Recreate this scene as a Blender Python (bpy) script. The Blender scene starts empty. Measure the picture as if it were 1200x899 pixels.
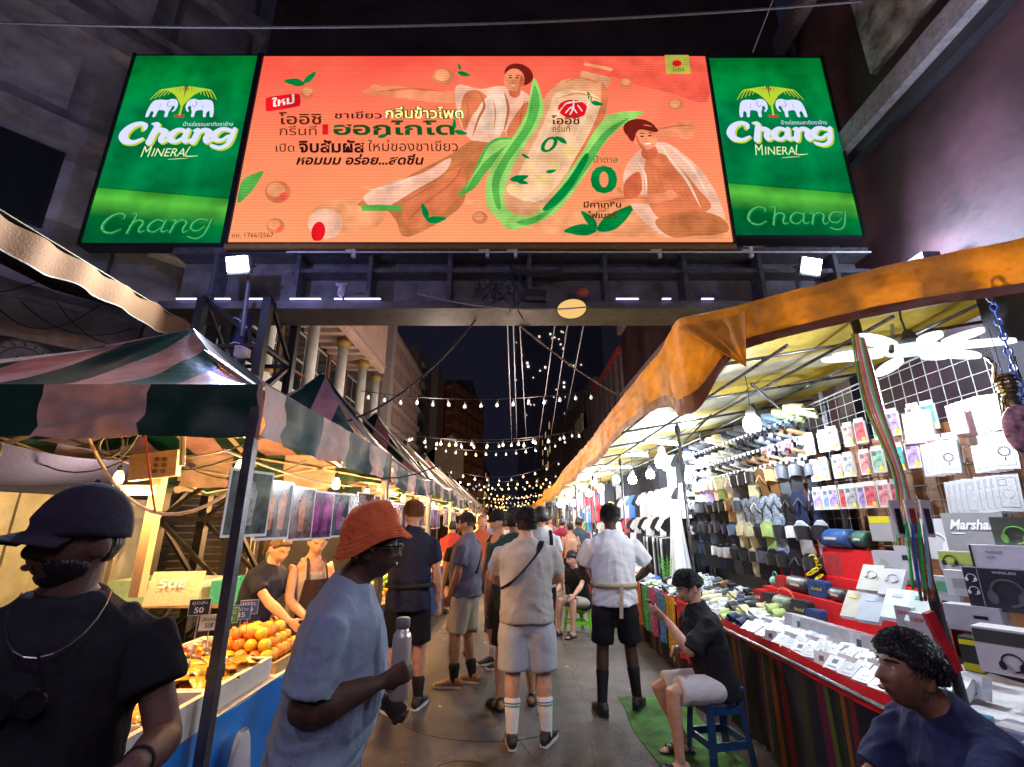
import bpy, math, random
from math import sin, cos, pi, radians, sqrt, exp, atan2
from mathutils import Vector, Matrix, Euler, noise
random.seed(7)
V = Vector
sc = bpy.context.scene
COL = sc.collection
# ------------------------------------------------------------------ camera
F = 552.0; PITCH = math.atan(162 / 552.0); CT, ST = cos(PITCH), sin(PITCH)
CAM = V((0, 0, 1.65))
cd = bpy.data.cameras.new('camera'); cam = bpy.data.objects.new('camera', cd)
COL.objects.link(cam); sc.camera = cam
cd.lens = F / 1200 * 36; cd.sensor_width = 36; cd.clip_start = 0.05; cd.clip_end = 1000
cam.location = CAM; cam.rotation_euler = (pi / 2 + PITCH, 0, 0)
# ------------------------------------------------------------------ world: a night sky over a lit city
w = bpy.data.worlds.new('World'); sc.world = w; w.use_nodes = True
bgn = w.node_tree.nodes['Background']; bgn.inputs['Color'].default_value = (0.20, 0.21, 0.42, 1); bgn.inputs["Strength"].default_value = 0.016
sc.view_settings.view_transform = 'Standard'; sc.view_settings.look = 'None'
sc.view_settings.exposure = 1.15; sc.view_settings.gamma = 1
sc.render.engine = 'CYCLES'
cy = sc.cycles
cy.use_denoising = True
try: cy.denoiser = 'OPENIMAGEDENOISE'
except Exception: pass
cy.max_bounces = 5; cy.diffuse_bounces = 3; cy.glossy_bounces = 3; cy.transmission_bounces = 4; cy.transparent_max_bounces = 8
cy.sample_clamp_indirect = 6; cy.caustics_reflective = False; cy.caustics_refractive = False; cy.use_light_tree = True

def ray(px, py):
    cx = (px - 600) / F; cz = (450 - py) / F
    return V((cx, CT - cz * ST, ST + cz * CT))
def atY(px, py, y): d = ray(px, py); return CAM + d * (y / d.y)
def atX(px, py, x): d = ray(px, py); return CAM + d * (x / d.x)
def atZ(px, py, z): d = ray(px, py); return CAM + d * ((z - CAM.z) / d.z)
# ------------------------------------------------------------------ materials
MC = {}
def mat(name, col, rough=.65, metal=0., var=.18, ns=12., bump=.15, bs=60., emit=0., trans=0., alpha=1., coat=0., sss=0., stretch=None, spec=.5):
    if name in MC: return MC[name]
    m = bpy.data.materials.new(name); m.use_nodes = True; nt = m.node_tree; N = nt.nodes; L = nt.links
    b = N['Principled BSDF']
    b.inputs['Base Color'].default_value = (*col, 1); b.inputs['Roughness'].default_value = rough; b.inputs['Metallic'].default_value = metal
    b.inputs['Specular IOR Level'].default_value = spec
    if trans: b.inputs['Transmission Weight'].default_value = trans
    if alpha < 1: b.inputs['Alpha'].default_value = alpha
    if coat: b.inputs['Coat Weight'].default_value = coat
    if sss: b.inputs['Subsurface Weight'].default_value = sss; b.inputs['Subsurface Scale'].default_value = .02
    if emit: b.inputs['Emission Color'].default_value = (*col, 1); b.inputs['Emission Strength'].default_value = emit
    if var or bump:
        tc = N.new('ShaderNodeTexCoord'); src = tc.outputs['Object']
        if stretch:
            mp = N.new('ShaderNodeMapping'); mp.inputs['Scale'].default_value = stretch; L.new(src, mp.inputs[0]); src = mp.outputs[0]
    if var:
        n1 = N.new('ShaderNodeTexNoise'); n1.inputs['Scale'].default_value = ns; n1.inputs['Detail'].default_value = 5; n1.inputs['Roughness'].default_value = .65
        L.new(src, n1.inputs['Vector'])
        r = N.new('ShaderNodeValToRGB'); r.color_ramp.elements[0].position = .3; r.color_ramp.elements[1].position = .72
        lo = tuple(c * (1 - var * 1.5) for c in col); hi = tuple(min(1, c * (1 + var)) for c in col)
        r.color_ramp.elements[0].color = (*lo, 1); r.color_ramp.elements[1].color = (*hi, 1)
        L.new(n1.outputs[0], r.inputs[0]); L.new(r.outputs[0], b.inputs['Base Color'])
        mr = N.new('ShaderNodeMapRange'); mr.inputs[3].default_value = max(.02, rough - .12); mr.inputs[4].default_value = min(1, rough + .12)
        L.new(n1.outputs[0], mr.inputs[0]); L.new(mr.outputs[0], b.inputs['Roughness'])
    if bump:
        n2 = N.new('ShaderNodeTexNoise'); n2.inputs['Scale'].default_value = bs; n2.inputs['Detail'].default_value = 4
        L.new(src, n2.inputs['Vector']); bp = N.new('ShaderNodeBump'); bp.inputs['Strength'].default_value = bump; bp.inputs['Distance'].default_value = .02
        L.new(n2.outputs[0], bp.inputs['Height']); L.new(bp.outputs[0], b.inputs['Normal'])
    MC[name] = m; return m
def glow(name, col, s):
    if name in MC: return MC[name]
    m = bpy.data.materials.new(name); m.use_nodes = True; nt = m.node_tree
    for n in list(nt.nodes): nt.nodes.remove(n)
    e = nt.nodes.new('ShaderNodeEmission'); o = nt.nodes.new('ShaderNodeOutputMaterial')
    e.inputs[0].default_value = (*col, 1); e.inputs[1].default_value = s
    nt.links.new(e.outputs[0], o.inputs[0]); MC[name] = m; return m
def cloth(name, col, **k):
    k = dict(dict(rough=.88, var=.05, ns=16, bump=.22, bs=42, spec=.2), **k); return mat(name, col, **k)
# ------------------------------------------------------------------ mesh helpers
class MB:
    def __init__(s): s.v = []; s.f = []; s.m = []; s.mi = 0
    def add(s, vs, fs):
        o = len(s.v); s.v.extend([tuple(p) for p in vs]); s.f.extend([tuple(i + o for i in f) for f in fs]); s.m.extend([s.mi] * len(fs)); return s
    def box(s, c, d, R=None, taper=1.):
        c = V(c); x, y, z = d[0] / 2, d[1] / 2, d[2] / 2
        P = [V((i * x * (taper if k > 0 else 1), j * y * (taper if k > 0 else 1), k * z)) for k in (-1, 1) for j in (-1, 1) for i in (-1, 1)]
        if R is not None: P = [R @ p for p in P]
        return s.add([c + p for p in P], [(0, 2, 3, 1), (4, 5, 7, 6), (0, 1, 5, 4), (2, 6, 7, 3), (0, 4, 6, 2), (1, 3, 7, 5)])
    def beam(s, a, b, w, h=None, roll=0.):
        a, b = V(a), V(b); h = h or w; d = (b - a); L = d.length
        if L < 1e-6: return s
        q = d.to_track_quat('Y', 'Z').to_matrix()
        return s.box((a + b) / 2, (w, L, h), q)
    def tube(s, pts, r, n=6, cap=True):
        pts = [V(p) for p in pts]; N = len(pts); rr = r if isinstance(r, (list, tuple)) else [r] * N
        rings = []; up = None
        for i, p in enumerate(pts):
            t = (pts[min(i + 1, N - 1)] - pts[max(i - 1, 0)])
            t = t.normalized() if t.length > 1e-9 else V((0, 0, 1))
            if up is None: up = V((0, 0, 1)) if abs(t.z) < .9 else V((1, 0, 0))
            x = (up - t * up.dot(t))
            if x.length < 1e-4: x = V((1, 0, 0)) - t * t.x
            x.normalize(); y = t.cross(x); up = x
            rings.append([p + (x * cos(2 * pi * k / n) + y * sin(2 * pi * k / n)) * rr[i] for k in range(n)])
        vs = [q for R in rings for q in R]
        fs = [(i * n + k, i * n + (k + 1) % n, (i + 1) * n + (k + 1) % n, (i + 1) * n + k) for i in range(N - 1) for k in range(n)]
        if cap: fs += [tuple(range(n - 1, -1, -1)), tuple((N - 1) * n + k for k in range(n))]
        return s.add(vs, fs)
    def cyl(s, a, b, r, n=12, r2=None): return s.tube([a, b], [r, r if r2 is None else r2], n)
    def lathe(s, prof, c=(0, 0, 0), n=16, R=None, sx=1., sy=1.):
        c = V(c); vs = []
        for (r, z) in prof:
            for k in range(n):
                a = 2 * pi * k / n; p = V((r * cos(a) * sx, r * sin(a) * sy, z)); vs.append(c + (R @ p if R is not None else p))
        fs = [(i * n + k, i * n + (k + 1) % n, (i + 1) * n + (k + 1) % n, (i + 1) * n + k) for i in range(len(prof) - 1) for k in range(n)]
        fs += [tuple(range(n - 1, -1, -1)), tuple((len(prof) - 1) * n + k for k in range(n))]
        return s.add(vs, fs)
    def ball(s, c, r, n=12, R=None):
        rx, ry, rz = r if isinstance(r, (list, tuple)) else (r, r, r); m = max(4, n // 2); c = V(c); vs = []
        for i in range(m + 1):
            th = pi * (i + .02) / (m + .04)
            for k in range(n):
                p = V((rx * sin(th) * cos(2 * pi * k / n), ry * sin(th) * sin(2 * pi * k / n), -rz * cos(th))); vs.append(c + (R @ p if R is not None else p))
        fs = [(i * n + k, i * n + (k + 1) % n, (i + 1) * n + (k + 1) % n, (i + 1) * n + k) for i in range(m) for k in range(n)]
        fs += [tuple(range(n - 1, -1, -1)), tuple(m * n + k for k in range(n))]
        return s.add(vs, fs)
    def prism(s, poly, f, t):
        """poly: 2D points; f(u,v,w)->3D; thickness from w=0 to w=t"""
        n = len(poly); vs = [f(u, v, 0) for u, v in poly] + [f(u, v, t) for u, v in poly]
        return s.add(vs, [tuple(range(n - 1, -1, -1)), tuple(range(n, 2 * n))] + [(i, (i + 1) % n, (i + 1) % n + n, i + n) for i in range(n)])
    def grid(s, f, nu, nv, close_u=False):
        vs = [f(i / nu, j / nv) for j in range(nv + 1) for i in range(nu + 1)]
        return s.add(vs, [(j * (nu + 1) + i, j * (nu + 1) + i + 1, (j + 1) * (nu + 1) + i + 1, (j + 1) * (nu + 1) + i) for j in range(nv) for i in range(nu)])
    def sheet(s, f, nu, nv, t):
        """a cloth sheet with thickness along -normal given by t vector"""
        t = V(t); A = [V(f(i / nu, j / nv)) for j in range(nv + 1) for i in range(nu + 1)]; n = len(A); W = nu + 1
        fs = []
        for j in range(nv):
            for i in range(nu):
                a = j * W + i; fs.append((a, a + 1, a + W + 1, a + W)); fs.append((n + a, n + a + W, n + a + W + 1, n + a + 1))
        B = [p + t for p in A]; s.add(A + B, fs)
        rim = [i for i in range(nu)] + [j * W + nu for j in range(nv)] + [nv * W + i for i in range(nu, 0, -1)] + [j * W for j in range(nv, 0, -1)]
        m = len(rim); s.add([A[i] for i in rim] + [B[i] for i in rim], [(k, m + k, m + (k + 1) % m, (k + 1) % m) for k in range(m)]); return s
    def mesh(s, name, mats, smooth=False):
        me = bpy.data.meshes.new(name); me.from_pydata([tuple(p) for p in s.v], [], s.f)
        for m in (mats if isinstance(mats, (list, tuple)) else [mats]): me.materials.append(m)
        if s.mi or any(s.m): me.polygons.foreach_set('material_index', s.m)
        if smooth: me.polygons.foreach_set('use_smooth', [True] * len(s.f))
        me.update(); return me
    def build(s, name, mats, parent=None, smooth=False, kind=None, **t):
        o = bpy.data.objects.new(name, s.mesh(name, mats, smooth)); COL.objects.link(o)
        if parent: o.parent = parent
        if kind: o['kind'] = kind
        if t: tag(o, **t)
        return o
def tag(o, label=None, cat=None, group=None, kind=None):
    if label: o['label'] = label
    if cat: o['category'] = cat
    if group: o['group'] = group
    if kind: o['kind'] = kind
    return o
def empty(name, loc, label=None, cat=None, group=None, rz=0., parent=None):
    o = bpy.data.objects.new(name, None); COL.objects.link(o); o.location = loc; o.rotation_euler = (0, 0, rz); o.empty_display_size = .1
    if parent: o.parent = parent
    return tag(o, label, cat, group)
def inst(me, name, loc, rot=(0, 0, 0), parent=None, scale=None, **t):
    o = bpy.data.objects.new(name, me); COL.objects.link(o); o.location = loc; o.rotation_euler = rot
    if scale: o.scale = scale if not isinstance(scale, (int, float)) else (scale,) * 3
    if parent: o.parent = parent
    if t: tag(o, **t)
    return o
def lamp(kind, loc, power, col, parent=None, r=.05, rot=None, size=None, spread=None, sang=None):
    l = bpy.data.lights.new('lamp_light', kind); l.energy = power; l.color = col
    if kind in ('POINT', 'SPOT'): l.shadow_soft_size = r
    if kind == 'SPOT': l.spot_size = sang or 2.4; l.spot_blend = .6
    if kind == 'AREA': l.shape = 'RECTANGLE'; l.size, l.size_y = size or (.3, .2)
    o = bpy.data.objects.new('lamp_light', l); COL.objects.link(o); o.location = loc
    if rot is not None: o.rotation_euler = rot
    if parent: o.parent = parent
    return o
def copy_tree(o, parent=None):
    c = o.copy(); COL.objects.link(c); c.parent = parent
    for ch in list(o.children): copy_tree(ch, c)
    return c
BK = bpy.data.scenes.new('bake')
def evalmesh(o):
    """evaluate one object alone (a small side scene keeps this fast)"""
    par = o.parent; o.parent = None; BK.collection.objects.link(o); vl = BK.view_layers[0]; vl.update(); dg = vl.depsgraph
    me = bpy.data.meshes.new_from_object(o.evaluated_get(dg)); BK.collection.objects.unlink(o); o.parent = par; return me
def bake(obj, name=None):
    """evaluate an object's modifiers into a plain mesh"""
    me = evalmesh(obj); obj.modifiers.clear(); obj.data = me
    return obj
def remesh(mb, name, mats, voxel, parent=None, it=2, disp=None, kind=None):
    o = mb.build(name, mats, parent)
    r = o.modifiers.new('r', 'REMESH'); r.mode = 'VOXEL'; r.voxel_size = voxel; r.use_smooth_shade = True
    if it: s = o.modifiers.new('s', 'SMOOTH'); s.factor = .5; s.iterations = it
    bake(o); me = o.data
    if disp:
        n_ = len(me.vertices); co = [0.] * (3 * n_); no = [0.] * (3 * n_); me.vertices.foreach_get('co', co); me.vertex_normals.foreach_get('vector', no)
        for i in range(n_):
            k = 3 * i; d = disp(V(co[k:k + 3])); co[k] += no[k] * d; co[k + 1] += no[k + 1] * d; co[k + 2] += no[k + 2] * d
        me.vertices.foreach_set('co', co)
    if not me.materials:
        for m in (mats if isinstance(mats, (list, tuple)) else [mats]): me.materials.append(m)
    me.polygons.foreach_set('use_smooth', [True] * len(me.polygons)); me.update()
    return o
ORD = ['first', 'second', 'third', 'fourth', 'fifth', 'sixth', 'seventh', 'eighth', 'ninth', 'tenth', 'eleventh', 'twelfth', 'thirteenth', 'fourteenth', 'fifteenth', 'sixteenth', 'seventeenth', 'eighteenth', 'nineteenth', 'twentieth',
       'twenty-first', 'twenty-second', 'twenty-third', 'twenty-fourth', 'twenty-fifth', 'twenty-sixth', 'twenty-seventh', 'twenty-eighth', 'twenty-ninth', 'thirtieth']
_tc = {}
def text(body, name, m, corners, parent, bold=0., shear=0., depth=0., fit='both', **t):
    """flat lettering fitted into a parallelogram: corners = (origin, x-end, y-end) in the parent's space"""
    c = bpy.data.curves.new('lettering', 'FONT'); c.body = body; c.offset = bold; c.shear = shear; c.resolution_u = 3; c.extrude = 0
    o = bpy.data.objects.new('lettering', c); COL.objects.link(o)
    me = evalmesh(o); bpy.data.objects.remove(o)
    if not len(me.vertices): return None
    xs = [v.co.x for v in me.vertices]; ys = [v.co.y for v in me.vertices]; x0, x1, y0, y1 = min(xs), max(xs), min(ys), max(ys)
    O, X, Y = (V(q) for q in corners); ex = X - O; ey = Y - O
    nrm = ex.cross(ey).normalized()
    for v in me.vertices:
        v.co = O + ex * ((v.co.x - x0) / (x1 - x0)) + ey * ((v.co.y - y0) / (y1 - y0))
    me.materials.clear(); me.materials.append(m)
    ob = bpy.data.objects.new(name, me); COL.objects.link(ob); ob.parent = parent
    if t: tag(ob, **t)
    return ob
def spline(pts, n=6, closed=True):
    P = [V((*p, 0)) if len(p) == 2 else V(p) for p in pts]; N = len(P); out = []
    for i in range(N if closed else N - 1):
        p0, p1, p2, p3 = (P[(i + k - 1) % N] if closed else P[min(max(i + k - 1, 0), N - 1)] for k in range(4))
        for j in range(n):
            t = j / n; out.append(.5 * ((2 * p1) + (p2 - p0) * t + (2 * p0 - 5 * p1 + 4 * p2 - p3) * t * t + (3 * p1 - p0 - 3 * p2 + p3) * t ** 3))
    if not closed: out.append(P[-1])
    return out
# ================================================================== SETTING
ASPH = mat('asphalt', (.095, .088, .092), rough=.62, var=.35, ns=2.2, bump=.9, bs=90)
def asphalt_detail():
    nt = ASPH.node_tree; N = nt.nodes; L = nt.links; b = N['Principled BSDF']
    src = b.inputs['Base Color'].links[0].from_socket
    tc = [n for n in N if n.type == 'TEX_COORD'][0]
    v = N.new('ShaderNodeTexVoronoi'); v.inputs['Scale'].default_value = 110; L.new(tc.outputs['Object'], v.inputs['Vector'])
    r = N.new('ShaderNodeValToRGB'); r.color_ramp.elements[0].position = .0; r.color_ramp.elements[0].color = (1.9, 1.8, 1.7, 1); r.color_ramp.elements[1].position = .28; r.color_ramp.elements[1].color = (.9, .9, .9, 1)
    L.new(v.outputs['Distance'], r.inputs[0])
    m = N.new('ShaderNodeMix'); m.data_type = 'RGBA'; m.blend_type = 'MULTIPLY'; m.inputs[0].default_value = .8
    L.new(src, m.inputs[6]); L.new(r.outputs[0], m.inputs[7])
    n3 = N.new('ShaderNodeTexNoise'); n3.inputs['Scale'].default_value = .9; n3.inputs['Detail'].default_value = 8; n3.inputs['Roughness'].default_value = .75; L.new(tc.outputs['Object'], n3.inputs['Vector'])
    r3 = N.new('ShaderNodeValToRGB'); r3.color_ramp.elements[0].position = .38; r3.color_ramp.elements[0].color = (.32, .30, .30, 1); r3.color_ramp.elements[1].position = .58; r3.color_ramp.elements[1].color = (1.45, 1.32, 1.22, 1)
    L.new(n3.outputs[0], r3.inputs[0]); m2 = N.new('ShaderNodeMix'); m2.data_type = 'RGBA'; m2.blend_type = 'MULTIPLY'; m2.inputs[0].default_value = .85
    L.new(m.outputs[2], m2.inputs[6]); L.new(r3.outputs[0], m2.inputs[7]); L.new(m2.outputs[2], b.inputs['Base Color'])
asphalt_detail()
g = MB(); g.grid(lambda u, v: ((u - .5) * 400, -60 + v * 460, .0), 4, 4); g.build('road', ASPH, kind='structure')
# litter: specks and scraps on the road
lm = MB(); random.seed(3)
pp_ = MB()
for i in range(26):
    x = random.uniform(-1.25, 1.7); y = random.uniform(2.3, 9); s = random.uniform(.015, .035); a = random.uniform(0, 3); c_, s_ = cos(a) * s, sin(a) * s
    pp_.sheet(lambda u, v: (x + (u - .5) * c_ - (v - .5) * s_ * 1.5, y + (u - .5) * s_ + (v - .5) * c_ * 1.5, .008 + .006 * sin(u * 5 + i) * sin(v * 4)), 3, 3, (0, 0, -.001))
pp_.build('paper_scraps', mat('paper_scrap', (.5, .48, .44)), kind='stuff')
for n_ in ASPH.node_tree.nodes:
    if n_.type == 'MAP_RANGE': n_.inputs[3].default_value = .34; n_.inputs[4].default_value = .85
pm = mat('road_patch', (.055, .052, .058), rough=.55, var=.3, ns=5, bump=.8, bs=90)
for k, q in enumerate(([(-.9, 4.6), (.2, 4.4), (.5, 5.6), (.3, 7.4), (-.7, 7.6), (-1.1, 6.2)], [(.6, 8.2), (1.3, 8.0), (1.2, 10.6), (.5, 10.9)], [(-.6, 2.3), (.5, 2.2), (.75, 3.0), (-.2, 3.4)])):
    b = MB(); pq = spline(q, 5) if k != 1 else [V((*a, 0)) for a in q]; b.prism([(p.x, p.y) for p in pq], lambda u, v, t: V((u, v, t)), .004); b.build('road_patch', pm, kind='structure')
dc = empty('drain_cover', (-.35, 3.75, .004), 'round iron drain cover set in the road before the grey T-shirt man', 'drain cover'); b = MB(); b.lathe([(.26, 0), (.26, .006), (.245, .006), (.24, .002)], n=32); b.build('rim', mat('cast_iron', (.06, .055, .05), rough=.45, metal=.6), dc)
for k in range(7):
    b = MB(); x = -.18 + k * .06; l_ = 2 * sqrt(.22 ** 2 - x * x); b.box((x, 0, .006), (.022, l_, .006)); b.build('rib', MC['cast_iron'], dc)
for k, pts in enumerate(([(-1.2, 8), (-.7, 7.2), (-.5, 6.2), (-.1, 5.4), (.1, 4.2), (.5, 3.2), (.6, 2.2)], [(1.3, 7.0), (.8, 6.4), (.7, 5.4), (.9, 4.4), (.7, 3.4)], [(-.5, 6.2), (-.95, 5.5), (-1.1, 4.2)])):
    b = MB(); P = [p + V((noise.noise(p * 5) * .06, noise.noise(p * 7 + V((3, 0, 0))) * .04, .0022)) for p in spline([(*a, 0) for a in pts], 10, False)]
    for a, c in zip(P[:-1], P[1:]): n_ = (c - a).cross(V((0, 0, 1))).normalized() * .003; b.add([a - n_, a + n_, c + n_, c - n_], [(0, 1, 2, 3)])
    b.build('road_crack', mat('crack_black', (.015, .014, .014), var=0, bump=0), kind='structure')
for i in range(260):
    x = random.uniform(-1.3, 1.7); y = random.uniform(2.2, 12); s = random.uniform(.003, .009); a = random.uniform(0, 3)
    lm.box((x, y, .003), (s, s * 1.6, .004), Matrix.Rotation(a, 3, 'Z'))
lm.build('litter', mat('litter', (.35, .31, .27)), kind='stuff')
gm = MB(); gm.sheet(lambda u, v: (1.02 + u * .62 + .02 * sin(v * 9), 3.6 + v * 1.7, .008 + .004 * sin(u * 6 + v * 11)), 8, 12, (0, 0, -.006))
gm.build('ground_mat', cloth('green_mat', (.055, .15, .03), var=.5, ns=5), label='worn green plastic ground mat under the seated man with a phone', cat='mat')
# skyline dome not needed: the World is the night sky
CONC = mat('dark_concrete', (.26, .25, .27), var=.35, ns=1.6, bump=.3, bs=14)
CONC2 = mat('stained_concrete', (.33, .33, .36), var=.45, ns=.9, bump=.4, bs=8)
MAUVE = mat('mauve_paint', (.30, .24, .25), var=.3, ns=1.2)
CREAM = mat('cream_render', (.70, .50, .43), var=.15, ns=1.5)
WHITEP = mat('white_paint', (.75, .80, .80), var=.12, ns=5)
BLACKM = mat('black_steel', (.018, .018, .024), rough=.45, var=.3, ns=8)
STEEL = mat('painted_steel', (.10, .10, .115), rough=.45, var=.4, ns=10)
GREYP = mat('grey_pipe', (.30, .30, .32), rough=.4, metal=.6, var=.3, ns=14)
DGLASS = mat('dark_glass', (.02, .025, .035), rough=.12, var=0, bump=0)
BROWN = mat('brown_frame', (.20, .10, .05), var=.25)
LEDGE = mat('grey_ledge', (.36, .34, .38), var=.35, ns=2.5, bump=.3, bs=20)

def facade_box(name, lab, cat, c, d, m, rz=0, **k):
    o = empty(name, (c[0], c[1], 0), lab, cat, rz=rz, **k)
    b = MB(); b.box((0, 0, c[2]), d); b.build('wall', m, o); return o
# ---- left corner building, its face turned 42 degrees
UA = V((.67, .742, 0)); NA = V((.742, -.67, 0))
def ang(o, s, n, z): return V(o) + UA * s + NA * n + V((0, 0, z))
lb = empty('corner_building', (-7.6, 6, 0), 'grey concrete corner building with ledges behind the left green sign', 'building')
LO = (0, 0, 0); LQ = (1.34, -.8, 0)
def angbox(mb, o, s0, s1, n0, n1, z0, z1):
    R = Matrix((UA, NA, (0, 0, 1))).transposed(); mb.box(ang(o, (s0 + s1) / 2, (n0 + n1) / 2, (z0 + z1) / 2), (s1 - s0, n1 - n0, z1 - z0), R); return mb
angbox(MB(), LO, -7, 2.85, -2, 0, 4.5, 16).build('wall', CONC2, lb)
for z0, z1, n in ((7.6, 7.9, .22), (9.6, 10.0, .3), (10.4, 10.55, .16), (12.0, 12.4, .3), (14.0, 14.4, .3)):
    angbox(MB(), LO, -7, 2.85, 0, n, z0, z1).build('ledge', LEDGE, lb)
for z0, z1, s0 in ((6.0, 7.4, -6.0), (6.0, 7.4, -4.3), (6.0, 7.4, -2.6), (6.0, 7.4, -.9), (8.1, 9.4, -5.5), (10.7, 11.8, -5)):
    wd = angbox(MB(), LO, s0, s0 + 1.35, .02, .06, z0, z1).build('window', BLACKM, lb)
    angbox(MB(), LO, s0 + .06, s0 + .64, .062, .075, z0 + .06, z1 - .06).build('pane', DGLASS, wd)
    angbox(MB(), LO, s0 + .7, s0 + 1.29, .062, .075, z0 + .06, z1 - .06).build('pane', DGLASS, wd)
for s0, s1, z0, z1 in ((-3.6, -1.2, 5.0, 5.9), (-.9, 1.1, 6.2, 7.3), (-2.2, 0.3, 8.2, 9.3), (.9, 2.5, 8.1, 9.5), (-1.2, 1.0, 10.7, 11.9), (-4, -2, 10.7, 11.9)):
    angbox(MB(), LO, s0, s1, .004, .03, z0, z1).build('panel', mat('pale_slab', (.50, .50, .54), var=.4, ns=1.4), lb)
for s0 in (-3.9, 1.35, 2.6):
    b = MB(); b.cyl(ang(LO, s0, .09, 4.5), ang(LO, s0, .09, 14), .05, 8); b.build('drain_pipe', GREYP, lb)
for s0, z0 in ((-2.9, 6.15), (1.75, 6.1)):
    ac = angbox(MB(), LO, s0, s0 + .8, .05, .38, z0, z0 + .55).build('air_conditioner', mat('ac_white', (.55, .55, .52), var=.2), lb); b = MB()
    for q in range(7): b.beam(ang(LO, s0 + .08, .385, z0 + .08 + q * .06), ang(LO, s0 + .5, .385, z0 + .08 + q * .06), .02, .01)
    b.build('grille', BLACKM, ac)
# lower storey with the pale cornice and a round emblem on a dark board
angbox(MB(), LQ, -6, 1.45, -1.5, 0, 0, 4.0).build('shopfront', mat('shop_dark', (.035, .03, .03), var=.3), lb)
c_ = MB(); angbox(c_, LQ, -6, 1.4, -.5, .22, 4.36, 4.44); angbox(c_, LQ, -6, 1.4, -.5, .16, 4.28, 4.358); angbox(c_, LQ, -6, 1.4, -.5, .10, 4.0, 4.278)
c_.build('cornice', LEDGE, lb)
angbox(MB(), LQ, -6, 1.3, .005, .06, 3.80, 3.997).build('sign_band', mat('tan_band', (.45, .34, .24), var=.2), lb)
angbox(MB(), LQ, 1.42, 1.75, -.45, .25, 3.98, 4.5).build('cornice_end', mat('grey_block', (.40, .36, .34), var=.3), lb)
em = empty('emblem', ang(LQ, .36, .02, 3.5), parent=lb); em.rotation_euler = (0, 0, atan2(UA.y, UA.x))
EG = mat('emblem_grey', (.30, .28, .25), var=.3)
eb = MB(); eb.lathe([(.30, 0), (.30, .03), (.27, .035)], n=40, R=Matrix.Rotation(pi / 2, 3, 'X')); eb.build('disc', EG, em)
eb = MB()
for r in (.285, .20):
    eb.tube([(r * cos(a * pi / 20), -.037, r * sin(a * pi / 20)) for a in range(41)], .007, 4)
for k in range(16):
    a = k * pi / 8; eb.tube([(.22 * cos(a), -.037, .22 * sin(a)), (.265 * cos(a + .1), -.037, .265 * sin(a + .1))], .008, 4)
eb.tube([(-.12, -.037, -.06), (-.04, -.037, .08), (0, -.037, -.02), (.05, -.037, .10), (.12, -.037, -.05)], .014, 4)
eb.tube([(-.10, -.037, -.11), (0, -.037, -.14), (.10, -.037, -.11)], .012, 4)
eb.build('relief', mat('emblem_dark', (.12, .11, .10)), em)
# cables drooping on the cornice
for k, (s0, s1, d) in enumerate(((-.9, .3, .35), (-.2, .9, .5), (.5, 1.7, .4), (.2, 1.3, .25))):
    pts = [ang((-6.26, 5.2, 0), s0 + (s1 - s0) * t / 10, .28, 4.5 - d * 4 * (t / 10) * (1 - t / 10) - .1 * k) for t in range(11)]
    MB().tube(pts, .008, 5).build('hanging_cable', BLACKM, label='black cable drooping over the grey cornice, ' + ['longest', 'lowest', 'beside the block end', 'smallest loop'][k] + ' of four', cat='cable', group='cables drooping on the cornice')
# tan awning under the green sign, parallel to the street
def awn(u, v):
    y = 1.6 + u * 4.9; sag = .05 * abs(sin(u * 9.5)) + .02 * sin(u * 40)
    return (-4.62 - v * .05 - (.03 * sin(u * 60)), y, 4.34 - v * .24 - v * sag - .03 * sin(u * 5))
ob = empty('tan_awning', (0, 0, 0), 'faded tan cloth awning with a scalloped edge below the green sign by the corner building', 'awning')
TAN = cloth('tan_cloth', (.20, .10, .04), trans=0)
a_ = MB(); a_.sheet(awn, 120, 5, (-.006, 0, 0)); a_.build('valance', TAN, ob, True)
a_ = MB(); a_.sheet(lambda u, v: (-4.62 - v * 2.4, 1.6 + u * 4.9, 4.35 + v * .7 - .08 * sin(u * 9.5) ** 2 * sin(v * 3.1)), 40, 10, (0, 0, .01)); a_.build('roof_sheet', cloth('olive_cloth', (.20, .17, .09)), ob, True)
a_ = MB()
for k in range(90):
    u0 = k / 90; u1 = (k + 1) / 90; a_.beam(V(awn(u0, 1)), V(awn(u1, 1)), .012)
a_.build('hem', mat('pale_hem', (.30, .24, .16)), ob)
# ---- left street building with columns
b1 = empty('balcony_building', (-5.5, 14, 0), 'cream building with a row of white columns along its upper balcony', 'building')
def bx(n, x0, x1, y0, y1, z0, z1, m, par, org=(-5.5, 14)):
    b = MB(); b.box(((x0 + x1) / 2 - org[0], (y0 + y1) / 2 - org[1], (z0 + z1) / 2), (x1 - x0, y1 - y0, z1 - z0)); return b.build(n, m, par)
bx('lower_wall', -9, -5.9, 8.6, 19.5, 0, 4.1, mat('shop_dark', (.035, .03, .03)), b1)
bx('balcony_slab', -9, -5.35, 8.6, 19.5, 4.1, 4.55, mat('parapet_grey', (.42, .44, .44), var=.25, ns=2), b1)
bx('parapet', -5.6, -5.42, 8.6, 19.5, 4.553, 4.80, WHITEP, b1)
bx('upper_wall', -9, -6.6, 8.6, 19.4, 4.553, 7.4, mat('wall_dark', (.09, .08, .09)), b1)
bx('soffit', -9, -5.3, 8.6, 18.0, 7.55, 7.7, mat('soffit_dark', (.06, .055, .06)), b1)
for k in range(15):
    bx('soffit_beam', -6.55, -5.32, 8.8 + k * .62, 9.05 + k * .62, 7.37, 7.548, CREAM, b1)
bx('fascia', -5.3, -5.12, 8.6, 18.0, 7.35, 9.9, CREAM, b1)
bx('fascia_strip', -5.118, -5.07, 8.6, 18.0, 7.55, 7.66, mat('mauve_strip', (.5, .38, .36)), b1)
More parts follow.
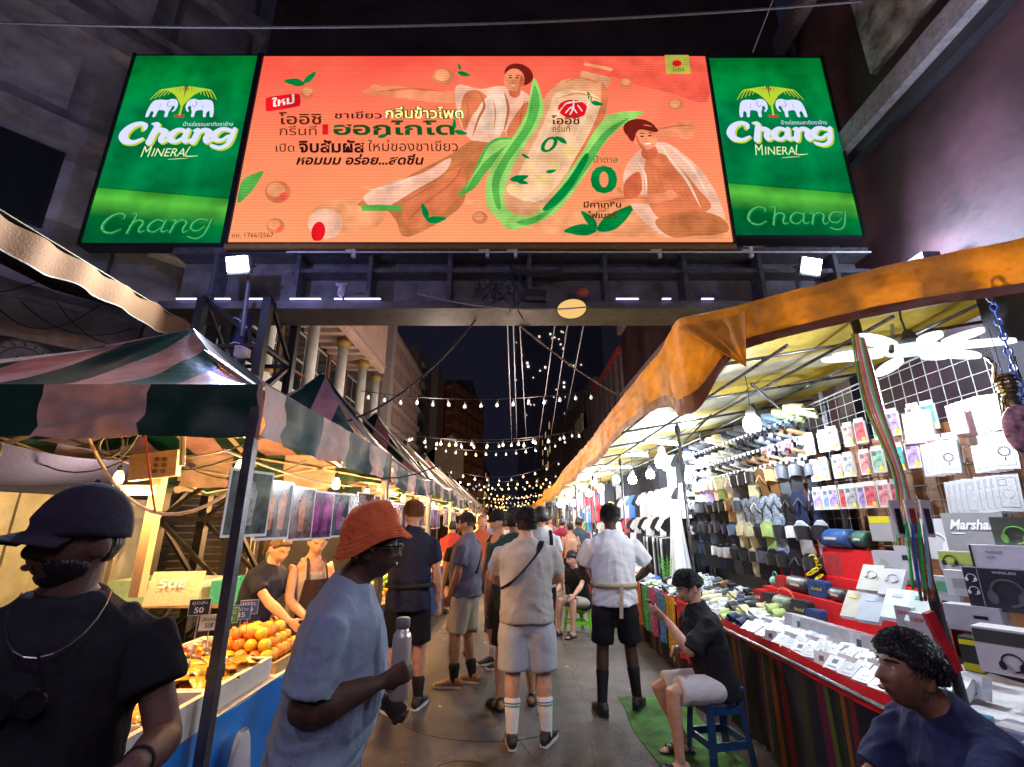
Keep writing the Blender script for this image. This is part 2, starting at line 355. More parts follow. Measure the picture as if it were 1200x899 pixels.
bx('roof_block', -9, -5.302, 8.6, 18.0, 7.703, 9.9, CREAM, b1)
for k in range(7):
    y = 9.0 + 1.75 * k
    wd = bx('window', -6.6, -6.54, y, y + 1.5, 4.7, 7.3, mat('window_frame', (.55, .6, .62)), b1)
    for i in range(2):
        for (z0, z1) in ((4.78, 6.35), (6.43, 7.22)):
            bx('pane', -6.538, -6.525, y + .07 + i * .72, y + .71 + i * .72, z0, z1, DGLASS, wd)
    bx('mullion', -6.54, -6.46, y + 1.52, y + 1.7, 4.56, 7.36, BROWN, b1)
    if k < 6:
        bx('guard_rail', -5.56, -5.50, 9.3 + 1.75 * k, 10.7 + 1.75 * k, 5.3, 5.36, BROWN, b1)
for y in (9.9, 12.15, 14.4, 16.5, 18.2):
    c0 = V((0, y - 14, 0)); b = MB(); b.cyl(c0 + V((0, 0, 4.80)), c0 + V((0, 0, 7.3)), .155, 20); col = b.build('column', WHITEP, b1, True)
    b = MB(); b.lathe([(.17, 4.805), (.21, 4.87), (.175, 4.95)], c0, 20); b.build('plinth', mat('gold_cap', (.42, .28, .06), rough=.4), col, True); b = MB(); b.lathe([(.17, 7.1), (.22, 7.2), (.2, 7.345)], c0, 20); b.build('capital', MC['gold_cap'], col, True)
# ---- mauve block with recessed panels
b2 = empty('panelled_block', (-5.6, 23, 0), 'mauve concrete block whose street face is a grid of recessed panels', 'building')
og = (-5.6, 23)
bx('wall', -10, -5.62, 19.6, 27.2, 0, 10.6, MAUVE, b2, og)
bx('pier', -5.62, -5.3, 19.62, 20.2, 0, 10.63, mat('pale_pier', (.42, .36, .37)), b2, og)
for k in range(9):
    bx('floor_band', -5.618, -5.42, 20.22, 27.18, 1.2 + k * 1.1, 1.42 + k * 1.1, mat('pinkish', (.44, .33, .32)), b2, og)
for k in range(7):
    for j in range(8):
        bx('panel', -5.618, -5.5, 20.35 + k * .98, 21.0 + k * .98, 1.6 + j * 1.1, 2.15 + j * 1.1, mat('panel_pink', (.36, .28, .28)), b2, og)
# ---- far blocks on the left
b3 = empty('dark_slab_block', (-5.9, 31, 0), 'dark narrow block between the mauve block and the balconied flats', 'building')
og = (-5.9, 31)
bx('wall', -11, -5.9, 28, 37, 0, 12.4, mat('soot', (.12, .11, .13), var=.3, ns=1), b3, og)
bx('stair_tower', -5.898, -5.4, 33, 35, 0, 12.9, mat('soot2', (.15, .13, .14)), b3, og)
for j in range(8):
    bx('window', -5.898, -5.86, 29, 32.4, 2 + j * 1.3, 2.7 + j * 1.3, DGLASS, b3, og)
b4 = empty('balconied_flats', (-6.1, 42, 0), 'reddish block of flats with rows of orange balconies', 'building', rz=atan2(9, 2.1))
b = MB(); b.box((5, 3.2, 7.2), (10.2, 6, 14.4)); b.build('wall', mat('brick_red', (.36, .13, .09), var=.2, ns=.6), b4)
for j in range(11):
    b = MB(); b.box((5, -.35, 1.6 + j * 1.2), (10, .7, .22)); bal = b.build('balcony', mat('balcony_orange', (.52, .20, .12)), b4)  # balcony slabs simply coloured orange
    b = MB(); b.box((5, -.68, 2.0 + j * 1.2), (10, .05, .5)); b.build('rail', mat('balcony_rail', (.44, .19, .12)), bal)
for i in range(6):
    b = MB(); b.box((.15 + i * 1.9, -.36, 7.0), (.2, .74, 14.0)); b.build('fin', mat('fin_dark', (.2, .08, .06)), b4)
b5 = empty('white_gabled_shop', (-4.6, 33, 0), 'small pale gabled sign house above the lights before the flats', 'shop')
b = MB(); b.prism([(-1.6, 4.5), (1.2, 4.5), (1.2, 6.6), (.3, 7.6), (-1.6, 6.0)], lambda u, v, t: V((u, t, v)), .6); b.build('gable', mat('shop_beige', (.42, .33, .24)), b5)
# far low-rise both sides: dim blocks
random.seed(11)
for k, (x, y, wd_, dp, h, m) in enumerate(((-9, 62, 9, 22, 17, 'soot'), (-9, 88, 9, 24, 11, 'soot2'), (9.5, 70, 9, 20, 15, 'soot2'), (9.5, 96, 9, 26, 10, 'soot'), (0, 150, 60, 8, 7, 'soot2'))):
    o = empty('far_block', (x, y, 0), ['tall dark block far down the street on the balcony side', 'lower dark block far beyond the flats', 'dim block far down behind the orange tarpaulin', 'lowest dim block far behind the tarpaulin side', 'wide low dark block closing the street'][k], 'building', group='dark blocks at the end of the street')
    b = MB(); b.box((0, 0, h / 2), (wd_, dp, h)); b.build('wall', MC[m], o)
    for j in range(int(h / 1.6)):
        for i in range(5):
            b = MB(); sx = (1 if x < 0 else -1) * wd_ / 2 if x else -8 + i * 4
            if x: b.box((sx, -dp / 2 + 2 + i * 3.6, 1.2 + j * 1.6), (.1, 1.4, .8))
            else: b.box((sx, -dp / 2, 1.2 + j * 1.6), (1.6, .1, .8))
            b.build('window', glow('dim_win', (.9, .55, .25), .22) if random.random() < .3 else DGLASS, o)
# ---- tower with a few lit windows
tw = empty('dark_tower', (17, 165, 0), 'unlit tower with a scatter of tiny lit windows above the street end', 'tower')
b = MB(); b.box((0, 0, 36), (30, 18, 72)); b.build('wall', mat('tower_black', (.5, .5, .6), var=0, bump=0), tw)
WL = glow('window_light', (1, .82, .62), .9); random.seed(5)
for (px, py, s) in ((645, 392, 1.2), (647, 397, .8), (618, 376, .7), (622, 376, .7), (630, 376, .7), (624, 379, .7), (658, 389, .9), (660, 390, .7), (632, 395, 1.3), (650, 396, .9), (655, 398, .8), (605, 402, .7), (657, 404, 1), (660, 409, 1), (612, 417, .6), (618, 426, 1.5), (619, 430, 1.6), (639, 431, 1.4), (633, 435, .9), (668, 428, 1.2), (672, 429, .9), (681, 428, .8), (625, 443, .7), (661, 449, 1.3), (661, 454, 1.3), (652, 457, .7), (663, 466, 1.1), (649, 466, .6), (622, 475, .6), (626, 475, .6), (632, 400, .5), (662, 485, .8), (605, 446, .7), (617, 487, .5), (640, 470, .5)):
    p = atY(px, py, 155.9); b = MB(); b.box((p.x - 17, p.y - 165, p.z), (s * .42, .1, s * .5)); b.build('lit_window', WL, tw)
# ---- right side walls
r1 = empty('blank_wall_building', (5.4, 8, 0), 'tall windowless building with a dark stained wall and a sloping ledge line over the stalls', 'building')
og = (5.4, 8)
bx('wall', 5.4, 12, -4, 21.8, 0, 10.9, mat('dark_wall', (.055, .020, .028), var=.6, ns=.7, bump=.3, bs=10), r1, og)  # maroon tint in the colour imitates a red glow on the wall
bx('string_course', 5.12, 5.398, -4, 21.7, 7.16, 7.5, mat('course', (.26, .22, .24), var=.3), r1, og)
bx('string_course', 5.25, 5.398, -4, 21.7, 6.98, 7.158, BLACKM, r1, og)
bx('upper_panel', 5.3, 5.398, 1, 5.4, 8.0, 10.6, mat('pale_mottle', (.42, .38, .36), var=.6, ns=2.4), r1, og)  # paler, unevenly toned panel on the upper wall
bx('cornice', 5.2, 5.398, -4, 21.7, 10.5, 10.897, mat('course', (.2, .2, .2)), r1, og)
for k, (y, z) in enumerate(((9.5, 5.2), (12.5, 6.1))):
    ac = bx('air_conditioner', 5.02, 5.397, y, y + .85, z, z + .6, mat('ac_white', (.55, .55, .52)), r1, og)
    for q in range(6): bx('fin', 5.0, 5.018, y + .08, y + .5, z + .1 + q * .07, z + .125 + q * .07, BLACKM, ac, (0, 0))
for y, z0, z1 in ((2.2, 4.5, 7.0), (6.8, 4.0, 10.4), (11, 3.5, 10.4)): bx('conduit', 5.33, 5.397, y, y + .07, z0, z1, STEEL, r1, og)
# overhead dark deck behind the screens
o = empty('overhead_deck', (0, 8, 0), 'dark concrete deck crossing the street high behind the screens', 'bridge')
bx('beam', -4.85, 5.4, 7.1, 9.5, 9.7, 14.5, mat('deck', (.07, .05, .05), var=.4, ns=1), o, (0, 8))
bx('lower_flange', -4.85, 5.4, 6.95, 7.098, 9.7, 10.0, mat('deck2', (.10, .06, .06)), o, (0, 8))
r2 = empty('red_edged_building', (5.4, 26, 0), 'mauve street building with a thin red roof edge beyond the blank wall', 'building'); og = (5.4, 26)
bx('wall', 5.4, 12, 21.9, 30, 0, 9.9, mat('mauve2', (.20, .15, .19), var=.3, ns=1), r2, og)
bx('roof_edge', 5.25, 5.398, 21.9, 30, 9.7, 10.0, mat('red_edge', (.40, .05, .07)), r2, og)
for k in range(6): bx('pilaster', 5.28, 5.398, 22.3 + k * 1.35, 22.45 + k * 1.35, 0, 9.69, mat('pil', (.09, .07, .09)), r2, og)
r3 = empty('ribbed_building', (5.4, 38, 0), 'dim lilac building with vertical ribs and a small white rooftop sign', 'building'); og = (5.4, 38)
bx('wall', 5.4, 12, 30.2, 52, 0, 11.0, mat('lilac', (.16, .13, .19), var=.25, ns=.7), r3, og)
bx('roof_box', 4.8, 7, 40, 42, 11.01, 12.4, mat('lilac2', (.14, .12, .17)), r3, og)
for k in range(12): bx('rib', 5.25, 5.398, 30.6 + k * 1.7, 30.85 + k * 1.7, 0, 10.98, mat('pil', (.09, .07, .09)), r3, og)
for k in range(5): bx('floor_line', 5.2, 5.246, 30.3, 51.8, 2 + k * 2, 2.12 + k * 2, mat('pil', (.09, .07, .09)), r3, og)
p = atX(672, 500, 4.6)
b = MB(); b.box((0, 0, 0), (.1, 4, 1.2)); ob = b.build('roof_sign', mat('dull_white', (.5, .45, .45)), label='pale blank signboard on the dim ribbed building', cat='sign'); ob.location = (4.9, 34, 8.3)

# ================================================================== GANTRY
gn = empty('sign_gantry', (0, 6.4, 0), 'dark steel gantry spanning the street under the three lit signs', 'gantry')
og = (0, 6.4)
bx('beam_web', -4.95, 5.2, 6.35, 6.45, 4.62, 5.52, mat('gantry_grey', (.17, .155, .16), rough=.5, var=.45, ns=3), gn, og)
bx('top_flange', -4.95, 5.2, 6.05, 6.348, 5.40, 5.50, STEEL, gn, og)
bx('mid_flange', -3.2, 5.2, 6.1, 6.348, 5.12, 5.18, STEEL, gn, og)
bx('bottom_flange', -4.95, 5.2, 6.0, 6.6, 4.50, 4.617, mat('gantry_grey2', (.13, .12, .12), rough=.5, var=.4, ns=4), gn, og)
bx('rear_beam', -4.95, 5.2, 6.6, 6.8, 4.62, 5.5, STEEL, gn, og)
for x in (-4.3, -3.1, -2.05, -.9, .25, 1.35, 2.5, 3.6, 4.7):
    bx('stiffener', x - .03, x + .03, 6.06, 6.345, 4.62, 5.395, STEEL, gn, og)
b = MB(); b.cyl((-3.2, -.5, 5.33), (5.1, -.5, 5.33), .014, 8); b.build('conduit', mat('pale_pipe', (.6, .6, .6), rough=.4), gn)
for x in (-2.25, -.35, .05, 2.1, 3.4):
    b = MB(); b.box((x, -.49, 5.33), (.05, .05, .16)); b.box((x - .05, -.49, 5.36), (.14, .03, .03)); b.build('bracket', mat('pale_pipe', (.6, .6, .6)), gn)
# thin violet light strips in the slot of the bottom flange
VIO = glow('violet_strip', (.42, .36, 1.0), 3.0)
for (x0, x1) in ((207, 232), (252, 270), (292, 308), (340, 376), (392, 401), (404, 446), (722, 748), (776, 786), (822, 836)):
    xa = atY(x0, 351, 5.99).x; xb = atY(x1, 351, 5.99).x; z = atY(600, 351, 5.99).z
    b = MB(); b.box(((xa + xb) / 2, 5.985 - 6.4, z), (xb - xa, .02, .015)); b.build('light_strip', VIO, gn)
# truss tower at the left
tt = empty('truss_tower', (-3.8, 6.3, 0), 'black lattice truss tower carrying the gantry behind the striped tent', 'truss tower')
LEG = [(-.45, -.4), (.45, -.4), (-.45, .45), (.45, .45)]
for i, (x, y) in enumerate(LEG):
    b = MB(); b.box((x, y, 2.3), (.11, .11, 4.6)); b.build('leg', BLACKM, tt)
for k in range(6):
    z = .2 + k * .74
    for (a, c) in ((0, 1), (2, 3), (0, 2), (1, 3)):
        A = V((*LEG[a], 0)); C_ = V((*LEG[c], 0)); s = k % 2
        b = MB(); b.beam(A + V((0, 0, z)), C_ + V((0, 0, z)), .05); b.build('strut', BLACKM, tt)
        b = MB(); b.beam(A + V((0, 0, z + (.74 if s else 0))), C_ + V((0, 0, z + (0 if s else .74))), .045); b.build('brace', BLACKM, tt)
b = MB(); b.cyl((.02, -.2, 2.4), (.05, -.2, 4.45), .10, 14); b.build('round_post', mat('blue_grey_post', (.03, .04, .09), rough=.35, var=.2), tt, True)
for k in range(5):
    b = MB(); b.tube([(.02 + .12 * cos(a), -.2 + .12 * sin(a), 2.75 + k * .38 + .1 * sin(a + k)) for a in [q * pi / 6 for q in range(13)]], .008, 4); b.build('wire_wrap', mat('wire_white', (.7, .7, .75)), tt)
STK = [mat('sticker_%s' % n, c, var=.05, bump=0) for n, c in (('red', (.6, .08, .06)), ('white', (.75, .75, .72)), ('blue', (.1, .15, .5)), ('black', (.03, .03, .03)))]
random.seed(2)
for k in range(12):
    b = MB(); z = .95 + k * .105; r = random.uniform(.03, .042)
    b.lathe([(r, 0), (r, .002)], (LEG[0][0] + random.uniform(-.012, .012), LEG[0][1] - .057, z), 14, Matrix.Rotation(pi / 2, 3, 'X')); st = b.build('sticker', STK[(k * 2 + 1) % 4], tt)
    b = MB(); b.lathe([(r * .6, 0), (r * .6, .002)], (LEG[0][0], LEG[0][1] - .060, z), 12, Matrix.Rotation(pi / 2, 3, 'X')); b.build('sticker_face', STK[(k + 2) % 4], st)
t2 = empty('steel_column', (4.75, 6.3, 0), 'dark steel column under the gantry end above the orange tarpaulin', 'column')
b = MB(); b.box((0, 0, 2.25), (.3, .3, 4.5)); b.build('shaft', BLACKM, t2)
# ---- flood lamps
def flood(px, py, y, lab, yaw, pw, post, sp=.20):
    p = atY(px, py, y); o = empty('flood_lamp', p, lab, 'flood lamp', 'flood lamps under the gantry', rz=yaw)
    R = Matrix.Rotation(radians(22), 3, 'X')
    b = MB(); b.box((0, .035, .0), (.34, .06, .24), R); b.build('housing', STEEL, o)
    b = MB(); b.box(R @ V((0, -.004, 0)) + V((0, 0, 0)), (.29, .012, .19), R); b.build('lens', glow('flood_white', (.80, .90, 1.0), 40), o)
    b = MB(); b.tube([(-.18, .03, 0), (-.18, .12, .02), (.18, .12, .02), (.18, .03, 0)], .012, 6); b.tube([(0, .12, .02), (0, .25, -.1), (0, .3, post)], .03, 8); b.build('bracket', STEEL, o)
    l = lamp('AREA', (0, -.03, -.03), pw, (.62, .76, 1), o, size=(.3, .2)); l.rotation_euler = (radians(18 - 90), 0, 0)
    # added bare point light in mid-air, spill for the wall and beam behind
    lamp('POINT', (.35, -.95, -.1), pw * sp, (.36, .40, 1), o, r=.02)
    return o
flood(278, 310, 5.5, 'glaring white flood lamp below the gap between the wide screen and a green sign', -.15, 150, -.9)
flood(951, 312, 5.6, 'smaller glaring flood lamp peeping over the orange tarpaulin', .25, 130, -.9, .04)
# wall light glowing at the building wall behind the tarpaulin
p = V((5.1, 5.2, 4.75)); o = empty('flood_lamp', p, 'wall flood lamp mostly hidden behind the tarpaulin top edge', 'flood lamp', 'flood lamps under the gantry')
b = MB(); b.box((0, 0, 0), (.22, .3, .12)); b.build('housing', STEEL, o)
b = MB(); b.box((0, 0, .065), (.18, .26, .01)); b.build('lens', glow('flood_white', (.8, .9, 1), 26), o); lamp('POINT', (-.05, 0, .25), 9, (.6, .72, 1), o, r=.05)
# ---- horn lamp, bell disc, speaker, camera on the beam
p = atY(670, 362, 6.0); o = empty('dish_lamp', p, 'green enamel dish lamp with a yellow underside hung under the gantry', 'lamp')
b = MB(); b.lathe([(.04, .19), (.06, .17), (.11, .10), (.215, .0), (.222, -.012), (.20, -.005), (.10, .07), (.03, .1)], n=28, R=Matrix.Rotation(radians(-16), 3, 'X')); b.build('shade', mat('green_enamel', (.02, .07, .06), rough=.3), o, True)
b = MB(); b.lathe([(.001, .0), (.2, 0), (.2, .003), (.001, .003)], (0, 0, -.012), 28, Matrix.Rotation(radians(-16), 3, 'X')); b.build('reflector', glow('horn_yellow', (1.0, .62, .22), .42), o, True)
b = MB(); b.cyl((0, .02, .18), (0, .2, .38), .012); b.build('stem', STEEL, o)
p = atY(683, 342, 6.0); b = MB(); b.lathe([(.085, 0), (.095, .02), (.06, .05), (.02, .06)], (0, 0, 0), 20, Matrix.Rotation(pi / 2, 3, 'X')); ob = b.build('bell_disc', mat('bell_red', (.55, .10, .09), rough=.35), None, True, label='round red alarm bell above the dish lamp', cat='bell'); ob.location = p + V((0, .05, 0))
p = atY(627, 349, 6.0); o = empty('box_speaker', p, 'small black box loudspeaker under the middle of the gantry', 'loudspeaker')
b = MB(); b.box((0, 0, 0), (.30, .16, .17), Matrix.Rotation(.05, 3, 'Y')); b.build('cabinet', BLACKM, o); b = MB(); b.box((0, -.085, -.055), (.27, .02, .04)); b.build('grille', STEEL, o)
p = atY(397, 338, 5.95); o = empty('security_camera', p, 'white security camera hanging from the beam near the truss tower', 'camera')
b = MB(); b.box((0, .1, .1), (.16, .05, .035)); b.cyl((.05, .08, .1), (.05, 0, .05), .014); b.build('bracket', mat('offwhite_plastic', (.6, .6, .66), rough=.4), o)
b = MB(); b.cyl((.05, .0, .05), (.04, -.02, -.12), .045, 14); b.build('housing', mat('offwhite_plastic', (.6, .6, .66)), o, True)
p = atY(284, 414, 4.9); o = empty('wifi_box', p, 'white plastic junction box on the post behind the tent peak', 'box')
b = MB(); b.box((0, 0, 0), (.13, .1, .09)); b.cyl((-.02, -.03, .04), (-.02, -.03, .06), .05); b.build('case', mat('offwhite_plastic', (.6, .6, .66)), o)
# ================================================================== SIGNS
def panel_thing(name, lab, x0, x1, z0, z1, y, m):
    o = empty(name, ((x0 + x1) / 2, y, z0), lab, 'sign'); W = x1 - x0; H = z1 - z0
    b = MB(); b.box((0, .11, H / 2), (W + .10, .2, H + .10)); b.build('cabinet', BLACKM, o)
    for (a, c, d, e) in ((-W / 2 - .03, H / 2, .04, H + .1), (W / 2 + .03, H / 2, .04, H + .1)):
        b = MB(); b.box((a, -.005, c), (d, .04, e)); b.build('frame_edge', BLACKM, o)
    b = MB(); b.box((0, 0, H / 2), (W, .016, H)); b.build('face', m, o)
    return o, W, H
def emis_mix(name, setup):
    m = bpy.data.materials.new(name); m.use_nodes = True; nt = m.node_tree
    for n in list(nt.nodes): nt.nodes.remove(n)
    e = nt.nodes.new('ShaderNodeEmission'); ou = nt.nodes.new('ShaderNodeOutputMaterial'); nt.links.new(e.outputs[0], ou.inputs[0])
    setup(nt, nt.nodes, nt.links, e); MC[name] = m; return m
def ramp(N, els):
    r = N.new('ShaderNodeValToRGB'); r.color_ramp.elements[0].position = els[0][0]; r.color_ramp.elements[0].color = (*els[0][1], 1)
    r.color_ramp.elements[1].position = els[-1][0]; r.color_ramp.elements[1].color = (*els[-1][1], 1)
    for p_, c in els[1:-1]: q = r.color_ramp.elements.new(p_); q.color = (*c, 1)
    return r
def green_setup(H):
    def f(nt, N, L, e):
        tc = N.new('ShaderNodeTexCoord'); sp = N.new('ShaderNodeSeparateXYZ'); L.new(tc.outputs['Object'], sp.inputs[0])
        # wavy printed band near the bottom: u = z + a*x
        ad = N.new('ShaderNodeMath'); ad.operation = 'MULTIPLY_ADD'; L.new(sp.outputs[0], ad.inputs[0]); ad.inputs[1].default_value = .10; L.new(sp.outputs[2], ad.inputs[2])
        dv = N.new('ShaderNodeMath'); dv.operation = 'DIVIDE'; dv.inputs[1].default_value = H; L.new(ad.outputs[0], dv.inputs[0])
        r = ramp(N, [(0, (.0, .11, .035)), (.10, (.0, .16, .03)), (.19, (.10, .50, .05)), (.235, (.04, .34, .03)), (.238, (.0, .13, .02)), (.245, (.0, .20, .05)), (.6, (.0, .19, .055)), (.86, (.0, .23, .04)), (1, (.0, .14, .02))])
        L.new(dv.outputs[0], r.inputs[0])
        v = N.new('ShaderNodeTexVoronoi'); v.inputs['Scale'].default_value = 22; L.new(tc.outputs['Object'], v.inputs['Vector'])
        r2 = ramp(N, [(0, (1, 1, 1)), (.05, (.5, .5, .5)), (.075, (0, 0, 0)), (1, (0, 0, 0))]); L.new(v.outputs['Distance'], r2.inputs[0])
        nz = N.new('ShaderNodeTexNoise'); nz.inputs['Scale'].default_value = 1.6; L.new(tc.outputs['Object'], nz.inputs['Vector'])
        r3 = ramp(N, [(.38, (.62, .62, .62)), (.65, (1.15, 1.15, 1.15))]); L.new(nz.outputs[0], r3.inputs[0])
        mx = N.new('ShaderNodeMix'); mx.data_type = 'RGBA'; mx.blend_type = 'MULTIPLY'; mx.inputs[0].default_value = 1; L.new(r.outputs[0], mx.inputs[6]); L.new(r3.outputs[0], mx.inputs[7])
        m2 = N.new('ShaderNodeMix'); m2.data_type = 'RGBA'; m2.blend_type = 'ADD'; m2.inputs[0].default_value = .22; L.new(mx.outputs[2], m2.inputs[6]); L.new(r2.outputs[0], m2.inputs[7])
        L.new(m2.outputs[2], e.inputs[0]); e.inputs[1].default_value = .52
    return f
LILAC = glow('letter_lilac', (.62, .64, 1.0), .55); LIME = glow('lime_print', (.42, .55, .03), .55); CREAMY = glow('cream_print', (.75, .85, .45), .5); REDP = glow('red_print', (.5, .05, .03), .5); EMB = glow('emboss', (.10, .45, .12), .5); DKG = glow('dark_green_print', (.0, .09, .03), 1)
def strokes(mb, S, y, dy=.0004, base=0.):
    k = 0
    for st in S:
        P = spline([(a, b_) for a, b_, c in st], 5, False); Wd = []
        n = 5
        for i in range(len(st) - 1):
            for j in range(n): Wd.append(st[i][2] + (st[i + 1][2] - st[i][2]) * j / n)
        Wd.append(st[-1][2]); Wd = [q / 2 * base for q in Wd]
        L_, R_ = [], []
        for i, p in enumerate(P):
            t = (P[min(i + 1, len(P) - 1)] - P[max(i - 1, 0)]); t = V((t.x, t.y, 0)).normalized() if t.length else V((1, 0, 0)); nn = V((-t.y, t.x, 0))
            L_.append(p + nn * Wd[i]); R_.append(p - nn * Wd[i])
        for i in range(len(P) - 1):
            k += 1; yy = y - dy * (k % 5)
            q = [L_[i], L_[i + 1], R_[i + 1], R_[i]]; mb.add([(c.x, yy, c.y) for c in q], [(0, 1, 2, 3)])
        for i in (0, len(P) - 1):
            k += 1; yy = y - dy * (k % 5); mb.add([(P[i].x + Wd[i] * cos(a * pi / 5), yy, P[i].y + Wd[i] * sin(a * pi / 5)) for a in range(10)], [tuple(range(10))])
CH = [[(262, 308, 12), (262, 292, 16), (238, 285, 16), (206, 304, 24), (189, 335, 29), (197, 358, 24), (226, 366, 15), (258, 350, 8)],
      [(298, 286, 6), (317, 288, 16), (308, 322, 20), (294, 366, 22)], [(298, 338, 8), (325, 313, 16), (346, 322, 22), (336, 348, 20), (338, 363, 14), (357, 356, 6)],
      [(420, 320, 13), (396, 311, 15), (371, 330, 22), (368, 354, 20), (390, 362, 13), (412, 345, 9)], [(428, 312, 14), (417, 345, 20), (420, 362, 14), (440, 354, 6)],
      [(448, 316, 7), (463, 314, 18), (456, 340, 20), (447, 364, 20)], [(454, 336, 8), (480, 313, 15), (502, 322, 21), (493, 348, 20), (496, 364, 14), (514, 354, 6)],
      [(578, 314, 12), (548, 309, 15), (524, 328, 22), (522, 350, 19), (546, 357, 12), (570, 338, 9)], [(592, 308, 13), (581, 345, 18), (568, 376, 15), (542, 389, 13), (514, 380, 12)]]
# each logo is authored in the sign's own metres from its zoomed drawing (3 px of drawing per photo px)
def to_sign(pts, cx, cz, sc_, sh=0.):
    return [[((a - 390 + (12 if a < 265 else 0)) * sc_ + cx + sh * (330 - b_) * sc_, (330 - b_) * sc_ + cz, c) for a, b_, c in st] for st in pts]
def green_sign(lab, x0, x1, z0, z1, y, s):
    o, W, H = panel_thing('light_box_sign', lab, x0, x1, z0, z1, y, emis_mix('green_face_%s' % s, green_setup(z1 - z0)))
    k = W / 455.; cz = H * .545
    b = MB(); strokes(b, to_sign([[(a + 5, b_ + 5, c * 1.25) for a, b_, c in st] for st in CH], 0, cz, k, -.12), -.011, base=k); b.build('lettering', LIME, o)
    b = MB(); strokes(b, to_sign([[(a, b_, c * 1.12) for a, b_, c in st] for st in CH], 0, cz, k, -.12), -.016, base=k); b.build('lettering', LILAC, o)
    T = lambda x, z: V((x, -.02, z))
    def tx(body, xa, xb, za, zb, m, **q): text(body, 'lettering', m, (T(xa, za), T(xb, za), T(xa, zb)), o, **q)
    tx('น้ำแร่ธรรมชาติตราช้าง', .03 * W, .42 * W, cz + .150, cz + .235, LILAC, bold=.0)
    tx('M', -.235 * W, -.165 * W, cz - .44, cz - .24, CREAMY, shear=.15); tx('INERA', -.155 * W, .10 * W, cz - .43, cz - .28, CREAMY, shear=.15)
    b = MB(); strokes(b, [[(.125 * W, cz - .25, .016), (.105 * W, cz - .41, .016), (.14 * W, cz - .43, .02), (.20 * W, cz - .42, .008)], [(-.02 * W, cz - .49, .006), (.06 * W, cz - .475, .012), (.13 * W, cz - .47, .004)]], -.02, base=1.); b.build('lettering', CREAMY, o)
    # palm fronds
    ct = (-.02 * W, H * .73); b = MB(); S = []
    S.append([(ct[0], ct[1] - .28, .03), (ct[0] + .005, ct[1] - .05, .035), (ct[0], ct[1] + .03, .03)])
    for q in range(8):
        r = .07 + q * .066; zt = .30 - .010 * q
        for sd in (-1, 1):
            S.append([(ct[0], ct[1] - .06 - .008 * q, .014), (ct[0] + sd * r * .30, ct[1] + zt * .62, .02), (ct[0] + sd * r * .72, ct[1] + zt, .022), (ct[0] + sd * r, ct[1] + zt - .09 - .016 * q, .010)])
    strokes(b, S, -.012, base=1.); b.build('palm_emblem', LIME, o)
    b = MB(); strokes(b, [[(ct[0] - .03, ct[1] + .25, .05), (ct[0] + .03, ct[1] + .25, .05)], [(ct[0] - .06, ct[1] - .30, .05), (ct[0] + .06, ct[1] - .30, .05)]], -.012, base=1.); b.build('red_mark', REDP, o)
    # two elephants facing each other
    E_ = [(-.50, -.30), (-.49, -.14), (-.44, .02), (-.34, .06), (-.22, .05), (-.15, .075), (-.08, .06), (-.04, .0), (-.03, -.09), (-.055, -.17), (-.09, -.20), (-.095, -.17), (-.07, -.13), (-.085, -.07), (-.12, -.09), (-.13, -.15), (-.15, -.20), (-.155, -.30), (-.20, -.30), (-.205, -.20), (-.24, -.17), (-.32, -.17), (-.345, -.30), (-.39, -.30), (-.385, -.22), (-.42, -.18), (-.44, -.22), (-.455, -.30)]
    for sd in (1, -1):
        b = MB(); q = spline([(sd * a + ct[0] - sd * .035, c * .95 + ct[1] - .03) for a, c in E_], 3)
        b.add([(p_.x, -.013, p_.y) for p_ in q], [tuple(range(len(q)))]); el = b.build('elephant_emblem', LILAC, o)
        b = MB(); X = lambda a, c: (sd * a + ct[0] - sd * .035, c + ct[1] - .03)
        strokes(b, [[(*X(-.17, .03), .01), (*X(-.20, -.03), .012), (*X(-.17, -.09), .01), (*X(-.13, -.05), .008)], [(*X(-.10, .02), .014), (*X(-.095, .015), .014)], [(*X(-.30, -.03), .006), (*X(-.31, -.12), .006)]], -.015, base=1.); b.build('elephant_lines', glow('blue_line', (.12, .12, .5), .6), el)
    b = MB(); strokes(b, to_sign(CH, .0, .30 * 1., k * .92, -.05), -.012, base=k * .28); b.build('embossed_lettering', EMB, o)
    b = MB(); strokes(b, to_sign([[(a + 4, c + 4, d) for a, c, d in st] for st in CH], .0, .30 * 1., k * .92, -.05), -.0105, base=k * .4); b.build('embossed_shadow', DKG, o)
    return o
green_sign('tall green light box sign with two elephants on the side of the cream columned building', -6.26, -4.24, 5.55, 9.1, 6.0, 'a')
green_sign('tall green light box sign with two elephants against the dark blank wall', 3.27, 5.12, 5.68, 9.05, 6.0, 'b')
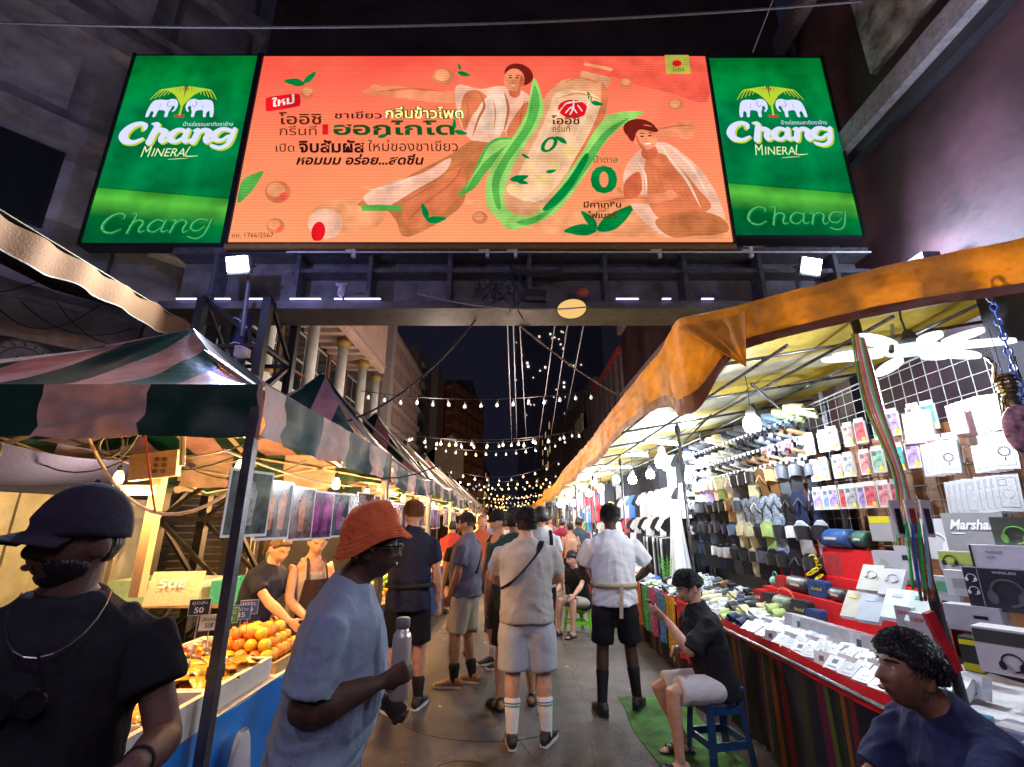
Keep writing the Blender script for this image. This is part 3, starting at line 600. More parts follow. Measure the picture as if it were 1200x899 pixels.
# ---- the LED screen
Y_ = 5.9; X0, X1, Z0, Z1 = -4.06, 3.16, atY(600, 284, 5.9).z, atY(600, 67, 5.9).z
def led_setup(nt, N, L, e):
    tc = N.new('ShaderNodeTexCoord'); sp = N.new('ShaderNodeSeparateXYZ'); L.new(tc.outputs['Object'], sp.inputs[0])
    dv = N.new('ShaderNodeMath'); dv.operation = 'DIVIDE'; dv.inputs[1].default_value = Z1 - Z0; L.new(sp.outputs[2], dv.inputs[0])
    nz = N.new('ShaderNodeTexNoise'); nz.inputs['Scale'].default_value = .55; nz.inputs['Detail'].default_value = 5; nz.inputs['Distortion'].default_value = 1.2; L.new(tc.outputs['Object'], nz.inputs['Vector'])
    ad = N.new('ShaderNodeMath'); ad.operation = 'MULTIPLY_ADD'; L.new(nz.outputs[0], ad.inputs[0]); ad.inputs[1].default_value = .55; L.new(dv.outputs[0], ad.inputs[2])
    r = ramp(N, [(.1, (1, .38, .16)), (.45, (1, .28, .125)), (.75, (1, .18, .10)), (1.25, (.92, .08, .055))]); L.new(ad.outputs[0], r.inputs[0])
    sb = N.new('ShaderNodeMath'); sb.operation = 'MULTIPLY'; sb.inputs[1].default_value = .74; L.new(ad.outputs[0], sb.inputs[0]); L.new(sb.outputs[0], r.inputs[0])
    r.color_ramp.elements[-1].position = 1.0
    wv = N.new('ShaderNodeTexWave'); wv.bands_direction = 'Z'; wv.inputs['Scale'].default_value = 6.2; L.new(tc.outputs['Object'], wv.inputs['Vector'])
    r2 = ramp(N, [(0, (.80, .78, .78)), (.5, (1, 1, 1))]); L.new(wv.outputs[0], r2.inputs[0])
    mx = N.new('ShaderNodeMix'); mx.data_type = 'RGBA'; mx.blend_type = 'MULTIPLY'; mx.inputs[0].default_value = 1; L.new(r.outputs[0], mx.inputs[6]); L.new(r2.outputs[0], mx.inputs[7])
    L.new(mx.outputs[2], e.inputs[0]); e.inputs[1].default_value = .50
led, LW, LH = panel_thing('led_screen', 'wide orange LED screen with a green tea advert between two green signs', X0, X1, Z0, Z1, Y_, emis_mix('led_face', led_setup))
lx = (X0 + X1) / 2
b = MB(); b.box((0, -.01, -.09), (LW + .06, .05, .07)); b.build('lower_trim', mat('trim_orange', (.30, .16, .05), rough=.4), led)
def Pz(px, py):
    p = atY(px, py, Y_); return (p.x - lx, p.z - Z0)
def Z2(x, y): return Pz(440 + x / 2.857, 50 + y / 2.857)
def Z1_(x, y): return Pz(80 + x / 3, 50 + y / 3)
_lay = [0]
def led_col(n, c, s=.46):
    def f(nt, N, L, e):
        tc = N.new('ShaderNodeTexCoord'); wv = N.new('ShaderNodeTexWave'); wv.bands_direction = 'Z'; wv.inputs['Scale'].default_value = 6.2; L.new(tc.outputs['Object'], wv.inputs['Vector'])
        nz = N.new('ShaderNodeTexNoise'); nz.inputs['Scale'].default_value = 3.2; nz.inputs['Detail'].default_value = 6; L.new(tc.outputs['Object'], nz.inputs['Vector'])
        r3 = ramp(N, [(.3, (.72, .66, .62)), (.7, (1.22, 1.2, 1.2))]); L.new(nz.outputs[0], r3.inputs[0])
        r2 = ramp(N, [(0, tuple(q * .78 for q in c)), (.5, c)]); L.new(wv.outputs[0], r2.inputs[0])
        mx = N.new('ShaderNodeMix'); mx.data_type = 'RGBA'; mx.blend_type = 'MULTIPLY'; mx.inputs[0].default_value = 1; L.new(r2.outputs[0], mx.inputs[6]); L.new(r3.outputs[0], mx.inputs[7])
        L.new(mx.outputs[2], e.inputs[0]); e.inputs[1].default_value = s
    return MC.get(n) or emis_mix(n, f)
def blob(name, pts, col, Z=Z2, sm=4, par=None):
    _lay[0] += 1; y = -.010 - .00028 * _lay[0]
    q = [Z(*p) for p in pts]
    if sm: q = [(p.x, p.y) for p in spline(q, sm)]
    q = [(max(-LW / 2 + .01, min(LW / 2 - .01, a)), max(.01, min(LH - .01, c))) for a, c in q]
    b = MB(); b.add([(a, y, c) for a, c in q], [tuple(range(len(q)))]); return b.build(name, col, par or led)
def ell(name, cx, cy_, rx, ry, col, rot=0, Z=Z2, par=None):
    return blob(name, [(cx + rx * cos(a) * cos(rot) - ry * sin(a) * sin(rot), cy_ + rx * cos(a) * sin(rot) + ry * sin(a) * cos(rot)) for a in [k * pi / 10 for k in range(20)]], col, Z, 0, par)
SKIN_ = led_col('led_skin', (1, .33, .16)); SK2 = led_col('led_skin_dark', (.75, .16, .07)); HAIR_ = led_col('led_hair', (.20, .015, .01)); SHIRT_ = led_col('led_shirt', (1, .56, .40)); SHD = led_col('led_shirt_shade', (.80, .22, .09)); TEE = led_col('led_tee', (1, .70, .52)); PANT = led_col('led_pants', (.62, .20, .07)); PK = led_col('led_peach', (1, .40, .18))
GRN = led_col('led_green', (.10, .46, .08)); GR2 = led_col('led_green_light', (.34, .72, .16)); GR3 = led_col('led_green_dark', (.0, .25, .05)); RED_ = led_col('led_red', (.85, .01, .02)); BOT = led_col('led_bottle', (1, .62, .36)); BOT2 = led_col('led_bottle_shade', (.85, .40, .20)); BLK_ = led_col('led_black', (.03, .005, .005)); WHT = led_col('led_white', (1, .9, .8)); PKR = led_col('led_pinkred', (1, .13, .08)); OR2 = led_col('led_orange', (1, .33, .10))
# drifts of colour
blob('advert_drift', [(400, 0 + 55), (1085, 55), (1110, 200), (980, 170), (830, 130), (650, 60)], PKR)
blob('advert_drift', [(-60, 480), (120, 520), (300, 540), (560, 640), (900, 655), (1180, 655), (1180, 600), (900, 560), (600, 560)], PK)
# peaches
for (x, y, r) in ((445, 545, 52), (370, 320, 0), (0, 0, 0)):
    pass
ell('advert_peach', 985, 610, 130, 60, PK, 0, Z1_); ell('advert_peach', 905, 640, 62, 54, SHIRT_, 0, Z1_); ell('advert_peach', 880, 668, 24, 36, RED_, .2, Z1_)
for (x, y, r) in ((738, 528, 46), (730, 648, 32), (845, 180, 26)):
    ell('advert_peach', x, y, r, r * .85, SHD, 0, Z1_); ell('advert_peach_shine', x - r * .15, y - r * .15, r * .7, r * .55, PK, 0, Z1_); ell('advert_peach_shade', x + r * .45, y + r * .35, r * .38, r * .28, PKR, -.6, Z1_)
for (x, y, r) in ((1005, 212, 26), (840, 140, 22), (228, 118, 38), (350, 590, 26)):
    ell('advert_peach', x, y, r, r * .8, SHD); ell('advert_peach_shine', x - 4, y - 4, r * .65, r * .5, PK)
LN = led_col('led_line', (.62, .16, .07)); PALE = led_col('led_pale', (1, .74, .56))
def line(pts, w_=5, col=None, Z=Z2):
    P = spline(pts, 4, False); L_, R_ = [], []
    for i, p in enumerate(P):
        t = P[min(i + 1, len(P) - 1)] - P[max(i - 1, 0)]; nn = V((-t.y, t.x, 0)).normalized() * w_ * .5 * sin(pi * (i + .6) / (len(P) + .2)); L_.append(p + nn); R_.append(p - nn)
    blob('advert_fold', [(a.x, a.y) for a in L_ + R_[::-1]], col or LN, Z, 0)
# reclining figure on the left of the bottle
blob('advert_figure', [(-60, 545), (60, 480), (150, 430), (250, 380), (330, 330), (430, 330), (360, 400), (310, 470), (280, 560), (110, 655), (70, 600), (30, 560)], PANT)
blob('advert_figure', [(-40, 520), (60, 470), (160, 440), (250, 390), (230, 440), (130, 500), (20, 560)], SHIRT_)
blob('advert_figure', [(95, 540), (200, 470), (285, 420), (300, 490), (240, 560), (120, 630)], SHD)
blob('advert_figure', [(-40, 165), (60, 150), (180, 165), (300, 170), (310, 200), (200, 205), (80, 190), (-10, 180)], SKIN_)
blob('advert_figure', [(270, 150), (350, 160), (420, 150), (500, 170), (540, 230), (510, 330), (460, 360), (430, 300), (400, 340), (320, 330), (280, 260)], SHIRT_)
blob('advert_figure', [(300, 175), (345, 165), (380, 200), (330, 240), (300, 300), (285, 240)], SHD)
blob('advert_figure', [(370, 190), (430, 180), (440, 240), (420, 310), (360, 300), (330, 260)], TEE)
blob('advert_figure', [(440, 300), (510, 200), (500, 320), (470, 380)], SHD)
ell('advert_figure', 466, 168, 20, 22, SK2); ell('advert_figure', 480, 112, 49, 36, HAIR_, .3); ell('advert_figure', 464, 130, 35, 38, SKIN_, .15)
ell('advert_figure', 452, 122, 5, 2, BLK_); ell('advert_figure', 474, 122, 5, 2, BLK_); ell('advert_figure', 462, 149, 8, 2, WHT, .1); line([(466, 128), (460, 140), (466, 142)], 2, SK2); line([(444, 116), (452, 114), (458, 117)], 3, HAIR_); line([(470, 117), (476, 114), (484, 117)], 3, HAIR_); blob('advert_figure', [(488, 112), (498, 130), (490, 152), (476, 166), (482, 140)], SK2)
line([(345, 168), (365, 215), (345, 260), (325, 320)], 9); line([(432, 172), (445, 230), (430, 300)], 9); line([(500, 200), (485, 260), (490, 330)], 7); line([(300, 190), (312, 240), (298, 290)], 6); line([(395, 200), (402, 240), (396, 300)], 4, SHD)
line([(330, 335), (380, 345), (430, 332)], 12, PANT); line([(110, 600), (170, 540), (260, 470), (300, 400)], 10); line([(40, 560), (110, 530), (200, 480)], 8); line([(240, 440), (300, 400), (340, 360)], 7); line([(-20, 500), (60, 482), (140, 452)], 8, PALE)
line([(0, 172), (120, 160), (240, 172)], 6, SK2); line([(30, 160), (0, 150), (-15, 165), (10, 185)], 10, SKIN_)
# bottle
blob('advert_bottle', [(694, 92), (684, 122), (625, 132), (582, 178), (545, 260), (482, 360), (436, 470), (424, 535), (450, 565), (520, 578), (575, 545), (645, 450), (742, 330), (777, 235), (766, 190), (775, 155), (786, 124)], BOT2, sm=2); blob('advert_label', [(600, 175), (680, 165), (764, 205), (735, 325), (640, 440), (560, 530), (450, 515), (490, 370), (550, 265)], BOT, sm=2)
blob('advert_bottle', [(755, 140), (776, 165), (775, 215), (735, 335), (650, 440), (655, 415), (715, 310), (752, 215)], SHD)
blob('advert_bottle', [(560, 200), (600, 160), (560, 280), (500, 400), (450, 510), (440, 480), (490, 350)], BOT2)
blob('advert_bottle', [(692, 68), (800, 92), (788, 122), (690, 100)], PKR, sm=0); blob('advert_bottle', [(700, 72), (795, 92), (790, 102), (698, 82)], PK, sm=0)
ell('advert_logo', 660, 228, 50, 31, RED_, .05)
for (x, y, r) in ((650, 370, 28), (560, 465, 30), (460, 495, 22), (600, 420, 18), (520, 420, 16)): ell('advert_kernel', x, y, r, r * .8, led_col('led_kernel', (1, .70, .30)))
# husks
blob('advert_husk', [(275, 517), (330, 495), (380, 430), (470, 350), (480, 330), (420, 322), (375, 345), (345, 400), (320, 460)], GRN); blob('advert_husk', [(300, 500), (370, 400), (455, 338), (420, 332), (382, 352), (350, 410)], GR2)
blob('advert_husk', [(530, 125), (562, 215), (545, 280), (500, 350), (455, 430), (430, 510), (440, 560), (480, 595), (455, 625), (385, 570), (368, 490), (395, 410), (455, 330), (505, 240)], GR2)
blob('advert_husk', [(530, 150), (550, 215), (520, 300), (450, 400), (415, 480), (420, 560), (400, 545), (392, 460), (440, 370), (505, 270)], GRN)
blob('advert_husk', [(430, 575), (520, 585), (590, 525), (640, 450), (690, 375), (735, 300), (790, 245), (895, 240), (820, 290), (760, 350), (720, 420), (660, 510), (590, 585), (500, 622), (455, 632), (420, 610)], GR2)
blob('advert_husk', [(470, 605), (560, 575), (640, 480), (700, 390), (770, 300), (850, 258), (780, 320), (700, 440), (620, 540), (530, 612)], GRN)
blob('advert_husk', [(560, 560), (640, 470), (700, 380), (710, 400), (650, 500), (590, 560)], GR3)
# leaves
def leaf(x, y, L_, a, col=GR3, Z=Z2):
    c, s = cos(a), sin(a); f = lambda u, v: (x + (u * c - v * s) * L_, y + (u * s + v * c) * L_)
    blob('advert_leaf', [f(0, 0), f(.3, .2), (f(.7, .16)), f(1, 0), f(.7, -.10), f(.3, -.14)], col, Z)
for (x, y, L_, a) in ((275, 105, 46, .25), (285, 100, 26, -1.9), (262, 300, 40, -1.5), (264, 302, 46, .2), (640, 318, 0, 0), (700, 205, 0, 0), (720, 205, 44, .2), (720, 205, 36, -1.9), (450, 465, 64, -.2), (470, 465, 44, .3), (570, 440, 36, -.2), (640, 345, 46, -2.6), (170, 600, 70, -.1), (175, 600, 60, -1.9), (490, 380, 30, .5), (740, 635, 150, -.60), (740, 635, 110, 3.12), (740, 630, 80, -2.3)):
    if L_: leaf(x, y, L_, a)
for (x, y, L_, a) in ((835, 155, 75, 3.3), (830, 150, 60, -.75), (1090, 340, 40, -.3), (1030, 588, 0, 0)):
    if L_: leaf(x, y, L_, a, GR3, Z1_)
blob('advert_leaf', [(600, 570), (612, 500), (640, 475), (690, 460), (670, 500), (640, 540)], GRN, Z1_)
blob('advert_bar', [(1030, 578), (1170, 578), (1175, 598), (1035, 598)], GRN, Z1_, 0); blob('advert_bar', [(0, 548), (85, 552), (90, 570), (0, 568)], GRN, Z2, 0)
# smiling figure on the right
blob('advert_figure', [(940, 300), (990, 280), (1060, 275), (1055, 330), (990, 320), (960, 335)], SKIN_)
blob('advert_figure', [(880, 370), (960, 340), (1040, 390), (1100, 450), (1150, 540), (1160, 620), (1040, 655), (960, 650), (880, 590), (840, 520), (830, 440)], SHIRT_)
blob('advert_figure', [(905, 390), (960, 380), (1020, 430), (1080, 500), (1120, 560), (1020, 600), (940, 590), (900, 500)], SHD)
blob('advert_figure', [(935, 600), (1050, 570), (1150, 590), (1175, 640), (1060, 655), (980, 655)], PANT)
blob('advert_figure', [(700, 545), (800, 520), (900, 515), (990, 510), (1010, 525), (930, 545), (820, 545)], SKIN_)
blob('advert_figure', [(835, 470), (880, 440), (890, 500), (860, 530), (830, 520)], SK2)
ell('advert_figure', 915, 375, 28, 26, SK2); ell('advert_figure', 884, 300, 57, 36, HAIR_, .15); ell('advert_figure', 903, 325, 40, 42, SKIN_, -.1); blob('advert_figure', [(840, 310), (880, 285), (940, 295), (935, 308), (880, 300), (860, 340)], HAIR_)
ell('advert_figure', 890, 322, 6, 2.5, BLK_); ell('advert_figure', 916, 320, 6, 2.5, BLK_); ell('advert_figure', 908, 347, 12, 3, WHT, -.1); line([(906, 325), (902, 336), (910, 338)], 2, SK2); line([(880, 314), (890, 311), (898, 314)], 3, HAIR_); line([(910, 312), (918, 309), (926, 312)], 3, HAIR_); blob('advert_figure', [(868, 312), (872, 340), (888, 362), (905, 368), (885, 345), (876, 325)], SK2)
line([(955, 352), (985, 400), (1040, 470), (1085, 560)], 11, PALE); line([(1000, 370), (1060, 430), (1110, 520)], 9, PALE); line([(870, 395), (900, 450), (905, 520)], 8, PALE)
for k in range(6): line([(918 + k * 22, 400 + k * 20), (925 + k * 24, 450 + k * 16), (940 + k * 26, 500 + k * 12)], 3, SK2)
for k in range(5): line([(905 + k * 8, 420 + k * 30), (960 + k * 16, 425 + k * 28), (1020 + k * 18, 450 + k * 26)], 2, SK2)
line([(940, 300), (990, 290), (1050, 285)], 6, SK2); line([(720, 548), (820, 530), (920, 528)], 5, SK2); line([(1010, 520), (985, 505), (960, 515)], 8, SKIN_); line([(950, 610), (1050, 590), (1150, 610)], 8, LN)
line([(640, 210), (600, 260), (560, 340), (520, 430)], 6, PALE); line([(720, 180), (700, 260), (660, 340)], 7, PALE); line([(620, 150), (680, 128), (760, 150)], 6, SHD); line([(600, 200), (680, 180), (765, 210)], 4, SHD); line([(470, 520), (530, 540), (580, 520)], 5, PALE)
# corner badge
blob('advert_badge', [(965, 52), (1045, 52), (1052, 115), (970, 115)], led_col('led_badge', (.50, .50, .08)), Z2, 0); ell('advert_badge', 1006, 80, 16, 11, RED_)
blob('advert_label', [(700, 212), (712, 202), (805, 190), (820, 200), (820, 228), (808, 236), (712, 252), (700, 244)], RED_, Z1_, 2)
def lt(body, x0, y0, x1, y1, m, Z=Z1_, dy0=0., **q):
    _lay[0] += 1; y = -.010 - .00028 * _lay[0]; a = Z(x0, y1); c = Z(x1, y1 - dy0); d = Z(x0, y0)
    text(body, 'lettering', m, (V((a[0], y, a[1])), V((c[0], y, c[1])), V((d[0], y, d[1]))), led, **q)
WP = led_col('led_w', (1, .95, .9)); DB = led_col('led_dark', (.10, .02, .0)); OB = led_col('led_dkgreen', (.01, .10, .02))
lt('ใหม่', 722, 205, 800, 238, WP, dy0=14, bold=.03)
lt('โออิชิ', 745, 255, 895, 298, DB, bold=.015); lt('กรีนที', 748, 302, 878, 336, DB)
for k in range(4): ell('advert_mark', 912, 262 + k * 9, 6, 3, OR2, .3, Z1_)
blob('advert_mark', [(898, 298), (918, 298), (918, 334), (898, 334)], RED_, Z1_, 0)
lt('ชาเขียว', 940, 252, 1105, 278, BLK_, bold=.012)
lt('กลิ่นข้าวโพด', 1112, 244, 1645, 279, led_col('led_brown', (.30, .02, .0)), bold=.045) if False else None
lt('กลิ่นข้าวโพด', 34, 222, 298, 266, OB, Z2, bold=.075); lt('กลิ่นข้าวโพด', 36, 224, 296, 264, led_col('led_yellow', (1, .70, .25), .8), Z2, bold=.01)
lt('ฮอกไกโด', 936, 284, 1360, 336, OB, bold=.028)
lt('เปิด', 735, 365, 800, 394, BLK_); lt('จิบสัมผัส', 815, 352, 1045, 398, BLK_, bold=.03); lt('ใหม่ของชาเขียว', 1057, 352, 1372, 392, BLK_)
lt('หอมมม อร่อย...สดชื่น', 806, 402, 1255, 440, BLK_, shear=.25, bold=.03)
lt('ฆอ. 1766/2567', 582, 678, 728, 694, DB)
lt('โออิชิ', 588, 254, 682, 285, DB, Z2, bold=.02); lt('กรีนที', 592, 287, 650, 310, DB, Z2); lt('0', 552, 325, 610, 378, GR3, Z2, shear=.3, bold=.01)
lt('น้ำตาล', 728, 388, 808, 412, GR3, Z2, bold=.01); lt('มีคาเทชิน', 695, 540, 820, 562, DB, Z2, bold=.03); lt('และ', 745, 562, 780, 576, DB, Z2); lt('ไฟเบอร์', 708, 574, 806, 598, DB, Z2, bold=.03)
lt('0', 718, 422, 808, 515, GR3, Z2, bold=.035); lt('%', 806, 496, 824, 514, GR3, Z2)
lt('โออิชิ', 990, 94, 1030, 108, DB, Z2)
_lay[0] += 1; b = MB()
Q = lambda *s: [(Z2(x, y)[0], Z2(x, y)[1], w_) for x, y, w_ in s]
strokes(b, [Q((632, 218, .02), (650, 212, .03), (690, 208, .02)), Q((662, 204, .02), (660, 232, .03), (650, 252, .02)), Q((636, 246, .02), (655, 228, .025), (672, 246, .02)), Q((676, 222, .02), (690, 240, .02))], -.010 - .00028 * _lay[0], base=1., dy=.00008); b.build('advert_logo_strokes', WP, led)
# ================================================================== CABLES, STRING LIGHTS
CB = mat('cable_black', (.03, .03, .035), var=0, bump=0); CG = mat('cable_grey', (.28, .28, .36), var=0, bump=0)
def cable(A, B, sag, r, lab, m=CB, n=20, grp='cables across the street'):
    A, B = V(A), V(B); pts = [A.lerp(B, t / n) - V((0, 0, sag * 4 * (t / n) * (1 - t / n))) for t in range(n + 1)]
    MB().tube(pts, r, 5).build('overhead_cable', m, label=lab, cat='cable', group=grp)
for k, (xa, xb, yb, ln) in enumerate(((594, 601, 545, 'first'), (601, 607, 545, 'second'), (608, 619, 545, 'third'), (653, 626, 548, 'fourth'), (668, 640, 542, 'fifth'), (688, 658, 505, 'sixth'))):
    cable(atY(xa, 361, 6.6), atY(xb, yb, 62), .25, .012 , f'{ln} long pale cable running down the street from the gantry, counted from the lattice tower', CG)
cable(atY(574, 352, 6.0), atY(722, 462, 9.5), .10, .016, 'thick cable slanting from the gantry to the orange tarpaulin', mat('cable_pale', (.35, .33, .42), var=0, bump=0))
cable(atY(560, 372, 6.4), atY(372, 502, 6.0), .35, .014, 'slack black cable from the gantry to the striped tents')
cable(atY(0, 27, 4.2), atY(1010, 2, 4.2), .22, .014, 'twisted pale-edged cable crossing above the signs', mat('cable_twist', (.22, .2, .22)))
cable(atY(906, 0, 5.0), atY(882, 62, 5.7), .0, .01, 'short pale cable dropping behind the green sign beside the blank wall', CG)
cable(atY(490, 345, 5.9), atY(690, 360, 5.9), .12, .01, 'pale cable sagging just under the gantry', CG)
random.seed(9); tg = MB()
for k in range(16):
    p = atY(random.uniform(565, 612), 322, 6.0); q = [p]
    for j in range(6): q.append(q[-1] + V((random.uniform(-.10, .10), random.uniform(-.03, .03), random.uniform(-.16, .02))))
    tg.tube([(a.x, a.y, a.z) for a in spline(q, 3, False)], .009, 4)
for k in range(3): tg.tube([(.35 + .38 * cos(a), 6.02, 5.22 + .14 * sin(a) - .03 * k) for a in [pi + q * pi / 12 for q in range(13)]], .012, 4)
tg.build('cable_tangle', CB, kind='stuff', label='tangle of black wires knotted under the middle of the gantry')
BULB = MB(); BULB.lathe([(.004, -.052), (.024, -.042), (.031, -.022), (.026, .0), (.013, .022), (.013, .03)], n=10)
HOLD = MB(); HOLD.lathe([(.016, .03), (.018, .036), (.018, .075), (.006, .085)], n=8)
unlit = mat('bulb_faint_glow', (.80, .78, .74), rough=.3, var=0, bump=0, emit=.38); hm = mat('bulb_holder', (.04, .035, .03), var=0, bump=0)  # frosted bulbs taken as off, with a faint glow put into the material
warm = glow('bulb_warm', (1, .50, .15), 4.5); warm2 = glow('bulb_warm_far', (1, .52, .17), 4)
bm_u = BULB.mesh('bulb', unlit, True); bm_w = BULB.mesh('bulb', warm, True); bm_f = BULB.mesh('bulb', warm2, True); hme = HOLD.mesh('holder', hm, True)
def string(A, B, sag, n, lit, lab, s=1.0, power=0, pc=(1, .62, .28)):
    A, B = V(A), V(B); o = empty('string_light', A, lab, 'string lights', 'strings of bulbs across the street')
    P = [A.lerp(B, t / 24) - V((0, 0, sag * 4 * (t / 24) * (1 - t / 24))) - A for t in range(25)]
    MB().tube(P, .006 * s, 4).build('wire', CB, o)
    for i in range(n):
        t = (i + .5) / n; p = A.lerp(B, t) - V((0, 0, sag * 4 * t * (1 - t) + .085 * s + random.uniform(0, .05))) - A
        on = lit if isinstance(lit, bool) else (i in lit)
        r = (random.uniform(-.12, .12), random.uniform(-.12, .12), 0)
        inst((bm_f if A.y > 30 else bm_w) if on else bm_u, 'bulb', p, r, o, s); 
        if A.y < 34: inst(hme, 'holder', p, r, o, s)
    if power:
        for t in ((.3, .7) if power > 30 else (.5,)):
            lamp('POINT', A.lerp(B, t) - A - V((0, 0, sag + .1)), power, pc, o, r=.25)
    return o
random.seed(21)
Zs = lambda py, y: atY(600, py, y).z
L0 = [  # (y, py of the bulbs, x0, x1, n, lit)
    (10.2, 462, -3.4, 2.0, 15, False, .10), (12.2, 510, -3.3, 2.0, 13, False, .12), (14.5, 512, -3.3, 2.1, 14, {2, 3}, .16), (17.5, 522, -3.4, 2.2, 15, {3, 4, 5, 6}, .2), (20.5, 548, -3.4, 2.3, 11, {2, 7, 8}, .35)]
for k, (y, py, x0, x1, n, lit, sag) in enumerate(L0):
    string((x0, y, Zs(py, y) + sag * .7), (x1, y + .3, Zs(py - 6, y) + sag * .7), sag * 2.2, n, lit, f'{ORD[k]} string of large round bulbs over the street, counted outward from the gantry' , 1.2, 62, (1, .78, .62))  # point lamps added in these strings to brighten facades, street and backs
for k in range(16):
    y = 24 + k * 4.2 + k * k * .12; py = 556 + 42 * (1 - exp(-k * .18)) ; n = 13 - k // 4
    lit = {i for i in range(n) if random.random() < (.62 if k > 1 else .4)}
    string((-3.3, y, Zs(py + random.uniform(-9, 9), y)), (2.9, y + random.uniform(-1, 1), Zs(py + random.uniform(-9, 9), y)), random.uniform(.2, .7), n, lit, f'{ORD[k + 5]} string of glowing bulbs over the street, counted outward from the gantry', 1.3 + k * .08, 30 if k % 3 == 0 and k < 12 else 0)
# bulb strings added behind the viewer as fill light on people's backs
for k, y in enumerate((-1.2, -4.0)):
    string((-3.3, y, 4.9), (3.0, y, 4.9), .3, 12, True, ['lit string of bulbs over the street just behind the viewpoint', 'added fill light string of bulbs further behind the viewpoint'][k], 1.3, 46, (.80, .66, .95))
# ================================================================== LEFT STALLS: striped tents
def fabric_mat(name, ca, cb, axis=None, wdt=.55, off=0., tl=.45, rough=.55):
    if name in MC: return MC[name]
    m = bpy.data.materials.new(name); m.use_nodes = True; nt = m.node_tree; N = nt.nodes; L = nt.links; b = N['Principled BSDF']; out = N['Material Output']
    tc = N.new('ShaderNodeTexCoord'); sp = N.new('ShaderNodeSeparateXYZ'); L.new(tc.outputs['Object'], sp.inputs[0])
    nz = N.new('ShaderNodeTexNoise'); nz.inputs['Scale'].default_value = 3; nz.inputs['Detail'].default_value = 7; nz.inputs['Roughness'].default_value = .7; L.new(tc.outputs['Object'], nz.inputs['Vector'])
    rd = N.new('ShaderNodeValToRGB'); rd.color_ramp.elements[0].position = .3; rd.color_ramp.elements[0].color = (.45, .42, .40, 1); rd.color_ramp.elements[1].position = .62; rd.color_ramp.elements[1].color = (1, 1, 1, 1); L.new(nz.outputs[0], rd.inputs[0])
    mx = N.new('ShaderNodeMix'); mx.data_type = 'RGBA'; mx.inputs[6].default_value = (*ca, 1); mx.inputs[7].default_value = (*cb, 1)
    if axis is None: mx.inputs[0].default_value = 0
    else:
        a = N.new('ShaderNodeMath'); a.operation = 'ADD'; a.inputs[1].default_value = off + 50 * wdt * 2; L.new(sp.outputs[axis], a.inputs[0])
        d = N.new('ShaderNodeMath'); d.operation = 'DIVIDE'; d.inputs[1].default_value = wdt * 2; L.new(a.outputs[0], d.inputs[0])
        f = N.new('ShaderNodeMath'); f.operation = 'FRACT'; L.new(d.outputs[0], f.inputs[0]); g_ = N.new('ShaderNodeMath'); g_.operation = 'GREATER_THAN'; g_.inputs[1].default_value = .5; L.new(f.outputs[0], g_.inputs[0]); L.new(g_.outputs[0], mx.inputs[0])
    mu = N.new('ShaderNodeMix'); mu.data_type = 'RGBA'; mu.blend_type = 'MULTIPLY'; mu.inputs[0].default_value = .8; L.new(mx.outputs[2], mu.inputs[6]); L.new(rd.outputs[0], mu.inputs[7]); L.new(mu.outputs[2], b.inputs['Base Color'])
    b.inputs['Roughness'].default_value = rough
    tr = N.new('ShaderNodeBsdfTranslucent'); L.new(mu.outputs[2], tr.inputs[0]); ms = N.new('ShaderNodeMixShader'); ms.inputs[0].default_value = tl
    L.new(b.outputs[0], ms.inputs[1]); L.new(tr.outputs[0], ms.inputs[2]); L.new(ms.outputs[0], out.inputs[0])
    n2 = N.new('ShaderNodeTexNoise'); n2.inputs['Scale'].default_value = 16; n2.inputs['Detail'].default_value = 8; L.new(tc.outputs['Object'], n2.inputs['Vector'])
    bp = N.new('ShaderNodeBump'); bp.inputs['Strength'].default_value = .45; bp.inputs['Distance'].default_value = .012; L.new(n2.outputs[0], bp.inputs['Height']); L.new(bp.outputs[0], b.inputs['Normal'])
    MC[name] = m; return m
GC = (.004, .045, .032); WC = (.52, .40, .38)
STX = fabric_mat('tent_stripe_front', GC, WC, 0, .56, .28, .3); STY = fabric_mat('tent_stripe_side', GC, WC, 1, .56, .0, .3)
SHX = fabric_mat('tent_sheen_front', GC, (.55, .33, .32), 0, .36, .30, .3, rough=.32); SHY = fabric_mat('tent_sheen_side', GC, (.55, .42, .40), 1, .36, .0, .3, rough=.32)  # pinkish lit sheen of the roof is mixed into the stripe colours
ALU = mat('frame_beige', (.45, .40, .33), rough=.4, metal=.3, var=.2); POLE = mat('pole_dark', (.07, .07, .085), rough=.35, metal=.3, var=.3)
WARM = (1, .52, .16)
tubeglow = glow('tube_warm', (1, .66, .26), 5); bulbglow = glow('bulb_warm_big', (1, .66, .26), 5)
TX0, TX1 = -4.15, -1.30
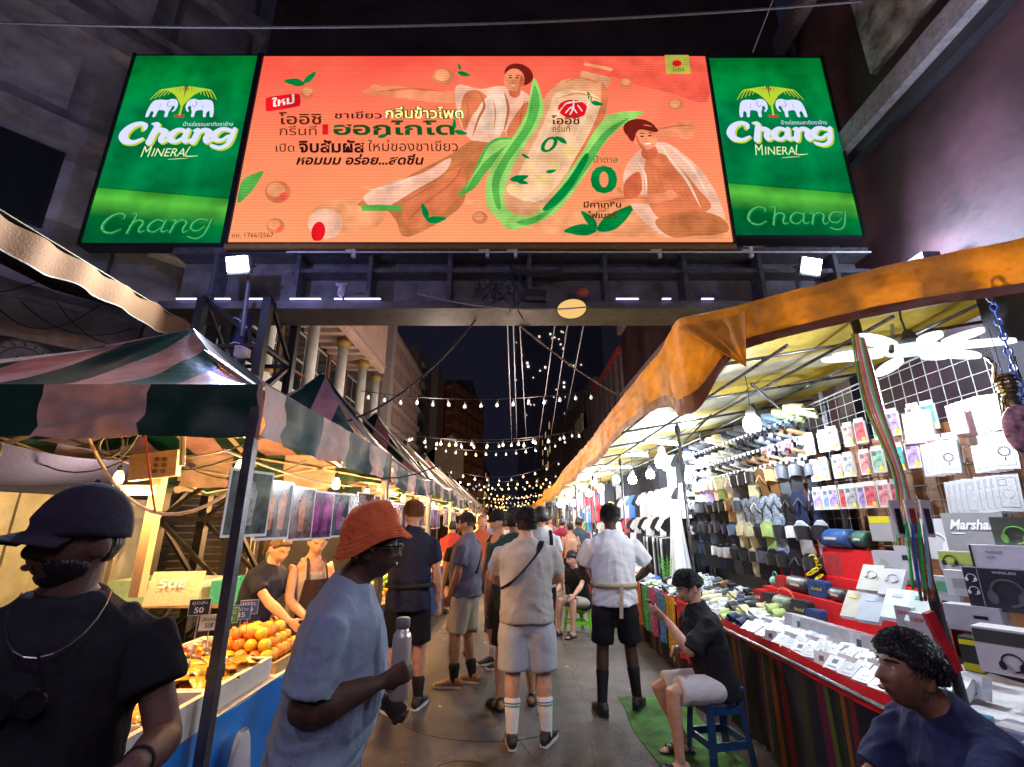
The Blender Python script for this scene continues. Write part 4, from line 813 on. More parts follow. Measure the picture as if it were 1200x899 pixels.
def tent(k, Y0, D=2.72, zs=0., lab=''):
    W = TX1 - TX0; cx, cy_ = (TX0 + TX1) / 2, Y0 + D / 2; ze, zp, zv = 2.34 + zs, (3.24 if k == 0 else 3.78) + zs, 2.07 + zs
    o = empty('market_tent', (cx, cy_, 0), lab, 'tent', 'striped tents of the food stalls'); hw, hd = W / 2, D / 2
    rnd = random.Random(k)
    def roof(a, b_, m, sd):
        # a,b_ : eave corners in local space
        def f(u, v):
            p = V(a).lerp(V(b_), u); q = p.lerp(V((0, 0, zp)), v); sag = .17 * sin(pi * v) * (1 - .3 * v) + .03 * sin(pi * u) * (1 - v)
            q.z = ze - (.07 * sin(pi * u) * (1 - v) if k else 0) + (zp - ze) * v ** (1.35 if k == 0 else 1.5) - .04 * sin(pi * u * 1.) * sin(pi * v) - .012 * sin(u * 23 + v * 9) * sin(pi * v); return q
        b = MB(); b.sheet(f, 22, 14, (0, 0, -.004)); b.build('roof_panel', m, o, True)
    c = [(-hw, -hd, ze), (hw, -hd, ze), (hw, hd, ze), (-hw, hd, ze)]
    roof(c[0], c[1], SHX, 0); roof(c[1], c[2], SHY, 1); roof(c[2], c[3], SHX, 2); roof(c[3], c[0], SHY, 3)
    def val(a, b_, m, ph):
        def f(u, v):
            p = V(a).lerp(V(b_), u); n = (V(b_) - V(a)).normalized().cross(V((0, 0, 1)))
            p.z = ze - (.07 * sin(pi * u) if k else 0) + (zv - ze) * v * (1 if k == 0 else .8 + .25 * noise.noise(V((u * 6, ph, 2)))) - .015 * v * abs(sin(u * 5 * pi)) ; return p + n * (.028 * sin(u * 17 + ph) * v + .006 + .014 * sin(u * 41 + ph + v * 3) * v + .05 * noise.noise(V((u * 14, v * 3, ph))) * (v + .2))
        b = MB(); b.sheet(f, 50, 5, V(b_) * 0 + V((.001, .001, .0)) if False else (.002, .002, 0)); b.build('valance', m, o, True)
    val(c[0], c[1], STX, k); val(c[1], c[2], STY, k + 1); val(c[2], c[3], STX, k + 2); val(c[3], c[0], STY, k + 3)
    for i, (x, y) in enumerate(((-hw + .04, -hd + .04), (hw - .04, -hd + .04), (hw - .04, hd - .06), (-hw + .04, hd - .06))):
        b = MB(); b.box((x, y, (ze - .02) / 2), (.046, .046, ze - .02)); b.box((x, y, 1.0), (.054, .054, .05)); pl = b.build('pole', POLE if k == 0 else mat('pole_grey', (.26, .24, .22), rough=.4, metal=.3), o)
        b = MB(); b.box((x, y, .005), (.1, .1, .01)); b.build('foot', POLE, pl)
    for (p, q) in ((0, 1), (1, 2), (2, 3), (3, 0)):
        A, B_ = V(c[p]), V(c[q]); ins = V((0, 0, 0)); A = A.lerp(V((0, 0, A.z)), .03); B_ = B_.lerp(V((0, 0, B_.z)), .03)
        for i in range(2):
            a = A.lerp(B_, i / 2); b_ = A.lerp(B_, (i + 1) / 2)
            for (z0, z1) in ((-.04, -.27), (-.27, -.04)):
                b = MB(); b.beam(a + V((0, 0, z0)), b_ + V((0, 0, z1)), .03, .018); b.build('scissor_bar', ALU, o)
    for i in range(4):
        b = MB(); b.beam(V(c[i]) * .97 + V((0, 0, .05)), (0, 0, zp - .12), .028); b.build('rafter', ALU, o)
        m_ = (V(c[i]) + V(c[(i + 1) % 4])) / 2; b = MB(); b.beam(m_ * .97 + V((0, 0, -.05)), (0, 0, zp - .5), .028); b.build('rafter', ALU, o)
    b = MB(); b.cyl((0, 0, zp - .55), (0, 0, zp - .03), .03, 10); b.build('king_post', ALU, o)
    return o
NT = 9
wh = ['nearest, with the shiny reddish peak', 'second, its small peak blue in the flood light', 'third, with a green pointed tip', 'fourth, dark and white in bands', 'fifth from the gantry side', 'sixth along the row', 'seventh along the row', 'eighth along the row', 'ninth and last of the row']
for k in range(NT): tent(k, 2.37 + 2.75 * k, zs=(0, -.05, -.01, -.09, -.05, -.12, -.08, -.14, -.11)[k], lab='green and white striped market tent, ' + wh[k])
# lamps under the tents
for k in range(NT):
    Y0 = 2.37 + 2.75 * k
    for j, (x, dy) in enumerate(((-1.75, .7), (-1.6, 2.0), (-3.1, 1.4))):
        if k > 5 and j == 2: continue
        o = empty('hanging_bulb', (x, Y0 + dy, 2.0), f'bare warm bulb hanging in the {ORD[k]} striped tent, ' + ['near the front pole', 'over the counter end', 'at the back'][j], 'bulb', 'bulbs under the striped tents')
        b = MB(); b.lathe([(.005, -.07), (.03, -.06), (.038, -.03), (.03, .01), (.018, .035)], n=12); b.build('globe', bulbglow, o, True)
        b = MB(); b.lathe([(.02, .036), (.022, .06), (.01, .08)], n=10); b.tube([(0, 0, .08), (.01, 0, .2), (0, 0, .33)], .004, 4); b.build('flex', CB, o)
        lamp('POINT', (0, 0, -.12), 46 if j < 2 else 48, WARM, o, r=.02)
def tube_lamp(p, L_, lab, ang=0., pw=0, col=None, m=None):
    o = empty('tube_lamp', p, lab, 'tube lamp', rz=ang); b = MB(); b.cyl((-L_ / 2, 0, 0), (L_ / 2, 0, 0), .014, 10); b.build('tube', m or tubeglow, o, True)
    b = MB(); b.box((0, 0, .03), (L_ * .96, .03, .03)); b.build('batten', mat('batten', (.7, .68, .6)), o)
    if pw: lamp('POINT', (0, -.05, -.06), pw, col or WARM, o, r=.1)
    return o
tube_lamp(atY(156, 578, 2.95), .26, 'short warm LED tube glowing beside the black cap', .0, 10)
for k in range(1, 7): tube_lamp((-1.62, 2.37 + 2.75 * k + 1.2, 2.02), 1.0, f'warm tube lamp along the front of the {ORD[k]} striped tent', pi / 2, 12)
# junction board and wires
p = atY(182, 546, 2.75); o = empty('junction_board', p, 'yellowed plastic socket board hung from the tent frame above the tube lamp', 'socket board')
b = MB(); b.box((0, 0, 0), (.27, .04, .15), Matrix.Rotation(-.12, 3, 'Y')); b.build('board', mat('yellow_plastic', (.62, .50, .28), rough=.4), o)
for i in range(2):
    for j in range(3):
        b = MB(); b.box((.02 + i * .045, -.022, .035 - j * .035), (.026, .006, .02)); b.build('socket', mat('socket_dark', (.2, .16, .1)), o)
random.seed(4)
wl = MB()
for k in range(7):
    a = V((random.uniform(-4, -1.5), 2.6 + random.uniform(0, 1.6), 2.22)); c = a + V((random.uniform(.4, 1.3), random.uniform(-.5, .5), random.uniform(-.05, .05)))
    wl.tube([a.lerp(c, t / 8) - V((0, 0, .2 * 4 * (t / 8) * (1 - t / 8))) for t in range(9)], .006, 4)
for (x, y, z, r) in ((-3.55, 2.7, 2.02, .05), (-3.1, 2.8, 2.05, .06), (-2.35, 2.75, 2.08, .07)):
    wl.tube([(x + r * cos(a), y, z + r * sin(a)) for a in [q * pi / 8 for q in range(17)]], .009, 5)
wl.build('tent_wires', CB, kind='stuff', label='loose black wires looped under the striped tent roof')
for k, (A, B_, c, lab) in enumerate((((-2.45, 2.7, 2.12), (-1.55, 2.72, 1.85), (.75, .68, .55), 'thick pale cable drooping below the socket board'), ((-2.1, 2.6, 2.3), (-1.9, 2.6, 1.7), (.6, .12, .06), 'red wire hanging by the socket board'), ((-1.9, 2.65, 2.3), (-1.84, 2.65, 1.95), (.6, .6, .5), 'coiled white cord under the tent corner'))):
    A, B_ = V(A), V(B_); pts = [A.lerp(B_, t / 12) - V((0, 0, (.28, .02, .0)[k] * 4 * (t / 12) * (1 - t / 12))) for t in range(13)]
    MB().tube(pts, (.010, .006, .016)[k], 6).build('hanging_cable', mat('wire_%d' % k, c), label=lab, cat='cable', group='cables under the first tent')
# hoarding and tarpaulin behind the first tent
hw_ = empty('panel_hoarding', (-4.45, 3.6, 0), 'pale ribbed metal hoarding behind the first tent', 'hoarding')
for k in range(17):
    b = MB(); b.box((.012 * (k % 2), -2.4 + k * .30, .95), (.03, .285, 1.9)); b.build('panel', mat('hoarding_pale', (.27, .30, .26), rough=.5, var=.25, ns=3), hw_)
b = MB(); b.sheet(lambda u, v: (-4.4 + v * 1.0, 1.6 + u * 3.8, 2.02 + v * .16 + .05 * sin(u * 9) - .12 * sin(pi * v)), 24, 6, (0, 0, -.006)); b.build('blue_tarpaulin', cloth('blue_tarp_dark', (.035, .05, .20)), label='dark blue tarpaulin stretched at the back of the first tent', cat='tarpaulin', smooth=True)
b = MB(); b.beam(atY(160, 700, 3.1), atY(188, 560, 3.1), .06); b.build('wooden_post', mat('tan_post', (.34, .25, .16), var=.25, ns=5, stretch=(1, 1, .2)), label='tan timber post between the cap wearer and the lattice tower', cat='post')
ws = empty('roller_shutter', (-5.3, 8.2, 0), 'closed grey roller shutter behind the lattice tower', 'shutter')
for k in range(20):
    b = MB(); b.box((0, 0, .1 + k * .11), (2.6, .04, .095)); b.build('slat', mat('shutter_grey', (.30, .29, .28), rough=.45, metal=.4), ws)
# ---------------------------------------------------------------- left tables
def table(name, lab, x0, x1, y0, y1, z, top, skirt, side=-1, sk_x=None, legs=True, strips=None):
    o = empty(name, ((x0 + x1) / 2, (y0 + y1) / 2, 0), lab, 'table'); cx, cy_ = (x0 + x1) / 2, (y0 + y1) / 2
    b = MB(); b.box((0, 0, z - .015), (x1 - x0, y1 - y0, .03)); b.build('tabletop', top, o)
    if legs:
        for sx in (-1, 1):
            for sy in (-1, 1):
                b = MB(); b.box((sx * (x1 - x0 - .12) / 2, sy * (y1 - y0 - .12) / 2, (z - .03) / 2), (.035, .035, z - .031)); b.build('leg', GREYP, o)
    if skirt:
        sx = side * (x1 - x0) / 2 + side * .012
        def f(u, v): return (sx + .018 * sin(u * (y1 - y0) * 14) * v + .01 * sin(u * 43), (u - .5) * (y1 - y0), z - .002 - v * (z - .06))
        b = MB(); b.sheet(f, int((y1 - y0) * 26), 6, (-.003 * side, 0, 0)); b.build('skirt', skirt, o, True)
        ysd = -1
        b = MB(); b.sheet(lambda u, v: ((u - .5) * (x1 - x0), -(y1 - y0) / 2 - .01 - .012 * sin(u * 22) * v, z - .002 - v * (z - .06)), 24, 6, (0, .003, 0)); b.build('skirt', skirt, o, True)
    return o
WOODT = mat('table_board', (.34, .22, .13), var=.3, ns=4, stretch=(1, 6, 1))
BLUET = mat('blue_vinyl', (.02, .22, .75), rough=.38, var=.15, ns=3, bump=.4, bs=6)
table('fruit_table', 'fruit stall table with a bright blue vinyl skirt', -2.35, -1.42, 1.75, 5.05, .75, mat('table_white', (.6, .58, .5), var=.2), BLUET, 1)
table('fruit_table', 'second food stall table behind the bucket hat man, grey skirt', -2.35, -1.42, 5.2, 7.9, .78, WOODT, cloth('grey_skirt', (.25, .22, .22)), 1)
for k in range(2, 8): table('food_table', f'food table under the {ORD[k]} striped tent', -2.3, -1.42, 2.45 + 2.75 * k, 5.05 + 2.75 * k, .8, WOODT, cloth('skirt_%d' % (k % 3), ((.35, .05, .04), (.3, .28, .25), (.05, .1, .25))[k % 3]), 1)
FOAM = mat('foam_white', (.74, .72, .68), rough=.7, var=.08, ns=30, bump=.25, bs=160)
def tray(name, lab, x0, x1, y0, y1, z, h, m=FOAM, t=.028, **k):
    o = empty(name, ((x0 + x1) / 2, (y0 + y1) / 2, z), lab, 'box', **k); W, D = x1 - x0, y1 - y0; b = MB()
    b.box((0, 0, .015), (W, D, .03)); b.box((-W / 2 + t / 2, 0, h / 2 + .015), (t, D, h - .03)); b.box((W / 2 - t / 2, 0, h / 2 + .015), (t, D, h - .03)); b.box((0, -D / 2 + t / 2, h / 2 + .0151), (W - 2 * t, t, h - .0302)); b.box((0, D / 2 - t / 2, h / 2 + .0151), (W - 2 * t, t, h - .0302))
    b.build('shell', m, o); return o
tray('foam_box', 'long white foam box at the table corner behind the front tent pole', -2.10, -1.40, 1.86, 2.52, .752, .14)
tray('foam_box', 'white foam tray of yellow fruit packs beside the striding bucket hat man', -2.12, -1.46, 2.62, 3.22, .752, .11)
tray('foam_box', 'shallow foam tray of dried fruit at the far side of the fruit table', -2.3, -1.8, 3.3, 3.9, .752, .08)
random.seed(8)
YEL = mat('mango_pack', (.80, .42, .03), rough=.25, var=.25, ns=25, coat=.5); ORA = mat('orange_pack', (.75, .24, .03), rough=.3, var=.25, ns=25, coat=.5); PALEP = mat('pale_pack', (.7, .58, .38), rough=.3, var=.2, ns=25, coat=.4)
def packmesh(m):
    b = MB(); b.grid(lambda u, v: ((u - .5) * .10, (v - .5) * .17, .006 + .022 * (sin(pi * u) * sin(pi * v)) ** .6 + .004 * sin(u * 20) * sin(v * 17)), 8, 10); b.grid(lambda u, v: ((.5 - u) * .10, (v - .5) * .17, 0.0), 1, 1); b.mi = 1; b.box((0, .08, .012), (.08, .03, .012))
    return b.mesh('fruit_pack', [m, BLACKM], True)
PKM = [packmesh(m) for m in (YEL, ORA, PALEP)]
cnt = 0
for (x0, x1, y0, y1, z, n, mm) in ((-2.06, -1.5, 2.68, 3.16, .80, 36, (0, 0, 1)), (-2.04, -1.47, 1.92, 2.47, .81, 30, (2, 0, 0)), (-2.25, -1.85, 3.35, 3.85, .79, 8, (1, 2, 1))):
    for i in range(n):
        cnt += 1; t = mm[i % 3]
        inst(PKM[t], 'fruit_pack', (random.uniform(x0 + .03, x1 - .03), random.uniform(y0 + .06, y1 - .06), z + .013 * (i // 5) if n < 20 else z + .010 * (i // 4)), (random.uniform(-.25, .25), random.uniform(-.25, .25), random.uniform(-.9, .9)),
             label=['plastic pack of yellow sliced mango', 'plastic pack of orange papaya strips', 'plastic pack of pale sliced fruit'][t] + [' heaped in the tray beside the bucket hat man', ' heaped in the long corner foam box', ' in the shallow far tray'][0 if z == .8 else (1 if z == .81 else 2)], cat='fruit pack', group='packs of cut fruit in the foam trays')
# round fruit
def fruit(m): b = MB(); b.ball((0, 0, 0), (.042, .042, .038), 14); b.lathe([(.005, 0), (.004, .006)], (0, 0, .036), 5); return b.mesh('fruit', m, True)
FM = {n: fruit(mat('fruit_' + n, c, rough=.35, var=.25, ns=14, bump=.15, bs=150, coat=.2)) for n, c in (('orange', (.75, .22, .02)), ('yellow', (.80, .50, .03)), ('red', (.55, .06, .03)), ('green', (.22, .50, .05)), ('mango', (.78, .40, .05)))}
def pile(cx, cy_, z, nx, ny, layers, kinds, where, sp=.078, grp='fruit piled on the stalls'):
    for l in range(layers):
        for i in range(nx - l):
            for j in range(ny - l):
                n = random.choice(kinds); inst(FM[n], 'fruit', (cx + (i - (nx - l - 1) / 2) * sp + random.uniform(-.006, .006), cy_ + (j - (ny - l - 1) / 2) * sp + random.uniform(-.006, .006), z + .036 + l * .058), (random.uniform(-1, 1), random.uniform(-1, 1), 0), scale=random.uniform(.9, 1.08), label=f'{n} fruit {where}, {["bottom", "middle", "top"][l + 3 - layers] if layers < 3 else ["bottom", "middle", "top"][l]} layer, {ORD[i]} row, {ORD[j]} along', cat='fruit', group='fruit piled on the stalls')
pile(-1.72, 3.55, .79, 5, 6, 3, ('orange', 'mango', 'yellow', 'orange'), 'in the basket beside the drink cups')
pile(-2.0, 4.25, .76, 4, 4, 2, ('red', 'orange'), 'behind the basket by the vendors')
pile(-1.72, 5.75, .80, 6, 7, 3, ('yellow', 'yellow', 'mango'), 'on the second table by the navy shirt')
pile(-1.75, 6.55, .80, 6, 6, 3, ('green', 'green', 'yellow'), 'in the far pile on the second table')
pile(-1.7, 8.6, .82, 6, 6, 2, ('yellow', 'orange'), 'on the third stall by the slate polo')
tray('wicker_basket', 'wide tan basket holding oranges on the fruit table', -1.94, -1.46, 3.28, 3.82, .752, .06, mat('wicker', (.45, .30, .14), var=.35, ns=50), .02)
# lime green bags
for k, (x, y) in enumerate(((-1.58, 5.25), (-1.68, 5.42), (-1.55, 5.0))):
    b = MB(); b.ball((0, 0, .09), (.11, .13, .09), 16)
    for i, v_ in enumerate(b.v): n_ = noise.noise(V(v_) * 22) * .03; b.v[i] = tuple(V(v_) * (1 + n_ * 4))
    ob = b.build('vegetable_bag', mat('lime_bag', (.42, .75, .05), rough=.25, var=.2, coat=.4) if k < 2 else YEL, None, True, label=['lime green plastic bag of leaves under the reaching hand', 'second lime bag behind the reaching hand', 'yellow bag at the near end of the second table'][k], cat='bag', group='bags on the second table'); ob.location = (x, y, .78)
# drink cups
CUPS = [('red', (.65, .08, .05)), ('yellow', (.85, .48, .04)), ('pink', (.7, .25, .2)), ('orange', (.8, .3, .03)), ('white', (.7, .65, .55))]
for i in range(11):
    nme, c = CUPS[i % 5]; x, y = -1.98 + (i % 2) * .11, 3.0 + (i // 2) * .17
    o = empty('fruit_cup', (x, y, .752), f'clear cup of {nme} fruit chunks, ' + ('front' if i % 2 else 'back') + f' row, {ORD[i // 2]} from the tray', 'cup', 'cups of cut fruit in front of the vendors')
    b = MB(); b.lathe([(.034, 0), (.048, .13), (.048, .135), (.044, .135), (.031, .004)], n=14); b.build('cup', mat('cup_plastic', (.9, .9, .9), rough=.1, var=0, bump=0, trans=.7), o, True)
    rr = random.Random(i); b = MB()
    for q in range(16): b.box((rr.uniform(-.024, .024), rr.uniform(-.024, .024), .02 + q * .010), (.028, .024, .026), rotm_(rr) if False else Matrix.Rotation(rr.uniform(0, 3), 3, (rr.random(), rr.random(), 1)))
    b.build('fruit_chunks', mat('chunks_' + nme, c, rough=.3, var=.2), o, kind='stuff')
# price cards
TXTW = mat('chalk_white', (.85, .85, .85), var=0, bump=0)
for i, (px, py, yy, t1, t2, c) in enumerate(((234, 712, 2.75, '50', 'ชุดละ', 'black'), (268, 722, 2.95, '60', 'น้ำผลไม้', 'green'), (283, 718, 3.05, '35', 'มะม่วง', 'blue'), (292, 712, 3.15, '40', 'เงาะ', 'blue'), (246, 730, 2.85, '50฿', 'สับปะรด', 'white'))):
    p = atY(px, py, yy); cc = dict(black=(.03, .04, .05), green=(.10, .35, .12), blue=(.05, .14, .40), white=(.75, .75, .7))[c]
    o = empty('price_card', p, f'small {["black", "green", "nearer blue", "farther blue", "white"][i]} price card reading {t1} on the fruit table', 'price card', 'price cards on the fruit table', rz=.35)
    b = MB(); b.box((0, 0, 0), (.095, .006, .075)); b.build('card', mat('card_' + c, cc, rough=.4, var=.05, bump=0), o); b = MB(); b.cyl((0, .004, -.16), (0, .004, -.03), .003); b.build('stick', ALU, o)
    m = TXTW if c != 'white' else MC['card_blue']
    text(t1, 'lettering', m, (V((-.022, -.0045, -.028)), V((.022, -.0045, -.028)), V((-.022, -.0045, 0))), o, bold=.02); text(t2, 'lettering', m, (V((-.036, -.0045, .008)), V((.036, -.0045, .008)), V((-.036, -.0045, .028))), o)
    b = MB(); b.box((0, -.0005, .0), (.101, .004, .081)); b.build('card_border', mat('card_edge', (.6, .6, .55)), o)
p = atY(205, 690, 3.0); o = empty('cardboard_sign', p, 'cream card sign with faint numbers leaning by the lattice tower', 'sign', rz=.2)
b = MB(); b.box((0, 0, 0), (.28, .008, .19), Matrix.Rotation(-.35, 3, 'X')); b.build('card', mat('cream_card', (.66, .54, .36), var=.1), o); text('50฿', 'lettering', TXTW, (V((-.09, -.012, .0)), V((.07, -.012, .0)), V((-.09, .008, .055))), o, bold=.02)
# hanging menus: laminated drink photographs
MEN = [((.10, .12, .11), (.45, .45, .42)), ((.12, .06, .07), (.65, .22, .10)), ((.14, .04, .05), (.60, .05, .08)), ((.12, .03, .12), (.35, .05, .30)), ((.05, .06, .12), (.30, .40, .55)), ((.25, .18, .10), (.7, .5, .3)), ((.10, .02, .05), (.6, .1, .2))]
for k in range(4):
    for i in range(7 if k < 2 else 5):
        Y0 = 2.55 + k * 2.75 + i * .36; bgc, fc = MEN[(i + k * 3) % 7]; z = 1.70 + .05 * ((i - 3) / 3) ** 2
        if Y0 > 5.0 + k * 2.75: break
        o = empty('menu_photo', (-1.50 - .02 * (i % 2), Y0, z), f'laminated drink photo hanging in the {ORD[k]} tent, {ORD[i]} from its front pole', 'menu', 'laminated drink photos hung on a line', rz=pi / 2 - .22 + .05 * (i % 3))
        b = MB(); b.box((.16, 0, 0), (.335, .004, .36)); b.build('border', mat('laminate', (.72, .70, .66), rough=.15, var=.03, bump=0), o)
        b = MB(); b.box((.16, -.003, 0), (.305, .003, .33)); b.build('picture', mat('menu_bg_%d' % ((i + k * 3) % 7), bgc, rough=.12, var=.5, ns=9, bump=0, coat=.6), o)
        for q in range(2 if (i + k) % 2 else 1):
            b = MB(); xx = .16 + (q - .5) * .12 * ((i + k) % 2); pr = [(-.03, -.12), (.03, -.12), (.045, .06), (.03, .09), (.008, .12), (-.008, .12), (-.03, .09), (-.045, .06)]
            b.prism([(xx + a, c) for a, c in pr], lambda u, v, t: V((u, -.0055 - t, v)), .001); b.build('printed_drink', mat('menu_fg_%d' % ((i + k * 3 + q) % 7), fc, rough=.12, var=.45, ns=14, bump=0, coat=.6), o)
    b = MB(); b.tube([(-1.50, 2.45 + k * 2.75 + t * .26, 1.95 + .06 * ((t - 5) / 5) ** 2) for t in range(11)], .006, 5); b.build('menu_line', mat('line_white', (.7, .66, .55)), label=f'white cord carrying the drink photos of the {ORD[k]} tent', cat='cord')
# red-lettered banner at the second counter
o = empty('counter_banner', (-1.385, 7.2, 0), 'pale counter banner with big red Thai letters beyond the navy shirt man', 'banner', rz=pi / 2)
b = MB(); b.box((0, 0, .48), (1.2, .01, .5)); b.build('cloth_panel', mat('banner_pale', (.55, .45, .42), var=.1), o); text('อร่อย', 'lettering', REDP if False else mat('banner_red', (.6, .03, .03), var=0, bump=0), (V((-.5, -.008, .30)), V((.5, -.008, .30)), V((-.5, -.008, .66))), o, bold=.03)
# plastic bag hanging from the blue skirt, pink strip beside it
def bagf(u, v):
    a = 2 * pi * u; r = .075 * (sin(pi * min(1, v * .95 + .05)) ** .5) * (1 + .12 * sin(a * 4 + v * 7)); return (-1.33 + r * cos(a) * .6, 2.72 + r * sin(a), .66 - .42 * v)
b = MB(); b.sheet(bagf, 28, 14, (.001, 0, 0)); b.build('plastic_bag', mat('bag_plastic', (.70, .72, .78), rough=.2, var=.1, alpha=.75), None, True, label='crumpled clear plastic bag hanging on the blue table skirt', cat='bag')
b = MB(); b.sheet(lambda u, v: (-1.33 + .02 * sin(v * 7), 2.50 + u * .12, .38 - .25 * v + .02 * sin(u * 12)), 8, 8, (.01, 0, 0)); b.build('pink_cloth', cloth('hot_pink', (.65, .05, .16)), None, True, label='hot pink rag hanging low on the blue table skirt', cat='cloth')
for k in range(3):
    tray('plastic_tub', ['turquoise tub behind the women vendors', 'white tub behind the women vendors', 'pale green tub at the back of the fruit stall'][k], -2.9 - .5 * k, -2.5 - .5 * k, 4.9, 5.4, .9, .2, mat('tub_%d' % k, ((.05, .4, .38), (.7, .7, .68), (.3, .5, .4))[k]), .02)
table('back_table', 'back table carrying plastic tubs behind the women vendors', -4.1, -2.45, 4.85, 5.4, .9, WOODT, None)

# ================================================================== RIGHT STALLS
TARP = fabric_mat('orange_tarp', (.84, .45, .04), (.62, .25, .035), None, tl=.55, rough=.5)
TARPIN = fabric_mat('roof_tarp', (.78, .60, .12), (.80, .76, .55), 1, .55, .2, tl=.35)
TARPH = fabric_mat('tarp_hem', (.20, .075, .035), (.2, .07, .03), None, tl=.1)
ct_ = empty('tarpaulin_canopy', (1.1, 10, 0), 'long orange tarpaulin canopy over the goods stalls on the aisle', 'canopy'); ox = V((1.1, 10, 0))
path = [V((1.02, 34, 2.50)), V((1.05, 26, 2.52)), V((1.08, 20, 2.5)), V((1.12, 16.5, 2.50)), V((1.0, 15.2, 2.58)), V((1.12, 13, 2.6)), V((1.08, 10, 2.68)), V((1.1, 7, 2.74)), V((1.08, 5, 2.80)), V((1.1, 3.4, 2.86)), V((1.09, 2.98, 2.90)), V((1.09, 2.88, 2.92)), V((1.12, 2.82, 2.92)), V((1.18, 2.76, 2.91)), V((1.34, 2.62, 2.90)), V((1.87, 2.18, 2.90)), V((2.36, 1.88, 2.90)), V((3.0, 1.5, 2.92)), V((3.8, 1.1, 2.95))]
PP = spline([tuple(p) for p in path], 12, False); NPP = len(PP) - 1
LEN = [0]
for i in range(NPP): LEN.append(LEN[-1] + (PP[i + 1] - PP[i]).length)
def pathat(u):
    s = u * NPP; i = min(int(s), NPP - 1); return PP[i].lerp(PP[i + 1], s - i), (PP[i + 1] - PP[i]).normalized(), LEN[i]
def fasc(u, v):
    p, t, l = pathat(u); n = V((-t.y, t.x, 0)).normalized() * -1   # outward
    side = 1 - max(0, min(1, (p.x - 1.1) / .25)); dr = .35 * side + .27 * (1 - side)
    crn = exp(-((l - LEN[132]) / .35) ** 2) if False else exp(-(((p.x - 1.12) / .16) ** 2 + ((p.y - 2.85) / .3) ** 2))
    rg = lambda a, c, e: 1 - abs(noise.noise(V((a, c, e)))) * 3.2
    wr = .014 * sin(l * 9) * v + .016 * rg(l * 2.2 + v * 1.6, v * 1.2 - l * .5, 1) + .011 * rg(l * 5.5 - v * 2, v * 2.4, 4) + .005 * rg(l * 13, v * 6, 7)
    q = p + n * (.004 * sin(pi * v) + wr * .55 + .02 * noise.noise(V((l * 1.1, v * 1.5, 3))) * v) ; q.z -= v * dr * (1 + .10 * sin(l * 2.3) + .75 * crn); return q - ox
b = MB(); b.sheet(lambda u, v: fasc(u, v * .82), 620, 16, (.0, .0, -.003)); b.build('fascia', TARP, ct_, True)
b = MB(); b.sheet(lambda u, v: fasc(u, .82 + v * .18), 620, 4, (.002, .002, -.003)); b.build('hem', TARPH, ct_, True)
def flap(u, v):
    a = V((1.10, 2.86, 2.86)); c = V((1.40, 2.57, 2.84)); d = V((1.36, 2.58, 2.50)); e = a.lerp(c, u); t = d + (e - d) * (1 - v)
    return t + V((-.55, -.6, 0)).normalized() * (.03 + .02 * sin(u * 7 + v * 3) * (1 - v) + .008 * sin(u * 19)) - ox
b = MB(); b.sheet(flap, 24, 12, (.002, .002, 0)); b.build('folded_flap', TARP, ct_, True)
def rooff(u, v):
    p, t, l = pathat(u); tx = 3.9; k = v
    if p.y > 2.99: q = V((p.x + (tx - p.x) * k, p.y, p.z + .45 * k - .05 * sin(pi * k)))
    else: q = V((p.x + (tx - p.x) * k, p.y + (2.95 - p.y) * min(1, k * 1.0) * 1, p.z + (3.33 - p.z) * k))
    q.z += .03 * sin(p.y * 4.5) * sin(pi * k) + .02 * noise.noise(V((p.x * 2 + k * 4, p.y * 2, 0)));  return q - ox
b = MB(); b.sheet(rooff, 260, 12, (0, 0, .004)); b.build('roof_sheet', TARPIN, ct_, True)
# faint stencilled Thai on the tarp side
text('ร้าน 8', 'lettering', mat('tarp_ink', (.25, .09, .02)), tuple(atX(a, c, 1.045) - ox for a, c in ((765, 452), (778, 438), (762, 446))), ct_) if False else None
PST = mat('stall_pole', (.16, .16, .18), rough=.3, metal=.7, var=.3)
fr = empty('pipe_scaffold', (1.87, 10, 0), 'grey pipe scaffold of poles and rafters carrying the orange tarpaulin', 'scaffold'); oy = 10
ys = [2.28, 5.2, 8.1, 11, 14, 17, 20, 23, 26, 29]
for i, y in enumerate(ys):
    b = MB()
    if i == 0: b.cyl((.08, y - oy - .0, 0), (-.0, y - oy + .10, 2.84), .022, 10)
    else: b.cyl((0.02, y - oy, 0), (-.02, y - oy, 2.74 - .02 * i), .017, 10)
    pl = b.build('pole', BLACKM if i == 0 else PST, fr, True)
    if i: b = MB(); b.cyl((-.02, y - oy, 2.62 - .02 * i), (-.02, y - oy, 2.70 - .02 * i), .03, 10); b.build('clamp', BLACKM, pl)
    for xx, zz in ((1.02, 3.05), (1.9, 3.1)):
        b = MB(); b.cyl((xx, y - oy + .3, 0), (xx, y - oy + .3, zz), .02, 8); b.build('pole', PST, fr, True)
for i in range(22):
    y = 3.3 + i * 1.22; b = MB(); b.cyl((-.70, y - oy, 2.70 - .012 * i), (1.9, y - oy, 3.14 - .012 * i), .013, 8); b.build('rafter', PST, fr, True)
for xx, zz in ((-.45, 2.76), (0., 2.80), (.55, 2.90), (1.15, 3.0)):
    b = MB(); b.cyl((xx, (3.0 if xx < .2 else 2.75) - oy, zz), (xx, 29 - oy, zz - .25), .013, 8); b.build('purlin', PST, fr, True)
for (a, c) in ((( -.02, 5.2, 2.45), (.55, 5.6, 2.9)), ((.1, 2.3, 2.5), (.75, 3.0, 2.95)), ((.95, 4.6, 2.6), (.3, 4.1, 2.85))):
    b = MB(); b.cyl((a[0], a[1] - oy, a[2]), (c[0], c[1] - oy, c[2]), .012, 8); b.build('brace', PST, fr, True)
